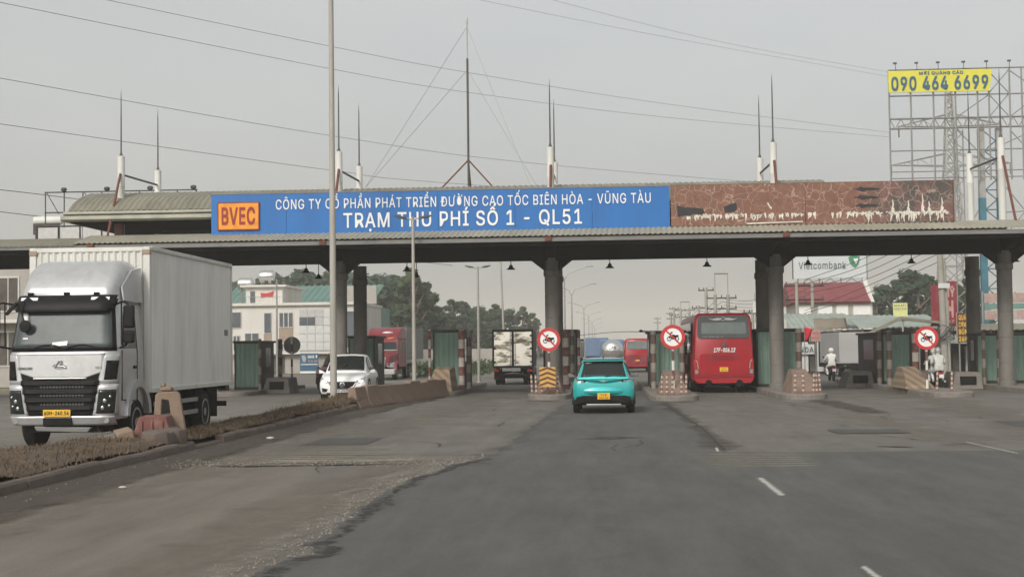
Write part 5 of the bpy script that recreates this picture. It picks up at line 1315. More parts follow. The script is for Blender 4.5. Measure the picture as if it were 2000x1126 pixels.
# dark red pickup behind it
LOW3 = [(-2.5, 0.5, 1.05, 0.8, 0.86, 0.82), (-2.4, 0.45, 1.1, 0.84, 0.9, 0.86), (0.0, 0.42, 1.1, 0.86, 0.92, 0.87), (1.2, 0.42, 1.12, 0.86, 0.92, 0.86), (2.1, 0.44, 1.06, 0.84, 0.9, 0.8), (2.42, 0.46, 0.98, 0.76, 0.84, 0.7), (2.5, 0.5, 0.9, 0.66, 0.72, 0.6)]
CAB3 = [(-0.9, 1.08, 1.14, 0.82, 0.74), (-0.7, 1.08, 1.74, 0.84, 0.64), (0.1, 1.1, 1.8, 0.86, 0.66), (0.5, 1.1, 1.74, 0.86, 0.66), (0.9, 1.1, 1.42, 0.85, 0.70), (1.3, 1.1, 1.13, 0.82, 0.74)]
pk, body, roof, rg = make_car('pickup_truck', 'dark red pickup partly hidden behind the white car', 'maroon', (-13.25, 72.0, 0.0), PI, LOW3, CAB3, (-0.88, -0.72, 0.56, 1.26), ((-0.62, 0.0), (0.05, 0.75)), (-1.6, 1.6), 0.38, 0.8)
pk['category'] = 'pickup'
b = MB(); b.box(-0.55, 0.55, 2.4, 2.53, 0.72, 0.96); b.build('grille', 'black', body, bev=0.02)
b = MB(); b.box(-0.8, 0.8, 2.4, 2.54, 0.84, 0.88); b.build('grille_chrome', 'chrome', body, bev=0.01)
b = MB(); b.box(-0.82, 0.82, 2.35, 2.56, 0.42, 0.6); b.build('bumper', 'black', body, bev=0.03)
for s in (-1, 1):
    b = MB(); b.box(min(s * 0.56, s * 0.85), max(s * 0.56, s * 0.85), 2.25, 2.5, 0.78, 0.96); b.build('headlight', 'lens', body, bev=0.03)

# ------------------------------------------------------------------ coaches seen from behind
def rr(w, z0, z1, r, n=5, taper=0.0):
    pts = []
    for (sx, sz, a0) in ((1, -1, -PI / 2), (1, 1, 0), (-1, 1, PI / 2), (-1, -1, PI)):
        for q in range(n + 1):
            a = a0 + PI / 2 * q / n
            x = sx * (w - r) + r * math.cos(a); z = (z1 - r if sz > 0 else z0 + r) + r * math.sin(a)
            k = 1 - taper * max(0, (z - 1.4) / (z1 - 1.4)); pts.append((x * k, z))
    return pts
def make_coach(name, label, loc, W, H, Ln, z0, detail=True):
    t = thing(name, label, 'bus', loc)
    w = W / 2
    secs = [(0.0, w - 0.06, z0 + 0.04, H - 0.10, 0.25), (0.05, w - 0.02, z0 + 0.01, H - 0.04, 0.28), (0.25, w, z0, H, 0.28), (Ln - 0.3, w, z0, H, 0.28), (Ln, w - 0.1, z0 + 0.1, H - 0.15, 0.3)]
    b = MB(); rings = []
    for (y, ww, za, zb, r) in secs:
        rings.append([(x, y + 0.10 * max(0, (z - 1.5) / (H - 1.5)), z) for x, z in rr(ww, za, zb, r, 5, 0.10)])
    b.loft(rings); body = b.build('body', 'red', t, smooth=0.8)
    def yb(z): return 0.10 * max(0, (z - 1.5) / (H - 1.5))
    def panel(xa, xb, za, zb, nm, mat, par, off=0.02, r=0.12):
        b = MB(); n = 5; pts = []
        for (cx, cz, a0) in ((xb - r, za + r, -PI / 2), (xb - r, zb - r, 0), (xa + r, zb - r, PI / 2), (xa + r, za + r, PI)):
            for q in range(n + 1):
                a = a0 + PI / 2 * q / n; pts.append((cx + r * math.cos(a), cz + r * math.sin(a)))
        k = lambda x, z: x * (1 - 0.10 * max(0, (z - 1.4) / (H - 1.4)))
        b.loft([[(k(x, z), yb(z) - off, z) for x, z in pts], [(k(x, z), yb(z) + 0.05, z) for x, z in pts]])
        return b.build(nm, mat, par)
    return t, body, panel, yb
t, body, panel, yb = make_coach('red_coach', 'large red coach seen from behind in the right toll lane', (4.86, 58.9, 0.0), 2.52, 3.27, 10.8, 0.38)
m['coachglass'] = M('coach_rear_glass', (0.05, 0.058, 0.06), 0.12, 0, 0.2, 1.0)
m['coachglass2'] = M('coach_inner_glass', (0.12, 0.145, 0.14), 0.15, 0, 0.25, 1.2)
rw = panel(-1.12, 1.12, 2.24, 3.17, 'rear_window', 'coachglass', body, 0.02, 0.16)
panel(-0.95, 0.98, 2.42, 2.88, 'clear_pane', 'coachglass2', rw, 0.032, 0.06)
b = MB()
for s in (-1, 1):
    b.prism([(s * 0.1, 3.06), (s * 0.22, 3.07), (s * 0.42, 3.03), (s * 0.62, 3.06), (s * 0.40, 2.98), (s * 0.2, 2.97), (s * 0.1, 2.99)], 'y', yb(3.02) - 0.035, yb(3.02) - 0.02)
for q in range(14):
    a0, a1 = 2 * PI * q / 14, 2 * PI * (q + 1) / 14
    b.prism([(0.1 * math.cos(a0), 3.03 + 0.07 * math.sin(a0)), (0.1 * math.cos(a1), 3.03 + 0.07 * math.sin(a1)), (0.075 * math.cos(a1), 3.03 + 0.05 * math.sin(a1)), (0.075 * math.cos(a0), 3.03 + 0.05 * math.sin(a0))], 'y', yb(3.02) - 0.035, yb(3.02) - 0.02)
b.build('wing_emblem', 'galvlight', rw)
text('GIAO THÔNG VẬN TẢI', -0.85, 0.0, 2.28, 0.05, yb(2.3) - 0.028, 'galv', rw, 'window_lettering', 0.0, 0.003)
text('17F-006.12', -0.40, 0.46, 1.68, 0.16, yb(1.7) - 0.015, 'signwhite', body, 'number_lettering', 0.03, 0.004, slant=0.15)
b = MB(); b.lathe([(0.10, 0), (0.09, 0.02), (0.02, 0.025)], (0.03, -0.02, 1.98), 'y', 18); b.build('emblem', 'rod', body)
ht = panel(-0.98, 0.98, 0.74, 1.60, 'engine_hatch', 'red', body, 0.022, 0.1)
for k in range(5):
    z = 1.34 + k * 0.045
    b = MB(); b.box(-0.6, 0.6, -0.032, -0.022, z, z + 0.022); b.build('vent_slat', 'maroon', ht)
b = MB(); b.box(-0.17, 0.17, -0.04, -0.025, 0.88, 1.06); pl = b.build('number_plate', 'yplate', ht)
text('17F', -0.07, 0.07, 0.98, 0.05, -0.042, 'rust', pl, 'plate_lettering', 0.01, 0.002); text('006.12', -0.12, 0.12, 0.90, 0.055, -0.042, 'rust', pl, 'plate_lettering', 0.01, 0.002)
for s in (-1, 1):
    b = MB(); b.loft([[(s * (x), y, z) for x, y, z in ((1.0, -0.02, 0.80), (1.20, 0.02, 0.80), (1.22, 0.05, 1.35), (1.08, -0.0, 1.45))], [(s * x, y, z) for x, y, z in ((1.0, 0.08, 0.80), (1.20, 0.12, 0.80), (1.22, 0.12, 1.35), (1.08, 0.08, 1.45))]]); tl = b.build('tail_lamp', 'taillight', body)
    b = MB(); b.box(min(s * 1.04, s * 1.17), max(s * 1.04, s * 1.17), -0.025, 0.03, 0.80, 0.96); b.build('reversing_lamp', 'lens', tl)
    b = MB(); b.tube([(s * 1.04, -0.03, 1.0), (s * 1.06, -0.03, 1.25), (s * 1.13, -0.01, 1.36)], 0.015, 5); b.build('lamp_trim', 'galvlight', tl)
    wheel(t, (s * 1.08, 2.6, 0.5), 0.5, 0.28, side=s); wheel(t, (s * 0.76, 2.6, 0.5), 0.5, 0.26, side=s); wheel(t, (s * 1.08, 8.6, 0.5), 0.5, 0.28, side=s)
    b = MB(); b.box(min(s * 1.235, s * 1.262), max(s * 1.235, s * 1.262), 1.0, 10.0, 1.65, 2.9); b.build('side_windows', 'glass', body, bev=0.005)
    b = MB(); b.lathe([(0.14, 0), (0.13, 0.05), (0.1, 0.05)], (s * 0.62, 0.0, 0.42), 'y', 14); b.build('bumper_recess', 'matblack', body)
    b = MB(); b.tube([(s * 1.15, 10.6, 2.9), (s * 1.5, 11.0, 2.7), (s * 1.52, 11.0, 2.4)], 0.03, 6); b.box(s * 1.5 - 0.12, s * 1.5 + 0.12, 10.95, 11.05, 1.85, 2.4); b.build('mirror', 'black', t, bev=0.02)
b = MB(); b.box(-1.22, 1.22, -0.03, 0.1, 0.66, 0.69); b.build('bumper_seam', 'maroon', body)
b = MB(); b.box(-1.0, 1.0, 0.3, 9, 0.3, 0.5); b.lathe([(0.12, -1), (0.12, 1)], (0, 2.6, 0.5), 'x', 8); b.build('underbody', 'matblack', t)

t, body, panel, yb = make_coach('red_minibus', 'small red minibus farther ahead beyond the toll station', (2.5, 108.0, 0.0), 2.0, 2.55, 6.5, 0.4)
rw = panel(-0.82, 0.82, 1.75, 2.35, 'rear_window', 'coachglass2', body, 0.02, 0.1)
text('THACO', -0.25, 0.25, 1.42, 0.1, yb(1.4) - 0.02, 'galv', body, 'badge_lettering', 0.0, 0.004) if False else None
panel(-0.85, 0.85, 0.6, 1.3, 'boot_panel', 'maroon', body, 0.02, 0.08)
b = MB(); b.box(-0.16, 0.16, -0.04, -0.02, 0.85, 0.95); b.build('number_plate', 'yplate', body)
for s in (-1, 1):
    b = MB(); b.box(min(s * 0.86, s * 0.96), max(s * 0.86, s * 0.96), -0.03, 0.05, 0.8, 1.2); b.build('tail_lamp', 'taillight', body)
    wheel(t, (s * 0.85, 1.3, 0.38), 0.38, 0.22, side=s); wheel(t, (s * 0.85, 4.9, 0.38), 0.38, 0.22, side=s)
b = MB(); b.box(-0.8, 0.8, 0.2, 6, 0.3, 0.42); b.build('underbody', 'matblack', t)

# ------------------------------------------------------------------ small cargo truck from behind
def M_door_reflection():
    mm, t, bs = _new('painted_reflection_door')
    n = _noise(t, 1.6, 4, 0.6, stretch=(0.7, 1, 2.6))
    r1 = _ramp(t, n.outputs[0], [(0.48, (0.86, 0.83, 0.74)), (0.54, (0.45, 0.41, 0.32)), (0.6, (0.11, 0.10, 0.075))])  # cream and dark bands of a distorted reflection, put into the colour
    t.links.new(r1.outputs[0], bs.inputs['Base Color']); bs.inputs['Roughness'].default_value = 0.5; bs.inputs['Metallic'].default_value = 0.1
    return mm
m['door_reflection'] = M_door_reflection()
t = thing('cargo_truck', 'small cargo truck with blotched cream rear doors seen from behind', 'truck', (-4.8, 75.5, 0.0))
t.scale = (1.13, 1.13, 1.10)
b = MB(); b.box(-0.93, 0.93, 0.03, 3.6, 0.86, 2.62); cb = b.build('cargo_box', 'darksteel', t, bev=0.02)
b = MB()
for (xa, xb, za, zb) in ((-0.96, 0.96, 2.56, 2.66), (-0.96, 0.96, 0.82, 0.90), (-0.96, -0.88, 0.90, 2.56), (0.88, 0.96, 0.90, 2.56), (-0.05, 0.05, 0.90, 2.56)): b.box(xa, xb, -0.03, 0.03, za, zb)
b.build('door_frame', 'matblack', cb)
for s in (-1, 1):
    b = MB(); b.box(min(s * 0.055, s * 0.875), max(s * 0.055, s * 0.875), -0.012, 0.025, 0.92, 2.54); d = b.build('rear_door', 'door_reflection', cb)
    b = MB(); b.tube([(s * 0.11, -0.03, 0.92), (s * 0.11, -0.03, 2.54)], 0.018, 6); b.build('lock_bar', 'galv', d)
    for z in (1.1, 1.75, 2.35):
        b = MB(); b.box(s * 0.86 - 0.06, s * 0.86 + 0.06, -0.035, -0.02, z - 0.04, z + 0.04); b.build('hinge', 'matblack', d)
    b = MB(); b.box(s * 0.78 - 0.13, s * 0.78 + 0.13, -0.02, 0.06, 0.62, 0.74); b.build('tail_lamp', 'taillight', t, bev=0.01)
    wheel(t, (s * 0.78, 0.95, 0.4), 0.4, 0.2, side=s); wheel(t, (s * 0.55, 0.95, 0.4), 0.4, 0.2, side=s); wheel(t, (s * 0.78, 4.3, 0.4), 0.4, 0.2, side=s)
    b = MB(); b.box(s * 0.68 - 0.24, s * 0.68 + 0.24, 0.42, 0.44, 0.25, 0.75); b.build('mud_flap', 'rubber', t)
b = MB(); b.box(-0.5, 0.35, -0.04, 0.0, 0.66, 0.81); b.build('rear_board', 'galv', t)
b = MB(); b.box(-0.85, 0.85, 0.0, 0.08, 0.42, 0.54); b.box(-0.4, -0.28, 0.1, 4.6, 0.55, 0.8); b.box(0.28, 0.4, 0.1, 4.6, 0.55, 0.8); b.lathe([(0.1, -0.7), (0.1, 0.7)], (0, 0.95, 0.4), 'x', 8); b.build('chassis', 'matblack', t)
b = MB(); b.loft([[(-0.85, 3.75, 0.5), (0.85, 3.75, 0.5), (0.85, 3.75, 2.05), (-0.85, 3.75, 2.05)], [(-0.85, 5.1, 0.5), (0.85, 5.1, 0.5), (0.8, 4.9, 2.05), (-0.8, 4.9, 2.05)]]); b.build('cab', 'silver', t, bev=0.08)
for s in (-1, 1):
    b = MB(); b.box(s * 1.08 - 0.08, s * 1.08 + 0.08, 5.0, 5.08, 1.45, 1.75); b.tube([(s * 0.82, 4.9, 1.6), (s * 1.08, 5.04, 1.6)], 0.015, 5); b.build('mirror', 'chrome', t)

# ------------------------------------------------------------------ maroon tractor unit facing the camera, left carriageway
t = thing('tractor_truck', 'maroon bonneted tractor truck facing the camera behind the white car', 'truck', (-14.35, 90.0, 0.0))
b = MB(); b.loft([[(-0.80, 0.1, 0.9), (0.80, 0.1, 0.9), (0.78, 0.1, 1.45), (0.45, 0.1, 1.60), (-0.45, 0.1, 1.60), (-0.78, 0.1, 1.45)], [(-1.0, 1.0, 0.8), (1.0, 1.0, 0.8), (0.95, 1.0, 1.60), (0.6, 1.0, 1.78), (-0.6, 1.0, 1.78), (-0.95, 1.0, 1.60)], [(-1.1, 1.9, 0.8), (1.1, 1.9, 0.8), (1.05, 1.9, 1.70), (0.8, 1.9, 1.85), (-0.8, 1.9, 1.85), (-1.05, 1.9, 1.70)]]); hood = b.build('bonnet', 'maroon', t, bev=0.04)
b = MB(); b.loft([[(-1.12, 1.9, 0.8), (1.12, 1.9, 0.8), (1.1, 1.9, 1.85), (-1.1, 1.9, 1.85)], [(-1.15, 2.5, 0.8), (1.15, 2.5, 0.8), (1.02, 2.4, 2.65), (-1.02, 2.4, 2.65)], [(-1.2, 5.0, 0.8), (1.2, 5.0, 0.8), (1.15, 5.0, 2.7), (-1.15, 5.0, 2.7)]]); cabo = b.build('cab', 'maroon', t, bev=0.05)
b = MB(); b.loft([[(-1.05, 2.35, 2.62), (1.05, 2.35, 2.62), (0.95, 2.45, 2.75), (-0.95, 2.45, 2.75)], [(-1.2, 3.6, 2.62), (1.2, 3.6, 2.62), (1.05, 3.6, 3.30), (-1.05, 3.6, 3.30)], [(-1.22, 5.0, 2.62), (1.22, 5.0, 2.62), (1.1, 5.0, 3.42), (-1.1, 5.0, 3.42)]]); fo = b.build('roof_fairing', 'maroon', cabo, bev=0.05)
b = MB(); b.ball((0.25, 3.05, 3.0), (0.4, 0.08, 0.14), 12, 6); b.build('white_emblem', 'galvlight', fo)
b = MB(); b.prism([(0.3, 2.68), (0.75, 2.74), (0.7, 2.66), (0.4, 2.62)], 'y', 2.36, 2.5); b.build('marker_lamp', 'orange', fo)
b = MB(); b.add([(-1.02, 1.93, 1.9), (1.02, 1.93, 1.9), (0.92, 2.36, 2.55), (-0.92, 2.36, 2.55)], [(0, 1, 2, 3)]); wso = b.build('windscreen', 'glass', cabo, smooth=0, solid=0.03)
b = MB(); b.box(-0.03, 0.03, 1.9, 1.96, 1.9, 2.5) ; b.build('screen_divider', 'maroon', wso)
b = MB(); b.box(-1.05, 1.05, 1.82, 1.94, 1.87, 1.93); b.build('cowl', 'galvlight', cabo)
b = MB(); b.prism([(-0.5, 0.75), (0.5, 0.75), (0.6, 1.45), (-0.6, 1.45)], 'y', 0.02, 0.12); go = b.build('grille', 'chrome', hood, bev=0.02)
b = MB(); b.prism([(-0.42, 0.82), (0.42, 0.82), (0.5, 1.38), (-0.5, 1.38)], 'y', 0.0, 0.05); b.build('grille_mesh', 'fascia', go)
b = MB(); b.box(-1.15, 1.15, -0.1, 0.3, 0.35, 0.72); b.build('bumper', 'galvlight', t, bev=0.06)
for s in (-1, 1):
    b = MB(); b.loft([[(s * 0.62, 0.08, 0.85), (s * 0.95, 0.2, 0.8), (s * 0.95, 0.3, 1.05), (s * 0.64, 0.1, 1.15)], [(s * 0.7, 0.5, 0.85), (s * 1.1, 0.6, 0.8), (s * 1.08, 0.6, 1.1), (s * 0.7, 0.5, 1.2)]]); b.build('headlight', 'lens', hood)
    rings = []
    for q in range(9):
        a = PI * q / 8
        rings.append([(s * 0.8, 1.1 - 0.6 * math.cos(a), 0.5 + 0.6 * math.sin(a)), (s * 1.2, 1.1 - 0.6 * math.cos(a), 0.5 + 0.6 * math.sin(a)), (s * 1.18, 1.1 - 0.74 * math.cos(a), 0.5 + 0.74 * math.sin(a)), (s * 0.8, 1.1 - 0.74 * math.cos(a), 0.5 + 0.74 * math.sin(a))])
    b = MB(); b.loft(rings); b.build('mudguard', 'maroon', t)
    wheel(t, (s * 1.0, 1.1, 0.5), 0.5, 0.28, side=s); wheel(t, (s * 1.0, 5.6, 0.5), 0.5, 0.28, side=s); wheel(t, (s * 1.0, 6.9, 0.5), 0.5, 0.28, side=s)
    b = MB(); b.box(s * 1.4 - 0.12, s * 1.4 + 0.12, 1.95, 2.1, 1.75, 2.45); b.tube([(s * 1.1, 2.2, 2.4), (s * 1.4, 2.02, 2.4)], 0.025, 5); b.build('mirror', 'darksteel', cabo)
    b = MB(); b.lathe([(0.07, 0.9), (0.07, 3.3)], (s * 1.15, 5.2, 0), 'z', 10); b.build('exhaust_stack', 'galv', t)
b = MB(); b.box(-1.2, 1.2, 5.5, 14.0, 1.25, 3.4); b.build('trailer_body', 'fascia', t, bev=0.03)
b = MB(); b.box(-0.4, 0.4, 1.0, 13.5, 0.6, 0.95); b.build('chassis', 'matblack', t)

# ------------------------------------------------------------------ far traffic: tanker, blue truck, dark truck, grey trailer
t = thing('tanker_truck', 'polished round gas tanker seen from behind beyond the teal car', 'truck', (0.72, 122.0, 0.0))
b = MB(); b.lathe([(0.02, 0), (0.5, 0.06), (0.8, 0.25), (0.92, 0.6), (0.95, 1.0), (0.95, 7.0), (0.8, 7.6), (0.1, 7.9)], (0, 0, 1.6), 'y', 28); b.build('tank', 'tank', t)
text('LPG', -0.3, 0.3, 1.75, 0.22, -0.02, 'rod', t, 'tank_lettering', 0.02, 0.01)
b = MB(); b.box(-0.9, 0.9, 0.1, 9.5, 0.55, 0.72); b.box(-1.0, 1.0, 0.0, 0.12, 0.45, 0.65); b.build('chassis', 'matblack', t)
b = MB(); b.box(-1.1, 1.1, 8.2, 10.2, 0.7, 2.6); b.build('cab', 'truckblue', t, bev=0.1)
for s in (-1, 1):
    for y in (1.4, 2.7, 9.0): wheel(t, (s * 0.9, y, 0.45), 0.45, 0.4, side=s)
t = thing('container_truck', 'hazy blue container truck far ahead left of the tanker', 'truck', (-0.75, 150.0, 0.0))
b = MB(); b.box(-1.2, 1.2, 0, 9, 0.95, 2.9); cbo = b.build('container', 'truckblue', t, bev=0.03)
for s in (-1, 1):
    b = MB(); b.box(min(s * 0.03, s * 1.15), max(s * 0.03, s * 1.15), -0.03, 0.0, 1.0, 2.85); b.build('door', 'truckblue', cbo, bev=0.01)
    for y in (1.2, 2.5, 9.0): wheel(t, (s * 0.95, y, 0.48), 0.48, 0.4, side=s)
b = MB(); b.box(-1.0, 1.0, 0.05, 9, 0.6, 0.93); b.box(-1.1, 1.1, 9.1, 11, 0.6, 2.9); b.build('chassis_and_cab', 'matblack', t)
t = thing('tipper_truck', 'dusty dark tipper truck far ahead right of the middle column', 'truck', (-3.0, 128.0, 0.0))
b = MB(); b.loft([[(-1.15, 0, 1.0), (1.15, 0, 1.0), (1.2, -0.1, 2.4), (-1.2, -0.1, 2.4)], [(-1.15, 5.5, 1.0), (1.15, 5.5, 1.0), (1.2, 5.5, 2.5), (-1.2, 5.5, 2.5)]]); tb = b.build('tipper_body', 'fascia', t, bev=0.03)
b = MB()
b.grid(lambda u, v: (-1.15 + 2.3 * u, 0.05 + 5.3 * v, 2.3 + 0.35 * math.sin(u * PI) * math.sin(v * PI) + 0.08 * noise.noise(Vector((u * 5, v * 8, 0)))), 10, 14); b.build('load', 'darksteel', tb)
for k in range(5):
    b = MB(); b.box(-1.1 + k * 0.52, -1.02 + k * 0.52, -0.14, -0.02, 1.0, 2.35); b.build('rib', 'darksteel', tb)
b = MB(); b.box(-1.0, 1.0, 0.1, 7.5, 0.6, 0.95); b.box(-1.1, 1.1, 5.8, 7.6, 0.7, 2.7); b.build('chassis_and_cab', 'matblack', t)
for s in (-1, 1):
    for y in (1.0, 2.3, 6.9): wheel(t, (s * 0.92, y, 0.48), 0.48, 0.4, side=s)
t = thing('grey_lorry', 'grey box lorry seen from behind past the right toll lane', 'truck', (14.95, 85.0, 0.0))
b = MB(); b.box(-1.22, 1.22, 0.02, 7.5, 0.78, 2.62); gb = b.build('cargo_box', 'truckgrey', t, bev=0.02)
for s in (-1, 1):
    b = MB(); b.box(min(s * 0.02, s * 1.18), max(s * 0.02, s * 1.18), -0.02, 0.02, 0.82, 2.58); d = b.build('rear_door', 'truckgrey', gb, bev=0.008)
    b = MB(); b.box(s * 0.9 - 0.05, s * 0.9 + 0.05, -0.05, 0.05, 0.62, 0.70); b.build('tail_lamp', 'lens', t)
    for y in (1.3, 6.2): wheel(t, (s * 0.95, y, 0.42), 0.42, 0.35, side=s)
b = MB(); b.box(-1.15, 1.15, 0.0, 7, 0.52, 0.74); b.box(-0.6, 0.6, -0.05, 0.1, 0.4, 0.55); b.box(-1.05, 1.05, 7.6, 9.3, 0.5, 2.4); b.build('chassis_and_cab', 'matblack', t)
b = MB(); b.box(-0.08, 0.02, -0.06, 0.0, 0.62, 0.70); b.build('centre_lamp', 'lens', t)

# ------------------------------------------------------------------ motorbikes and riders (heading away, +Y)
def make_bike(label, loc, colour):
    t = thing('motorbike', label, 'motorbike', loc)
    for y, nm in ((-0.62, 'rear_wheel'), (0.66, 'front_wheel')):
        b = MB(); b.lathe([(0.22, -0.035), (0.29, -0.045), (0.3, 0), (0.29, 0.045), (0.22, 0.035)], (0, y, 0.3), 'x', 18); w = b.build(nm, 'rubber', t)
        b = MB(); b.lathe([(0.22, -0.02), (0.22, 0.02)], (0, y, 0.3), 'x', 14); b.build('rim', 'galv', w)
    b = MB(); b.loft([[(-0.05, -0.85, 0.62), (0.05, -0.85, 0.62), (0.05, -0.85, 0.7), (-0.05, -0.85, 0.7)], [(-0.13, -0.45, 0.45), (0.13, -0.45, 0.45), (0.12, -0.45, 0.76), (-0.12, -0.45, 0.76)], [(-0.12, 0.1, 0.35), (0.12, 0.1, 0.35), (0.11, 0.1, 0.7), (-0.11, 0.1, 0.7)], [(-0.1, 0.35, 0.4), (0.1, 0.35, 0.4), (0.16, 0.5, 0.9), (-0.16, 0.5, 0.9)], [(-0.05, 0.55, 0.5), (0.05, 0.55, 0.5), (0.1, 0.55, 1.0), (-0.1, 0.55, 1.0)]]); b.build('fairing', colour, t, bev=0.02)
    b = MB(); b.loft([[(-0.1, -0.7, 0.76), (0.1, -0.7, 0.76), (0.08, -0.7, 0.82), (-0.08, -0.7, 0.82)], [(-0.14, -0.2, 0.74), (0.14, -0.2, 0.74), (0.12, -0.2, 0.8), (-0.12, -0.2, 0.8)], [(-0.08, 0.2, 0.7), (0.08, 0.2, 0.7), (0.06, 0.2, 0.75), (-0.06, 0.2, 0.75)]]); b.build('seat', 'black', t, bev=0.02)
    b = MB(); b.tube([(-0.34, 0.4, 1.04), (-0.15, 0.5, 1.02), (0.15, 0.5, 1.02), (0.34, 0.4, 1.04)], 0.018, 6)
    b.tube([(0.0, 0.52, 1.0), (0.0, 0.66, 0.3)], 0.035, 6); b.build('handlebar', 'black', t)
    for s in (-1, 1):
        b = MB(); b.tube([(s * 0.24, 0.46, 1.04), (s * 0.32, 0.46, 1.22)], 0.008, 4); b.ball((s * 0.34, 0.46, 1.26), (0.06, 0.015, 0.045), 8, 5); b.build('mirror', 'black', t)
    b = MB(); b.box(-0.09, 0.09, -0.92, -0.88, 0.52, 0.66); b.build('number_plate', 'wplate', t)
    b = MB(); b.box(-0.08, 0.08, -0.90, -0.84, 0.68, 0.76); b.build('tail_lamp', 'taillight', t)
    b = MB(); b.tube([(0.15, 0.0, 0.3), (0.16, -0.4, 0.32), (0.16, -0.8, 0.38)], 0.045, 8); b.build('exhaust', 'galv', t)
    return t
def make_rider(label, loc, cloth, helmet, sc=1.0, lean=0.08, pillion=False):
    """one continuous body grown with a Skin modifier over a posed skeleton"""
    t = thing('person', label, 'person', loc)
    z = 0.80
    J = {'pel': (0, 0, z + 0.06), 'ab': (0, lean * 0.6, z + 0.25), 'ch': (0, lean * 1.3, z + 0.47), 'nk': (0, lean * 1.6, z + 0.62), 'hd': (0, lean * 1.8, z + 0.72), 'ht': (0, lean * 1.9, z + 0.84)}
    for s, n in ((-1, 'l'), (1, 'r')):
        J['sh' + n] = (s * 0.19, lean * 1.4, z + 0.54)
        if pillion: J['el' + n] = (s * 0.27, lean + 0.05, z + 0.30); J['ha' + n] = (s * 0.2, lean + 0.28, z + 0.22)
        else: J['el' + n] = (s * 0.31, lean + 0.18, z + 0.32); J['ha' + n] = (s * 0.33, 0.47, z + 0.26)
        J['hp' + n] = (s * 0.11, 0.02, z + 0.04); J['kn' + n] = (s * 0.2, 0.4, z - 0.08); J['an' + n] = (s * 0.18, 0.24, z - 0.44); J['ft' + n] = (s * 0.18, 0.4, z - 0.47)
    names = list(J); idx = {k: i for i, k in enumerate(names)}
    E_ = [('pel', 'ab'), ('ab', 'ch'), ('ch', 'nk'), ('nk', 'hd'), ('hd', 'ht')]
    for n in 'lr': E_ += [('ch', 'sh' + n), ('sh' + n, 'el' + n), ('el' + n, 'ha' + n), ('pel', 'hp' + n), ('hp' + n, 'kn' + n), ('kn' + n, 'an' + n), ('an' + n, 'ft' + n)]
    RAD = {'pel': 0.17, 'ab': 0.155, 'ch': 0.18, 'nk': 0.07, 'hd': 0.095, 'ht': 0.09, 'sh': 0.085, 'el': 0.06, 'ha': 0.042, 'hp': 0.11, 'kn': 0.075, 'an': 0.05, 'ft': 0.045}
    me = bpy.data.meshes.new('body')
    me.from_pydata([J[k] for k in names], [(idx[a], idx[c]) for a, c in E_], [])
    o = bpy.data.objects.new('body', me); COL.objects.link(o); o.parent = t
    me.materials.append(m[cloth])
    md = o.modifiers.new('skin', 'SKIN'); md.use_smooth_shade = True
    for k in names:
        r = RAD[k[:2] if k[:2] in RAD else k] if k not in RAD else RAD[k]
        sv = me.skin_vertices[0].data[idx[k]]; sv.radius = (r * sc, r * sc); sv.use_root = (k == 'pel')
    sb = o.modifiers.new('sub', 'SUBSURF'); sb.levels = 2; sb.render_levels = 2
    hz = z + 0.79; hy = lean * 1.85
    b = MB(); b.ball((0, hy, hz + 0.02), (0.135, 0.15, 0.15), 16, 10); hm = b.build('helmet', helmet, t)
    b = MB(); b.loft([[(-0.12, hy + 0.08, hz + 0.03), (0.12, hy + 0.08, hz + 0.03), (0.12, hy + 0.09, hz + 0.06), (-0.12, hy + 0.09, hz + 0.06)], [(-0.08, hy + 0.21, hz + 0.0), (0.08, hy + 0.21, hz + 0.0), (0.08, hy + 0.21, hz + 0.02), (-0.08, hy + 0.21, hz + 0.02)]]); b.build('peak', helmet, hm)
    b = MB(); b.ball((0, hy + 0.06, hz - 0.07), (0.095, 0.1, 0.11), 14, 8); b.ball((0, hy + 0.165, hz - 0.07), (0.018, 0.025, 0.025), 6, 4); b.build('face', 'skin', t)
    for s in (-1, 1):
        b = MB(); b.loft([[(s * 0.12, 0.02, z - 0.0), (s * 0.22, 0.38, z - 0.05), (s * 0.28, 0.38, z - 0.12), (s * 0.22, 0.02, z - 0.08)], [(s * 0.12, 0.02, z - 0.1), (s * 0.2, 0.34, z - 0.14), (s * 0.24, 0.34, z - 0.16), (s * 0.2, 0.02, z - 0.12)]]) if False else b.ball((s * 0.18, 0.36, z - 0.475), (0.05, 0.13, 0.04), 8, 5)
        b.build('shoe', 'black', t)
    return t
make_bike('dark scooter ridden by the person in white beside the grey lorry', (11.95, 76.6, 0.0), 'black')
make_rider('person in white jacket and helmet riding the dark scooter away', (11.95, 76.5, 0.0), 'clothwhite', 'clothwhite', 1.05)
make_bike('motorbike with two riders right of the right ban sign', (13.70, 60.4, 0.0), 'black')
make_rider('front rider in grey raincoat on the two-rider motorbike', (13.68, 60.52, 0.0), 'raincoat', 'raincoat', 1.05)
make_rider('pillion rider in pale patterned raincoat sitting behind on the two-rider motorbike', (13.74, 60.05, 0.02), 'raincoat', 'galvlight', 1.12, 0.1, True)

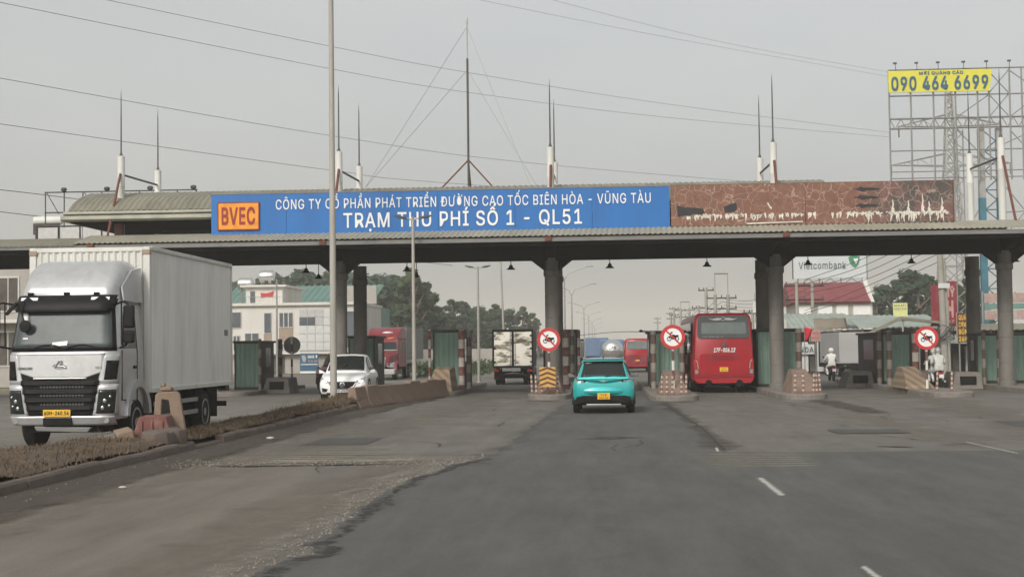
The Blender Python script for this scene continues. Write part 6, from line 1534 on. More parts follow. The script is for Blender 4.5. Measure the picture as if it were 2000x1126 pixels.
# ================================================================== LAMPS AND POLES NEAR THE STATION
tp = thing('light_mast', 'tall pale light mast rising from the median past the top edge', 'lamp post', (-10.0, 52.6, 0.1))
b = MB(); b.lathe([(0.22, 0), (0.22, 0.06), (0.13, 0.08), (0.125, 3.0), (0.11, 8.0), (0.095, 14.0), (0.085, 17.5)], n=14); b.build('shaft', 'pole', tp)
for k in range(2):
    b = MB(); b.lathe([(0.14, 15.0 + k * 0.35), (0.14, 15.12 + k * 0.35)], n=14); b.build('collar', 'galv', tp)
for s in (-1, 1):
    b = MB(); b.tube([(0, 0, 17.4), (s * 0.8, 0, 17.9), (s * 1.6, 0, 18.0)], 0.05, 8); a = b.build('arm', 'galv', tp)
    b = MB(); b.box(s * 1.9 - 0.35, s * 1.9 + 0.35, -0.15, 0.15, 17.93, 18.06); b.build('lamp_head', 'galv', a, bev=0.04)
b = MB(); b.box(-0.2, 0.2, -0.2, 0.2, -0.12, 0.0); b.build('footing', 'concrete', tp)

def double_lamp(label, loc, h, heads=2, sp=0.62, dark=True, group='double headed street lamps'):
    t = thing('street_lamp', label, 'lamp post', loc, 0, group)
    b = MB(); b.lathe([(0.16, 0), (0.16, 0.05), (0.085, 0.08), (0.055, h)], n=10); b.build('shaft', 'pole', t)
    for s in (-1, 1):
        b = MB(); b.tube([(0, 0, h - 0.05), (s * 0.2, 0, h + 0.02), (s * 0.3, 0, h + 0.03)], 0.03, 6); a = b.build('arm', 'galv', t)
        b = MB(); b.loft([[(s * 0.25, -0.1, h + 0.0), (s * 0.25, 0.1, h + 0.0), (s * 0.25, 0.08, h + 0.07), (s * 0.25, -0.08, h + 0.07)], [(s * 0.5, -0.16, h + 0.02), (s * 0.5, 0.16, h + 0.02), (s * 0.5, 0.12, h + 0.12), (s * 0.5, -0.12, h + 0.12)], [(s * (sp + 0.1), -0.08, h + 0.10), (s * (sp + 0.1), 0.08, h + 0.10), (s * (sp + 0.1), 0.06, h + 0.14), (s * (sp + 0.1), -0.06, h + 0.14)]]); b.build('lamp_head', 'darksteel', a)
    b = MB(); b.lathe([(0.04, h), (0.05, h + 0.06), (0.02, h + 0.1)], n=8); b.build('finial', 'galv', t)
    return t
double_lamp('double headed street lamp standing before the blue board', (-7.3, 54.9, 0.02), 6.95)
double_lamp('double headed street lamp seen under the canopy left of the middle column', (-7.0, 80.0, 0.0), 6.45)
lp = thing('leaning_pole', 'thin leaning pole beyond the canopy above the cargo truck', 'pole', (-5.85, 85.0, 0.0))
b = MB(); b.tube([(0, 0, 0), (-0.12, 0, 4), (-0.3, 0, 9.5)], 0.08, 8, 0.045); b.build('shaft', 'pole', lp)
b = MB(); b.lathe([(0.1, 2.2), (0.1, 2.4)], (-0.05, 0, 0), 'z', 10); b.build('band', 'galv', lp)
fl = thing('flood_light', 'floodlight pole with a row of lamps before the white building', 'lamp post', (-25.8, 112.0, 0.0))
b = MB(); b.lathe([(0.1, 0), (0.06, 7.6)], n=8); b.build('shaft', 'galv', fl)
b = MB(); b.bar((-0.9, 0, 7.3), (0.9, 0, 7.3), 0.06); b.build('crossbar', 'galv', fl)
for k in range(4):
    b = MB(); b.box(-0.95 + k * 0.55, -0.7 + k * 0.55, -0.1, 0.1, 7.3, 7.5); b.build('lamp_head', 'darksteel', fl, bev=0.03)
# far arm lamps along the median beyond the station
LB = ['curved arm street lamp nearest right of the middle column', 'forked street lamp second right of the middle column', 'hazy forked street lamp third along the far median', 'hazy forked street lamp fourth along the far median', 'faint forked street lamp fifth along the far median', 'faint forked street lamp farthest along the road', 'faint forked street lamp sixth along the far median']
for i, (x, y, h) in enumerate(((-3.45, 128, 8.1), (-3.3, 150, 7.5), (-3.2, 235, 8.2), (-3.1, 300, 8.2), (-3.0, 370, 8.2), (-2.9, 530, 8.2), (-2.9, 440, 8.2))):
    t = thing('median_lamp', LB[i], 'lamp post', (x, y, 0), 0, 'far median lamps')
    b = MB(); b.lathe([(0.11, 0), (0.06, h)], n=8); b.build('shaft', 'galv', t)
    for s in ((1,) if i == 0 else (-1, 1)):
        b = MB(); b.tube([(0, 0, h - 0.2), (s * 0.3, 0, h + 0.4), (s * 1.2, 0, h + 0.75), (s * 2.1, 0, h + 1.0)], 0.05, 6, 0.035); a = b.build('arm', 'galv', t)
        b = MB(); b.cbox((s * 2.3, 0, h + 1.03), (0.6, 0.2, 0.1)); b.build('lamp_head', 'galv', a, bev=0.03)
cm = thing('camera_arm', 'small camera on a thin arm reaching out from the booth beside the coach', 'camera', (2.3, 66.0, 2.55))
b = MB(); b.bar((0, 0, 0.05), (-0.55, 0, 0.12), 0.025); b.build('arm', 'rod', cm)
b = MB(); b.ball((-0.6, 0, 0.1), (0.09, 0.09, 0.07), 10, 6); b.build('camera_dome', 'black', cm)

# ================================================================== BUILDINGS, LEFT
O = (-26.0, 120.0, 0)
bw = thing('white_building', 'cream two storey building with windows behind the left toll lanes', 'building', O)
b = MB(O); b.box(-31.6, -20.6, 120.0, 132, 1.75, 5.75); b.build('wall', 'bldwhite', bw)
b = MB(O); b.box(-31.6, -20.6, 120.4, 132, 0.0, 1.745); b.build('ground_floor', 'bldgrey', bw)
b = MB(O); b.box(-31.8, -20.5, 119.7, 132.2, 5.75, 6.0); b.build('parapet', 'bldwhite', bw, bev=0.03)
b = MB(O); b.box(-31.7, -20.5, 119.8, 120.0, 1.65, 1.85); b.build('ledge', 'bldwhite', bw)
for (xa, xb, za, zb, tri) in ((-28.75, -28.1, 3.4, 5.2, 1), (-27.45, -26.25, 3.9, 5.2, 3), (-27.45, -26.25, 1.9, 2.6, 3), (-28.75, -28.1, 1.9, 2.5, 1), (-31.4, -30.8, 2.0, 3.3, 2), (-30.4, -29.2, 2.1, 3.5, 2), (-31.5, -30.7, 3.9, 5.3, 1)):
    b = MB(O); b.box(xa, xb, 119.93, 120.01, za, zb); w = b.build('window', 'winframe', bw)
    n = tri
    for k in range(n):
        xx = xa + (xb - xa) * k / n
        b = MB(O); b.box(xx + 0.06, xx + (xb - xa) / n - 0.04, 119.9, 119.925, za + 0.07, zb - 0.07); b.build('pane', 'window', w)
for (xa, xb, za, zb) in ((-27.45, -26.25, 2.65, 3.88), (-28.75, -28.1, 2.55, 3.38)):
    b = MB(O); b.box(xa, xb, 119.95, 120.01, za, zb); b.build('spandrel', 'brownpanel', bw)
# glazed bay: each tile a pane
b = MB(O); b.box(-25.7, -22.9, 119.92, 120.01, 1.9, 5.5); gb = b.build('glazed_bay', 'winframe', bw)
pm = None
for i in range(4):
    for j in range(5):
        if pm is None:
            b = MB(); b.box(0.02, 0.67, 0, 0.04, 0.02, 0.68); p_ = pm = b.build('pane', 'shopwhite', gb)
        else:
            p_ = pm.copy(); COL.objects.link(p_); p_.parent = gb
        p_.location = (-25.7 + i * 0.69 - O[0], 119.87 - O[1], 1.95 + j * 0.7)
        if j >= 3 and i < 3:
            p_.data = pm.data.copy(); p_.data.materials.clear(); p_.data.materials.append(m['window' if (j == 3 and i < 2) else 'galvlight'])
for (xa, xb, za, zb, mt) in ((-22.3, -21.0, 2.2, 5.2, 'window'),):
    b = MB(O); b.box(xa, xb, 119.93, 120.01, za, zb); b.build('window', mt, bw)
b = MB(O); b.box(-30.8, -27.6, 122, 130, 6.0, 7.45); ph = b.build('penthouse', 'bldwhite', bw)
b = MB(O); b.box(-31.2, -27.2, 121.6, 130.2, 7.45, 7.62); b.build('penthouse_slab', 'bldwhite', ph)
b = MB(O); b.box(-30.4, -30.0, 121.95, 122.01, 6.1, 7.1); b.build('door', 'window', ph)
b = MB(O); pts = [(-29.5, 6.95), (-29.45, 6.55), (-29.0, 6.65), (-28.45, 6.60), (-28.35, 7.1), (-28.7, 6.95), (-29.0, 6.9)]; b.prism(pts, 'y', 121.9, 121.96); b.build('red_bow_sign', 'signred', ph)
b = MB(O)
for k in range(24): b.bar((-31.2 + k * 0.16, 120.6, 6.0), (-31.2 + k * 0.16, 120.6, 6.55), 0.015)
b.bar((-31.3, 120.6, 6.55), (-27.4, 120.6, 6.55), 0.03); b.build('railing', 'galv', ph)['kind'] = 'stuff'
for (xa, xb) in ((-31.0, -29.5), (-28.4, -27.1)):
    b = MB(O); b.box(xa, xb, 120.3, 120.41, 0.05, 1.5); b.build('shutter', 'shopdark', bw)
# shop board below the bay
sb = thing('shop_board', 'dark blue shop board with white lettering under the cream building', 'sign', (-24.6, 118.6, 0.15))
b = MB(); b.box(-0.78, 0.78, 0, 0.06, 0.1, 1.55); b.build('panel', 'bbnavy', sb)
text('NHÀ Ở', -0.1, 0.7, 1.15, 0.22, -0.01, 'signwhite', sb, 'lettering', 0.02, 0.005); text('79 N-VIP', -0.1, 0.7, 0.8, 0.2, -0.01, 'pink', sb, 'lettering', 0.02, 0.005)
b = MB(); b.prism([(-0.62, 1.4), (-0.35, 1.4), (-0.25, 1.1), (-0.35, 0.8), (-0.5, 0.85), (-0.6, 1.1)], 'y', -0.012, -0.002); b.build('logo', 'galv', sb)
b = MB(); b.box(-0.7, 0.7, -0.012, -0.002, 0.6, 0.66); b.build('white_line', 'signwhite', sb); b = MB(); b.box(-0.75, 0.75, -0.01, 0.05, -0.1, 0.05); b.build('sill', 'signwhite', sb)
# roof tanks
for x, lab in ((-31.3, 'steel water tank on the cream building roof beside the truck body'), (-29.4, 'steel water tank on the penthouse roof')):
    t = thing('water_tank', lab, 'tank', (x, 124, 6.0 if x < -30 else 7.62))
    z = 1.3 if x < -30 else 0.3
    b = MB(); b.lathe([(0.1, -0.7), (0.5, -0.62), (0.55, -0.5), (0.55, 0.5), (0.5, 0.62), (0.1, 0.7)], (0, 0, z + 0.55), 'x', 18); b.build('tank', 'tank', t)
    for s in (-1, 1):
        b = MB(); b.bar((s * 0.4, -0.4, 0), (s * 0.4, -0.3, z + 0.2), 0.05); b.bar((s * 0.4, 0.4, 0), (s * 0.4, 0.3, z + 0.2), 0.05); b.build('stand_leg', 'galv', t)
# green sheet hall behind
O = (-25, 136, 0)
gh = thing('green_hall', 'large hall with green sheet roof behind the cream building', 'building', O)
b = MB(O); b.box(-36, -22.5, 136, 150, 0, 6.2); b.build('wall', 'roofgreen', gh)
b = MB(O); corr(b, -37, -22, [(135.2, 6.2), (139, 7.3), (143, 8.4)], 0.6, 0.06); b.build('roof', 'roofgreen', gh, smooth=0, solid=0.05)
b = MB(O); b.box(-24.6, -21.5, 135.0, 135.4, 6.3, 8.0); b.build('vent_panel', 'bldgrey', gh)
# apartment block behind the truck cab at the left edge
O = (-34.5, 82.0, 0)
lb = thing('grey_block', 'grey flat-roofed block with shutters behind the truck at the left edge', 'building', O)
b = MB(O); b.box(-40, -31.5, 82, 92, 0, 7.6); b.build('wall', 'bldgrey', lb)
b = MB(O); b.box(-40.3, -31.3, 81.6, 92, 7.6, 7.8); b.build('roof_slab', 'bldgrey', lb)
for i in range(4):
    for j in range(2):
        xa = -39.4 + i * 1.95; za = 1.2 + j * 3.2
        b = MB(O); b.box(xa, xa + 1.35, 81.93, 82.01, za, za + 2.1); w = b.build('window', 'winframe', lb)
        b = MB(O); b.box(xa + 0.1, xa + 0.64, 81.9, 81.925, za + 0.1, za + 2.0); b.build('pane', 'shopdark', w); b = MB(O); b.box(xa + 0.72, xa + 1.25, 81.9, 81.925, za + 0.1, za + 2.0); b.build('pane', 'shopdark', w)
b = MB(O); b.box(-40, -31.3, 81.0, 82.0, 3.75, 3.95); b.build('balcony_slab', 'bldwhite', lb)
# board panels and scaffold behind the left roof
O = (-28, 76, 0)
pf = thing('panel_fence', 'row of pale blue-grey panels standing behind the left canopy roof', 'fence', (-28, 76, 6.6))
b = MB((-28, 76, 6.6))
for k in range(5): b.bar((-30.7 + k * 1.2, 76.1, 6.6), (-30.75 + k * 1.2, 76.1, 8.85), 0.07)
b.bar((-30.8, 76.1, 8.85), (-25.4, 76.1, 8.85), 0.06); b.build('frame', 'darksteel', pf)
for k in range(4):
    b = MB((-28, 76, 6.6)); b.box(-30.62 + k * 1.2 + (0.08 if k else 0), -29.55 + k * 1.2, 76.0, 76.05, 7.6, 8.78); b.build('panel', 'galvlight', pf)
for k in range(5):
    b = MB((-28, 76, 6.6)); b.bar((-30.7 + k * 1.2, 76.1, 6.6), (-30.7 + k * 1.2, 76.1, 0.0), 0.1); b.build('post', 'darksteel', pf)
sc = thing('roof_scaffold', 'thin rooftop steel billboard scaffold behind the left end of the canopy', 'scaffold', (-29.3, 86, 7.5))
so = (-29.3, 86, 7.5); n = 8
for k in range(n + 1):
    x = -34.2 + k * 1.18
    b = MB(so); b.bar((x, 86, 0.0), (x, 86, 11.85), 0.06); b.build('upright', 'rod', sc)
    if k % 2 == 0 and k < n:
        b = MB(so); b.bar((x + 0.1, 86, 11.8), (x + 0.85, 86, 10.5), 0.04); b.build('diagonal', 'rod', sc)
for z in (11.85, 10.6):
    b = MB(so); b.bar((-34.25, 86, z), (-24.7 if z > 11 else -29, 86, z), 0.06); b.build('rail', 'rod', sc)
for k in range(4):
    b = MB(so); b.ball((-33.0 + k * 2.7, 85.9, 12.0), (0.2, 0.16, 0.14), 8, 5); b.build('flood_lamp', 'darksteel', sc)
ac = thing('solar_heater', 'small rooftop solar water heater left of the scaffold', 'heater', (-34.8, 88, 7.8))
b = MB(); b.lathe([(0.25, -0.9), (0.28, -0.8), (0.28, 0.8), (0.25, 0.9)], (0, 0, 2.5), 'x', 12); b.build('tank', 'stubwhite', ac)
b = MB(); b.prism([(-0.85, 1.6), (0.85, 1.6), (0.85, 2.3), (-0.85, 2.3)], 'y', -0.35, -0.28); b.build('tube_panel', 'darksteel', ac)
b = MB(); b.bar((-0.7, 0, 0), (-0.7, 0, 2.3), 0.05); b.bar((0.7, 0, 0), (0.7, 0, 2.3), 0.05); b.bar((0.7, -0.3, 0), (0.7, -0.3, 1.7), 0.05); b.bar((-0.7, -0.3, 0), (-0.7, -0.3, 1.7), 0.05); b.build('stand', 'rod', ac)

# ================================================================== BUILDINGS, RIGHT
O = (21.7, 138, 0)
rh = thing('red_roof_house', 'white house with steep dull red roof behind the right stalls', 'building', O)
b = MB(O); b.box(18.4, 25.6, 138.6, 146, 0, 6.0); b.build('wall', 'bldwhite', rh)
b = MB(O); b.prism([(137.9, 5.95), (142.3, 7.95), (146.6, 5.95), (146.4, 5.8), (138.1, 5.8)], 'x', 17.8, 25.35); rf = b.build('roof', 'roofred', rh)
n = 30
for k in range(n):
    x = 17.9 + k * 7.4 / n
    b = MB(O); b.prism([(137.85, 5.98), (142.3, 8.0), (142.3, 7.95), (137.9, 5.94)], 'x', x, x + 0.07); b.build('roof_rib', 'roofred', rf)
b = MB(O); b.prism([(138.2, 5.9), (142.3, 8.3), (146.4, 5.9)], 'x', 25.36, 25.75); b.build('gable', 'bldwhite', rh)
for k, (xa, xb) in enumerate(((18.6, 19.9), (20.5, 21.8), (22.2, 23.3), (23.8, 25.4))):
    b = MB(O); b.box(xa, xb, 138.5, 138.6, 4.7, 5.65); b.build('white_panel', 'signwhite', rh)
    if k: 
        b = MB(O); b.box(xa - 0.45, xa - 0.1, 138.52, 138.6, 4.7, 5.6); b.build('louvre', 'bldgrey', rh)
vb = thing('bank_billboard', 'white rooftop billboard with dark bank lettering and green shield', 'billboard', (23.5, 150, 8.0))
b = MB((23.5, 150, 8.0)); b.box(19.7, 27.2, 150, 150.2, 8.75, 11.4); pv = b.build('panel', 'bankpanel', vb)
for xe in (19.62, 27.21): b = MB((23.5, 150, 8.0)); b.box(xe, xe + 0.07, 149.95, 150.25, 8.7, 11.45); b.build('edge_trim', 'rod', vb)
m['banktext'] = M('bank_grey', (0.07, 0.11, 0.10), 0.7); m['bankgreen'] = M('bank_green', (0.03, 0.19, 0.09), 0.6)
text('Vietcombank', 20.25, 25.1, 9.72, 0.72, 149.98, 'banktext', pv, 'lettering', 0.012, 0.02, org=(23.5, 150, 8.0))
b = MB((23.5, 150, 8.0)); sh = [(25.35, 10.85), (25.6, 11.0), (26.1, 11.05), (26.5, 10.95), (26.5, 10.5), (26.35, 10.1), (26.05, 9.75), (25.75, 9.95), (25.5, 10.3)]
b.prism(sh, 'y', 149.96, 149.995); b.build('shield', 'bankgreen', pv)
b = MB((23.5, 150, 8.0)); b.prism([(25.85, 10.75), (26.1, 10.72), (26.33, 10.8), (26.3, 10.5), (26.12, 10.2), (25.98, 10.45)], 'y', 149.93, 149.958); b.build('shield_heart', 'signwhite', pv)
for k in range(4):
    x = 20.2 + k * 2.2
    b = MB((23.5, 150, 8.0)); b.bar((x, 150.3, 0), (x, 150.3, 11.3), 0.1); b.build('post', 'galv', vb)
    if k < 3: b = MB((23.5, 150, 8.0)); b.bar((x, 150.3, 7.9), (x + 1.1, 150.3, 8.75), 0.06); b.bar((x + 1.1, 150.3, 8.75), (x + 2.2, 150.3, 7.9), 0.06); b.build('brace', 'galv', vb)
fs = thing('faint_billboard', 'small faded white rooftop board between coach and column', 'billboard', (14.2, 128, 3.9))
b = MB(); b.box(-1.0, 1.2, 0, 0.1, 0.9, 1.9); pv = b.build('panel', 'shopwhite', fs); text('CÀ PHÊ', -0.8, 1.0, 1.2, 0.35, -0.02, 'palegyel', pv, 'lettering', 0.01, 0.01)
for s in (-0.8, 1.0):
    b = MB(); b.bar((s, 0.1, 0), (s, 0.1, 2.6), 0.05); b.build('post', 'galv', fs)

def stall(name, label, x0, x1, y0, d, z0, z1, roofm, wallm, slope=0.5, front=None):
    O = ((x0 + x1) / 2, y0, 0)
    t = thing(name, label, 'stall', O, 0, 'roadside stalls')
    b = MB(O); b.box(x0 + 0.2, x1 - 0.2, y0 + d - 0.15, y0 + d, 0, z0); b.build('back_wall', wallm, t)
    for xs in (x0 + 0.2, x1 - 0.3): b = MB(O); b.box(xs, xs + 0.1, y0 + 0.5, y0 + d - 0.16, 0, z0 - 0.05); b.build('side_wall', wallm, t)
    b = MB(O); corr(b, x0, x1, [(y0 - 0.4, z0), (y0 + d * 0.5, z0 + (z1 - z0) * 0.55), (y0 + d, z1)], 0.4, 0.05); b.build('roof', roofm, t, smooth=0, solid=0.04)
    n = max(2, int((x1 - x0) / 1.8))
    for k in range(n + 1):
        x = x0 + 0.15 + (x1 - x0 - 0.3) * k / n
        b = MB(O); b.bar((x, y0, 0), (x, y0, z0), 0.09); b.build('post', 'galv', t)
    return t, O
t, O = stall('market_stall', 'stall with pale green sheet roof under the red roofed house', 14.0, 18.9, 108, 6, 3.05, 4.3, 'palegreen', 'shopdark')
b = MB(O); b.grid(lambda u, v: (15.6 + 2.4 * u, 107.4 + 0.8 * v, 3.1 + 0.75 * v + 0.14 * noise.noise(Vector((u * 4, v * 3, 1)))), 14, 6); b.build('tarp', 'tarp', t, solid=0.02)
b = MB(O); b.box(15.3, 16.4, 107.8, 107.9, 0.6, 2.3); b.build('blue_board', 'shopblue', t)
t, O = stall('market_stall', 'long stall with sagging grey-green tin roof behind the grey lorry', 17.8, 23.9, 101, 7, 3.0, 4.0, 'palegreen', 'shopdark')
b = MB(O); b.prism([(18.2, 2.75), (20.3, 3.75), (23.3, 3.35), (23.3, 3.2), (20.3, 3.55), (18.3, 2.65)], 'y', 99.3, 100.2); b.build('porch_roof', 'rooftin2', t)
b = MB(O); b.bar((18.4, 99.5, 0), (18.4, 99.5, 2.7), 0.09); b.build('porch_post', 'bldgrey', t)
for x_, z_ in ((20.4, 3.5), (23.1, 3.2)): b = MB(O); b.bar((x_, 99.5, 0), (x_, 99.5, z_), 0.09); b.build('porch_post', 'bldgrey', t)
t, O = stall('market_stall', 'shop front with blue and white panels left of the grey lorry', 11.6, 15.6, 96, 5, 2.75, 3.0, 'rooftin2', 'shopdark')
for k, mt in enumerate(('shopwhite', 'shopdark', 'shopwhite', 'shopblue', 'shopblue')):
    b = MB(O); b.box(13.0 + k * 0.5, 13.42 + k * 0.5, 95.6, 95.75, 0.15, 2.1); b.build('panel', mt, t)
b = MB(O); b.box(12.2, 13.8, 95.4, 95.5, 1.3, 1.95); bd = b.build('name_board', 'shopwhite', t); text('HONDA', 12.15, 13.75, 1.42, 0.34, 95.38, 'banktext', bd, 'lettering', 0.02, 0.01, org=O)
b = MB(O); b.box(11.6, 13.0, 95.5, 95.6, 1.95, 2.1); b.build('red_strip', 'maroon', t)
t, O = stall('market_stall', 'dim roadside shop with small green awning at the right', 21.6, 27.0, 92, 6, 2.7, 3.0, 'rooftin2', 'shopdark')
b = MB(O); b.prism([(90.6, 1.95), (92.2, 2.55), (92.2, 2.5), (90.6, 1.88)], 'x', 21.3, 23.2); b.build('green_awning', 'palegreen', t)
for k in range(6):
    b = MB(O); b.box(22.0 + k * 0.8, 22.5 + k * 0.8, 92.3, 92.6, 0.1, 1.3 + 0.4 * (k % 3)); b.build('shelf_goods', ('shopdark', 'bldgrey', 'fascia')[k % 3], t)
yb_ = thing('yellow_board', 'small pale yellow notice board on the stall roof before the trees', 'sign', (21.05, 103.4, 3.6))
b = MB(); b.box(-0.5, 0.5, 0, 0.05, 0.25, 1.2); pv = b.build('panel', 'palegyel', yb_); text('BÁN ĐẤT', -0.42, 0.42, 0.95, 0.14, -0.01, 'banktext', pv, 'lettering', 0.01, 0.005); text('0937 929', -0.42, 0.42, 0.7, 0.14, -0.01, 'banktext', pv, 'lettering', 0.01, 0.005)
b = MB(); b.bar((0.1, 0.08, 0), (0.1, 0.08, 0.6), 0.05); b.build('post', 'galv', yb_)
# red advertising tower, two leaves
rt = thing('red_sign_tower', 'tall faded red shop sign with pale lettering beside the concrete pole', 'sign', (23.4, 100, 0))
O = (23.4, 100, 0)
for (xa, xb, za, zb) in ((22.45, 23.2, 3.2, 5.9), (23.22, 24.2, 3.2, 6.15)):
    b = MB(O); b.box(xa, xb, 100.0, 100.15, za, zb); b.build('panel', 'maroon', rt)
b = MB(O); b.box(22.45, 24.2, 100.05, 100.5, 0, 3.2); b.build('base', 'maroon', rt)
text('MỸ', 23.3, 24.05, 5.1, 0.55, 99.98, 'pink', rt, 'lettering', 0.04, 0.01, org=O); text('H', 23.5, 23.95, 3.75, 1.0, 99.98, 'pink', rt, 'lettering', 0.05, 0.01, org=O); text('SỬA XE', 23.4, 24.0, 3.3, 0.22, 99.98, 'pink', rt, 'lettering', 0.02, 0.01, org=O)
# yellow lettered board
yl = thing('menu_board', 'dark board with rows of yellow lettering left of the rear right column', 'sign', (20.35, 82, 0.0))
b = MB(); b.box(-0.52, 0.52, 0, 0.08, 1.95, 3.6); pv = b.build('panel', 'signblack', yl)
for k, s_ in enumerate(('QUÁN ĂN', 'CƠM-PHỞ', 'BÚN BÒ', '24H/7N')):
    text(s_, -0.45, 0.45, 3.22 - k * 0.4, 0.26, -0.01, 'signyel', pv, 'lettering', 0.03, 0.005)
for s in (-0.4, 0.4):
    b = MB(); b.bar((s, 0.12, 0), (s, 0.12, 3.5), 0.06); b.build('post', 'galv', yl)
b = MB(); b.box(-0.56, -0.525, -0.02, 0.1, 1.9, 3.65); b.build('edge_strip', 'pink', yl)
# large service signboard on the right edge
dv = thing('service_board', 'large pale signboard with pink letters behind the rightmost column', 'sign', (29, 105, 0))
O = (29, 105, 0)
b = MB(O); b.box(27.35, 32.0, 105, 105.15, 4.75, 5.45); p1 = b.build('panel', 'boardgrey', dv); text('DV RỬA XE', 27.5, 31.5, 4.85, 0.5, 104.98, 'fadedred', p1, 'lettering', 0.03, 0.01, org=O)
b = MB(O); b.box(27.35, 32.0, 105, 105.15, 4.3, 4.7); b.build('panel', 'roofgreen', dv)
b = MB(O); b.box(27.35, 32.0, 105, 105.15, 3.55, 4.25); p1 = b.build('panel', 'boardgrey', dv); text('SHOP NHỚT', 27.5, 31.5, 3.65, 0.5, 104.98, 'fadedred', p1, 'lettering', 0.03, 0.01, org=O)
for x in (27.3, 29.2, 31.4):
    b = MB(O); b.bar((x, 105.25, 0), (x, 105.25, 5.6), 0.12); b.build('post', 'galv', dv)
t, O = stall('market_stall', 'low open workshop with white awning at the right edge', 26.5, 33.0, 99, 6, 2.9, 3.2, 'rooftin2', 'shopdark')
b = MB(O); b.box(27.5, 31, 98.4, 99.0, 2.3, 2.65); b.build('awning', 'shopwhite', t)
# flag and pink board beyond the coach lane
fg = thing('red_flag', 'small red flag hanging from a pole behind the striped post', 'flag', (10.35, 75, 0))
b = MB(); b.bar((0, 0, 0), (0, 0, 2.9), 0.03); b.build('pole', 'galv', fg)
b = MB(); b.grid(lambda u, v: (0.02 + 0.42 * u * (1 - 0.5 * v), 0.04 * math.sin(u * 6 + v * 2), 2.85 - 0.75 * v - 0.25 * u * (0.5 - v)), 8, 8); b.build('cloth', 'flagred', fg, solid=0.005)
pb = thing('pink_board', 'small faded pink notice board beside the red flag', 'sign', (11.66, 80, 0))
b = MB(); b.box(-0.26, 0.26, 0, 0.04, 2.1, 2.75); pv = b.build('panel', 'pink', pb); text('CẤM ĐỖ', -0.2, 0.2, 2.5, 0.09, -0.01, 'signred', pv, 'lettering', 0.01, 0.003); text('DỪNG XE', -0.2, 0.2, 2.25, 0.09, -0.01, 'signred', pv, 'lettering', 0.01, 0.003)
b = MB(); b.bar((0, 0.05, 0), (0, 0.05, 2.6), 0.04); b.build('post', 'galv', pb)

# ================================================================== POLES AND WIRES, RIGHT
def wire(pts, label, r=0.024, group='overhead wires', n=24, sag=0.0):
    pts = [Vector(p) for p in pts]; P = []
    # smooth curve through the points
    k = len(pts)
    for i in range(k - 1):
        p0, p1, p2, p3 = pts[max(0, i - 1)], pts[i], pts[i + 1], pts[min(k - 1, i + 2)]
        for q in range(n):
            u = q / n
            v = 0.5 * ((2 * p1) + (p2 - p0) * u + (2 * p0 - 5 * p1 + 4 * p2 - p3) * u * u + (3 * p1 - p0 - 3 * p2 + p3) * u ** 3)
            v.z -= sag * 4 * u * (1 - u); P.append(v)
    P.append(pts[-1])
    b = MB(tuple(P[0])); b.tube(P, r, 4)
    return tag(b.build('power_line', 'wire', smooth=0), label, 'wire', group)
wire([(-49.1, 110, 32.2), (-29.9, 155, 35.4), (-16.5, 178, 36.5), (9.7, 213, 37.9), (51.6, 258, 39.4)], 'topmost long power line crossing the sky from upper left')
wire([(-49.1, 110, 30.2), (-29.9, 155, 32.9), (-16.5, 178, 34.0), (9.6, 213, 35.9), (51.6, 258, 38.6)], 'second long power line just below the topmost one')
wire([(-49.1, 110, 24.1), (-29.9, 155, 25.5), (-6.8, 190, 26.2), (51.8, 258, 28.6)], 'third power line passing above the left lightning rods')
wire([(-49.1, 110, 20.4), (-30.0, 155, 21.7), (-16.6, 178, 22.4), (51.7, 258, 25.0)], 'fourth power line passing just above the blue board')
wire([(-49.1, 110, 15.1), (-46.4, 118, 15.25), (-38.0, 140, 15.2), (-20, 190, 15.0)], 'low power line entering behind the scaffold at left', 0.03)
wire([(-49.1, 110, 13.4), (-47.3, 118, 13.5), (-38.0, 140, 13.2), (-20, 190, 13.0)], 'lowest power line entering behind the left roof panels', 0.03)
wire([(-17.3, 178, 46.2), (9.9, 213, 47.9), (51.8, 258, 49.4)], 'faint high wire at the upper right, lower of two', 0.02)
wire([(-10.9, 178, 46.9), (18.2, 222, 49.0), (51.4, 258, 50.3)], 'faint high wire at the upper right, upper of two', 0.02)

# lattice pylon far behind the billboard frame
PO = (62.4, 260, 0)
py = thing('power_pylon', 'hazy lattice power pylon behind the right billboard frame', 'pylon', PO)
def pw(z): return 3.2 - 2.2 * min(1, z / 34) if z < 34 else 1.0 - 0.55 * min(1, (z - 34) / 14)
b = MB(PO); zs = [0, 6, 11, 15.5, 19.5, 23, 26, 29, 31.5, 34, 36.5, 39, 41.5, 44, 46.5, 49]
for sx in (-1, 1):
    for sy in (-1, 1):
        b.tube([(62.4 + sx * pw(z), 260 + sy * pw(z), z) for z in zs], 0.17, 4)
b.build('legs', 'galv', py)['kind'] = 'stuff'
b = MB(PO)
for za, zb in zip(zs[:-1], zs[1:]):
    wa, wb = pw(za), pw(zb)
    for s in (-1, 1):
        b.bar((62.4 - wa, 260 + s * wa, za), (62.4 + wb, 260 + s * wb, zb), 0.13); b.bar((62.4 + wa, 260 + s * wa, za), (62.4 - wb, 260 + s * wb, zb), 0.13)
        b.bar((62.4 + s * wa, 260 - wa, za), (62.4 + s * wb, 260 + wb, zb), 0.13); b.bar((62.4 + s * wa, 260 + wa, za), (62.4 + s * wb, 260 - wb, zb), 0.13)
        b.bar((62.4 - wb, 260 + s * wb, zb), (62.4 + wb, 260 + s * wb, zb), 0.13)
b.build('bracing', 'galv', py)['kind'] = 'stuff'
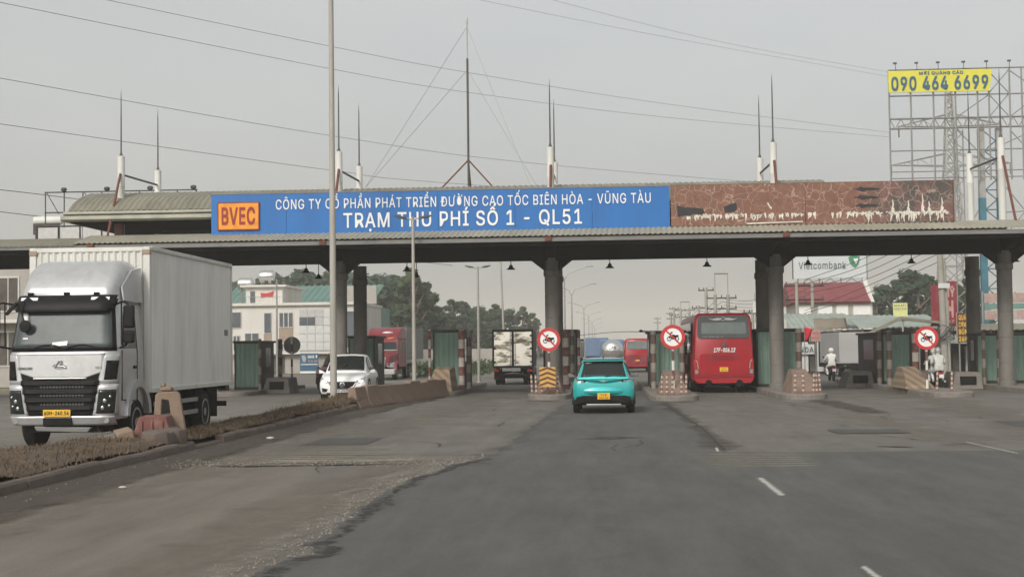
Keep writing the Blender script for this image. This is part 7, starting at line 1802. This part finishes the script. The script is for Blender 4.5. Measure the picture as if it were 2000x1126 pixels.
for z, L in ((40.5, 9.0), (33.5, 10.5), (48.5, 7.0)):
    for s in (-1, 1):
        b = MB(PO); w = pw(z)
        tip = (62.4 + s * L, 260, z + 0.3)
        for sy in (-1, 1):
            b.bar((62.4 + s * w, 260 + sy * w, z), tip, 0.15); b.bar((62.4 + s * w, 260 + sy * w, z + 2.2), tip, 0.15)
        for k in range(1, 4):
            u = k / 4
            b.bar((62.4 + s * (w + (L - w) * u), 260, z + 0.3 * u), (62.4 + s * (w + (L - w) * u), 260, z + 2.2 - 1.9 * u), 0.08); b.bar((62.4 + s * (w + (L - w) * u), 260, z + 0.3 * u), (62.4 + s * (w + (L - w) * (u + 0.22)), 260, z + 2.2 - 1.9 * (u + 0.22)), 0.08)
        a = b.build('cross_arm', 'galv', py)
        b = MB(PO); b.tube([tip, (tip[0], 260, tip[2] - 2.0)], 0.14, 6); b.build('insulator', 'rod', a)

# steel billboard frame with yellow banner
BF = (27, 110, 0)
bf = thing('steel_billboard', 'tall empty steel billboard frame on blue-green legs at the right', 'billboard', BF)
for k, x in enumerate((21.98, 23.6, 25.3, 26.95, 28.6, 29.45, 31.0, 31.9, 33.4)):
    b = MB(BF); b.bar((x, 110.3, 14.2), (x, 110.3, 22.7), 0.10); b.build('upright', 'galv', bf)
for z, w in ((22.75, 0.08), (20.75, 0.08), (19.0, 0.11), (18.25, 0.11), (16.55, 0.07), (14.95, 0.06), (14.45, 0.06)):
    b = MB(BF); b.bar((21.95, 110.35, z), (34.5, 110.35, z), w); b.build('rail', 'galv', bf)
b = MB(BF); k = 0; x = 22.0
while x < 34.3:
    b.bar((x, 110.4, 18.25 if k % 2 else 19.0), (x + 0.42, 110.4, 19.0 if k % 2 else 18.25), 0.05); x += 0.42; k += 1
b.build('truss_web', 'galv', bf)['kind'] = 'stuff'
for (xa, za, xb, zb) in ((26.95, 19, 29.45, 20.7), (26.95, 18.2, 29.45, 15.5), (29.45, 22.6, 31.0, 20.8), (31.0, 22.6, 29.45, 20.8), (31.0, 20.8, 29.45, 19.0), (29.45, 20.8, 31, 19), (31, 22.6, 33.4, 20.8), (33.4, 20.8, 31.0, 19.0), (31, 18, 34, 14.5), (29.45, 16.5, 33.4, 18.2), (31.9, 14.5, 33.8, 16.5)):
    b = MB(BF); b.bar((xa, 110.45, za), (xb, 110.45, zb), 0.06); b.build('diagonal', 'galv', bf)
for x in (28.9, 30.25):
    b = MB(BF); b.box(x - 0.24, x + 0.24, 110.6, 111.1, 0, 12.9 if x < 29 else 12.9); b.build('blue_leg', 'tealsteel', bf)
    b = MB(BF); b.box(x - 0.23, x + 0.23, 110.62, 111.08, 12.9, 18.2); b.build('grey_leg', 'galv', bf)
b = MB(BF); k = 0; z = 3.0
while z < 18:
    b.bar((29.14, 110.85, z), (30.0, 110.85, z + 0.75), 0.06); b.bar((29.14, 110.85, z + 1.5), (30.0, 110.85, z + 0.75), 0.06); b.bar((29.14, 110.85, z), (30.0, 110.85, z), 0.06); z += 1.5
b.build('leg_lattice', 'tealsteel', bf)['kind'] = 'stuff'
b = MB(BF); z = 6.5; k = 0      # slim lattice mast at the left of the legs
for sx in (26.9, 27.6): b.bar((sx, 111, 0), (sx, 111, 18.2), 0.07)
z = 0.5
while z < 18:
    b.bar((26.9, 111, z), (27.6, 111, z + 0.6), 0.045); b.bar((27.6, 111, z + 0.6), (26.9, 111, z + 1.2), 0.045); z += 1.2
b.build('lattice_mast', 'galv', bf)['kind'] = 'stuff'
b = MB(BF)
for (xa, za, xb, zb) in ((30.6, 14, 34, 9.5), (30.6, 10, 34, 14), (27.8, 10.5, 28.7, 12), (30.5, 11.8, 34.5, 12.0), (30.5, 9.0, 34.5, 9.2)): b.bar((xa, 111.2, za), (xb, 111.2, zb), 0.06)
b.build('side_bracing', 'galv', bf)['kind'] = 'stuff'
bn = thing('yellow_banner', 'yellow advertising banner with dark phone number on the steel frame', 'banner', (25.7, 110, 20.9))
BO2 = (25.7, 110, 20.9)
b = MB(BO2); b.loft([[(21.9, 110, 20.98), (29.45, 110, 20.95), (29.45, 110.1, 20.95), (21.9, 110.1, 20.98)], [(21.9, 110, 22.62), (29.66, 110, 22.62), (29.66, 110.1, 22.62), (21.9, 110.1, 22.62)]]); pv = b.build('sheet', 'bbyellow', bn)
text('090 464 6699', 22.1, 29.35, 21.14, 0.98, 109.97, 'bbnavy', pv, 'number_lettering', 0.025, 0.01, org=BO2)
text('MỜI QUẢNG CÁO', 24.2, 27.5, 22.28, 0.22, 109.97, 'bbnavy', pv, 'heading_lettering', 0.03, 0.01, org=BO2)
for k, x in enumerate((22.5, 24.1, 25.7, 27.6, 29.3, 31.0, 33.0)):
    t = thing('billboard_lamp', ['small floodlight above the left end of the yellow banner', 'second small floodlight along the yellow banner', 'third small floodlight along the yellow banner', 'fourth small floodlight along the yellow banner', 'small floodlight above the right end of the yellow banner', 'small floodlight right of the yellow banner', 'small floodlight at the right picture edge on the steel frame'][k], 'lamp', (x, 110.2, 22.7), 0, 'billboard floodlights')
    b = MB(); b.bar((0, 0, 0), (-0.1, -0.4, 0.42), 0.03); b.build('arm', 'rod', t)
    b = MB(); b.cbox((-0.14, -0.48, 0.45), (0.26, 0.2, 0.13)); b.build('lamp_head', 'rod', t, bev=0.02)

def utility(label, x, y, h, arms=2, twin=0.0, frame=0.0, r=0.14):
    t = thing('utility_pole', label, 'pole', (x, y, 0), 0, 'roadside utility poles')
    for dx in ((0, twin) if twin else (0,)):
        b = MB(); b.lathe([(r * 1.25, 0), (r, h)], (dx, 0, 0), 'z', 10); b.build('shaft', 'polecon', t)
    for k in range(arms):
        z = h - 0.35 - k * 1.1
        b = MB(); b.bar((-0.9, 0, z), (twin + 0.9, 0, z), 0.1); a = b.build('cross_arm', 'darksteel', t)
        for dx in (-0.8, -0.3 if not twin else twin / 2, twin + 0.8):
            b = MB(); b.lathe([(0.05, 0), (0.07, 0.08), (0.04, 0.16), (0.06, 0.22), (0.02, 0.3)], (dx, 0, z + 0.05), 'z', 8); b.build('insulator', 'rod', a)
    if frame:
        b = MB(); b.bar((0, 0, h), (0, 0, h + frame), 0.05); b.bar((twin, 0, h), (twin, 0, h + frame), 0.05); b.bar((-0.05, 0, h + frame), (twin + 0.05, 0, h + frame), 0.12); b.build('top_frame', 'galv', t)
    return t
utility('twin utility pole with a tall frame rising behind the red coach', 11.6, 150, 7.2, 2, 1.33, 2.2, 0.17)
utility('single leaning utility pole left of the framed twin pole', 11.75, 165, 8.6, 1, 0, 0, 0.16)
utility('utility pole with lamp arm farther along behind the coach', 12.0, 182, 7.0, 2)
utility('distant twin utility pole above the coach ban sign', 12.4, 232, 8.0, 2, 1.4, 1.0, 0.17)
utility('hazy utility pole far along the right side', 14.0, 300, 9.0, 2, 0, 0, 0.2)
utility('faint utility pole farthest along the right side', 14.2, 380, 9.5, 2, 0, 0, 0.2)
utility('twin utility pole carrying cables before the bank billboard', 15.2, 114, 6.9, 2, 1.22, 0, 0.13)
utility('hazy single utility pole between the two distant twin poles', 12.8, 262, 9.0, 2, 0, 0, 0.18)
utility('stub utility pole beside the faded white rooftop board', 14.4, 140, 5.4, 1, 0, 0, 0.13)
cp = thing('concrete_pole', 'thick leaning concrete pole wrapped in cables before the red sign', 'pole', (20.95, 90, 0))
b = MB(); b.tube([(0, 0, 0), (-0.06, 0, 4), (-0.2, 0, 9.5)], 0.22, 12, 0.17); b.build('shaft', 'polecon', cp)
b = MB(); b.tube([(0.3, 0.1, 0), (0.22, 0.1, 4), (0.1, 0.1, 7)], 0.11, 10); b.build('second_shaft', 'polecon', cp)
b = MB()
rnd = random.Random(21)
for k in range(9):
    a = rnd.random() * 6.28; b.tube([(0.1 + 0.5 * math.cos(a + q * 0.7), 0.5 * math.sin(a + q * 0.7) - 0.1, 2.6 + 0.5 * math.sin(a * 2 + q * 0.9) + rnd.uniform(-0.1, 0.1)) for q in range(9)], 0.025, 4)
b.build('cable_bundle', 'wire', cp)['kind'] = 'stuff'
b = MB(); b.box(-0.35, 0.35, -0.3, -0.2, 5.3, 5.6); b.build('meter_box', 'shopwhite', cp); 
rnd = random.Random(4)
labs = ['uppermost sagging roadside cable right of the bank billboard', 'second sagging roadside cable right of the bank billboard', 'third sagging roadside cable right of the bank billboard', 'fourth sagging roadside cable right of the bank billboard', 'fifth sagging roadside cable right of the bank billboard', 'lowest sagging roadside cable right of the bank billboard']
for k in range(6):
    z = 9.4 - k * 0.45
    wire([(20.7 + 0.1 * k, 90, z), (18.1, 101, z - 1.55 - 0.05 * k), (15.8, 114, 7.0 - k * 0.35 if k < 4 else 5.4 - 0.2 * k)], labs[k], 0.022, 'roadside cables')
for k in range(5):
    wire([(15.3 + 0.3 * k, 114, 6.9 - 0.35 * k), (13.6 + 0.15 * k, 132, 6.0 - 0.3 * k), (11.9 + 0.3 * k, 150, 6.9 - 0.4 * k)], ['top', 'second', 'third', 'fourth', 'lowest'][k] + ' cable between the bank pole and the framed twin pole', 0.02, 'roadside cables')
for k in range(5):
    wire([(11.9 + 0.3 * k, 150, 6.9 - 0.5 * k), (11.9, 166, 6.2 - 0.5 * k), (12.2, 182, 6.8 - 0.5 * k), (12.5, 207, 6.2 - 0.5 * k), (12.9, 232, 7.6 - 0.5 * k), (13.4, 265, 6.9 - 0.5 * k), (14.0, 300, 8.6 - 0.5 * k)], ['top', 'second', 'third', 'fourth', 'lowest'][k] + ' cable strung along the distant poles behind the coach', 0.03, 'roadside cables')
wire([(2.2, 66.2, 2.6), (0.6, 95, 2.9), (-3.2, 128, 2.9)], 'thin low cable across the lane above the teal car', 0.02, 'roadside cables')

# ================================================================== TREES
m['leaf_a'] = M_leaf('leaf_dark', (0.02, 0.043, 0.027), (0.06, 0.096, 0.058), 0.35)
m['leaf_b'] = M_leaf('leaf_mid', (0.025, 0.046, 0.022), (0.07, 0.10, 0.045), 0.35)
def crown_mesh(seed, w, h, base, n_blob, n_leaf, ls, tall=False):
    """leafy crown of unit scale: clumps of small leaf faces round a few boughs, with gaps"""
    r = random.Random(seed); b = MB()
    blobs = []
    for i in range(n_blob):
        u = r.random()
        z = base + (h - base) * (0.08 + 0.9 * u)
        k = math.sin(PI * min(0.97, 0.15 + 0.78 * u)) ** (0.7 if not tall else 0.9)
        a = r.random() * 2 * PI; d = w * k * math.sqrt(r.random()) * 0.85
        blobs.append((d * math.cos(a), d * math.sin(a), z, r.uniform(0.13, 0.26) * w))
    blobs.append((0, 0, h - 0.1 * w, 0.16 * w))
    for (bx, by, bz, br) in blobs:
        for _ in range(n_leaf):
            v = Vector((r.gauss(0, 1), r.gauss(0, 1), r.gauss(0, 0.8))).normalized() * br * (0.55 + 0.5 * r.random())
            c = Vector((bx, by, bz)) + v
            nrm = (v.normalized() + Vector((r.uniform(-.7, .7), r.uniform(-.7, .7), r.uniform(-.2, .9)))).normalized()
            t_ = nrm.cross(Vector((0.3, 0.5, 0.8))).normalized(); q = nrm.cross(t_)
            s_ = ls * r.uniform(0.6, 1.4)
            b.add([c - t_ * s_, c + q * s_ * 0.6, c + t_ * s_, c - q * s_ * 0.6], [(0, 1, 2, 3)])
    return b
def trunk_mb(seed, h, base, w):
    r = random.Random(seed); b = MB()
    P = [(0, 0, 0), (r.uniform(-.1, .1), r.uniform(-.1, .1), base * 0.6), (r.uniform(-.25, .25), r.uniform(-.2, .2), h * 0.6), (r.uniform(-.3, .3), 0, h * 0.9)]
    b.tube(P, 0.03 * h, 7, 0.008 * h)
    for k in range(5):
        a = r.random() * 6.28; z = base * 0.8 + (h * 0.7 - base * 0.8) * k / 5
        b.tube([(0, 0, z), (math.cos(a) * w * 0.35, math.sin(a) * w * 0.35, z + h * 0.12), (math.cos(a) * w * 0.6, math.sin(a) * w * 0.6, z + h * 0.22)], 0.012 * h, 5, 0.004 * h)
    return b
VAR = []
for i, (w, h, base, nb, tall) in enumerate(((3.0, 10, 2.0, 34, False), (2.2, 10, 3.2, 28, True), (3.4, 10, 1.6, 40, False), (1.7, 10, 4.2, 22, True), (2.8, 10, 2.6, 34, False))):
    cmx = crown_mesh(40 + i, w, h, base, nb, 95, 0.24, tall); tmx = trunk_mb(60 + i, h, base, w)
    oc = cmx.build('crown', 'leaf_a' if i % 2 == 0 else 'leaf_b', None, smooth=0); ot = tmx.build('trunk', 'bark', None)
    VAR.append((oc.data, ot.data)); bpy.data.objects.remove(oc); bpy.data.objects.remove(ot)
def tree(label, x, y, h, var, group, ws=1.0):
    t = thing('tree', label, 'tree', (x, y, -0.05), random.random() * 6.28, group)
    c, tr = VAR[var]; s = h / 10
    for nm, me in (('crown', c), ('trunk', tr)):
        o = bpy.data.objects.new(nm, me); COL.objects.link(o); o.parent = t; o.scale = (s * ws, s * ws, s)
    return t
TREES_L = [(-48.0, 215, 12.5), (-43.5, 205, 12.9), (-42.1, 212, 12.8), (-37.7, 200, 11.7), (-34.2, 195, 11.6), (-31.2, 190, 11.1), (-29.0, 185, 10.3), (-28.2, 192, 10.4), (-25.4, 180, 10.8), (-22.6, 168, 11.4), (-22.0, 173, 9.9), (-22.6, 186, 8.3), (-24.7, 215, 8.2), (-21.9, 205, 8.9), (-20.6, 211, 8.7), (-20.0, 221, 8.2), (-19.2, 231, 7.9), (-16.4, 215, 8.5), (-16.3, 236, 8.1), (-15.1, 241, 7.4), (-12.7, 226, 8.4), (-11.9, 236, 7.6), (-11.5, 251, 6.2), (-26.3, 165, 6.8), (-23.2, 161, 6.1), (-21.2, 166, 5.3), (-33.0, 178, 9.0), (-30.0, 172, 8.2), (-36.5, 188, 10.0), (-27.5, 200, 11.0), (-31.5, 212, 12.6), (-35.5, 222, 13.4), (-39.5, 215, 13.6), (-26.8, 188, 9.8), (-24.6, 196, 9.6), (-29.5, 180, 9.6), (-25.0, 172, 9.0), (-45.5, 220, 14.0), (-23.8, 178, 9.2), (-18.0, 200, 6.2), (-15.0, 205, 5.8), (-20.5, 192, 6.6)]
TL = {9: 'tallest dark tree left of the double headed lamp', 20: 'bushy tree beside the middle column above the cargo truck', 22: 'lowest tree at the right end of the far wood', 17: 'airy tree crown right of the leaning pole', 13: 'round tree crown between the two lamp poles'}
for i, (x, y, h) in enumerate(TREES_L):
    tree(TL.get(i, 'dark hazy tree in the wood behind the left toll booths'), x, y, h, (3, 0, 2, 4, 0, 2, 0, 4, 2, 1, 0, 4, 2, 4, 0, 2, 4, 1, 2, 0, 1, 3, 4, 2, 0, 4, 2, 0, 4, 0, 2, 0, 2, 4, 0, 2, 0, 2, 4, 0, 2, 4)[i], 'wood behind the left booths', 1.25)
TREES_R = [(31.0, 165, 7.5), (32.9, 168, 8.4), (32.4, 160, 8.8), (33.3, 155, 9.4), (35.4, 160, 9.3), (37.6, 165, 8.9), (36.3, 150, 7.8), (39.7, 160, 8.9), (38.2, 150, 7.4), (29.5, 172, 6.5)]
RL = ['left low tree of the clump right of the red roof', 'second tree of the clump right of the red roof', 'third tree of the clump behind the yellow notice board', 'tallest tree of the clump above the stall roof', 'broad tree of the clump left of the concrete pole', 'tree of the clump behind the red sign', 'greyish tree between red sign and rear column', 'tall pale tree right of the red sign', 'low tree behind the rearmost right column', 'small tree at the gable of the red roofed house']
for i, (x, y, h) in enumerate(TREES_R):
    tree(RL[i], x, y, h, (0, 2, 4, 2, 0, 4, 3, 1, 4, 0)[i], 'tree clump right of the red roof', 1.15)
FAR = [(-60, 330, 10), (-48, 350, 9), (-38, 340, 9), (-30, 380, 9), (-22, 420, 9), (24, 330, 8), (32, 360, 9), (20, 420, 7), (42, 300, 9), (52, 280, 9), (60, 320, 10), (17, 480, 7), (-16, 500, 8)]
for i, (x, y, h) in enumerate(FAR): tree('faint hazy tree on the distant skyline', x, y, h, i % 5, 'distant skyline trees', 1.4)
# wooded ridge far behind, one mass
b = MB(); r = random.Random(15)
def ridge(x):      # height of the tree tops along the ridge
    return 15.5 if x < -50 else max(3.0, 15.5 - (x + 50) * 0.36)
for i in range(30000):
    x = r.uniform(-95, -14); y = r.uniform(238, 275); H = ridge(x) * (0.86 + 0.3 * noise.noise(Vector((x * 0.16, y * 0.12, 1))) + 0.12 * noise.noise(Vector((x * 0.6, y * 0.5, 7))))
    d = (y - 238) / 37; z = H * (0.55 + 0.45 * math.sin(min(1, d * 1.6 + 0.15) * PI / 2)) * (1 if r.random() < 0.75 else r.random())
    s_ = r.uniform(0.3, 0.65); c = Vector((x, y, z))
    nrm = Vector((r.uniform(-1, 1), r.uniform(-1.2, 0.4), r.uniform(-0.2, 1))).normalized(); t_ = nrm.cross(Vector((0.3, 0.5, 0.8))).normalized() * s_; q = nrm.cross(t_) * 0.7
    b.add([c - t_, c + q, c + t_, c - q], [(0, 1, 2, 3)])
tag(b.build('wooded_ridge', 'leaf_a', smooth=0), 'hazy wooded ridge sloping down behind the left toll lanes', 'wood', kind='stuff')
b = MB(); b.grid(lambda u, v: (-100 + 88 * u, 240 + 60 * v, -0.5 + ridge(-100 + 88 * u) * 0.62 * math.sin(PI * v)), 30, 10); tag(b.build('hill', 'leaf_a'), kind='structure')
# shrubs / weeds on the far verge, left of the cargo truck
b = MB(); r = random.Random(9)
for i in range(2600):
    x = r.uniform(-17.8, -8.5); y = r.uniform(96, 150); h = r.uniform(0.2, 0.9)
    c = Vector((x, y, r.uniform(0.05, h))); s_ = r.uniform(0.1, 0.22)
    a = r.random() * 6.28; t_ = Vector((math.cos(a), math.sin(a), r.uniform(-.4, .4))) * s_; q = Vector((-math.sin(a) * 0.3, math.cos(a) * 0.3, 1)) * s_ * 0.6
    if not (-15.6 < x < -12.9 and y < 108): b.add([c - t_, c + q, c + t_, c - q], [(0, 1, 2, 3)])
tag(b.build('verge_weeds', 'leaf_b', smooth=0), 'low weeds on the far verge behind the toll lanes', 'weeds', kind='stuff')
wl = thing('boundary_wall', 'long dark grey wall low behind the double headed lamp', 'wall', (-18, 152, 0))
for k in range(14):
    b = MB((-18, 152, 0)); b.box(-33 + k * 1.8, -31.22 + k * 1.8, 152, 152.2, 0, 1.9); b.build('panel', 'bldgrey', wl)
    b = MB((-18, 152, 0)); b.box(-33.1 + k * 1.8, -32.92 + k * 1.8, 151.9, 152.3, 0, 2.05); b.build('pier', 'bldwhite', wl)

# ================================================================== HAZE
mh = bpy.data.materials.new('haze_air'); mh.use_nodes = True
tt = mh.node_tree; tt.nodes.clear()
ho = tt.nodes.new('ShaderNodeOutputMaterial'); hv = tt.nodes.new('ShaderNodeVolumePrincipled')
hv.inputs['Color'].default_value = (1.0, 0.975, 0.92, 1); hv.inputs['Density'].default_value = 0.0008; hv.inputs['Anisotropy'].default_value = 0.1
tt.links.new(hv.outputs[0], ho.inputs['Volume'])
b = MB(); b.box(-2510, 2510, -310, 2610, -1.2, 60)
hz = b.build('haze', mh, smooth=0); tag(hz, kind='stuff')
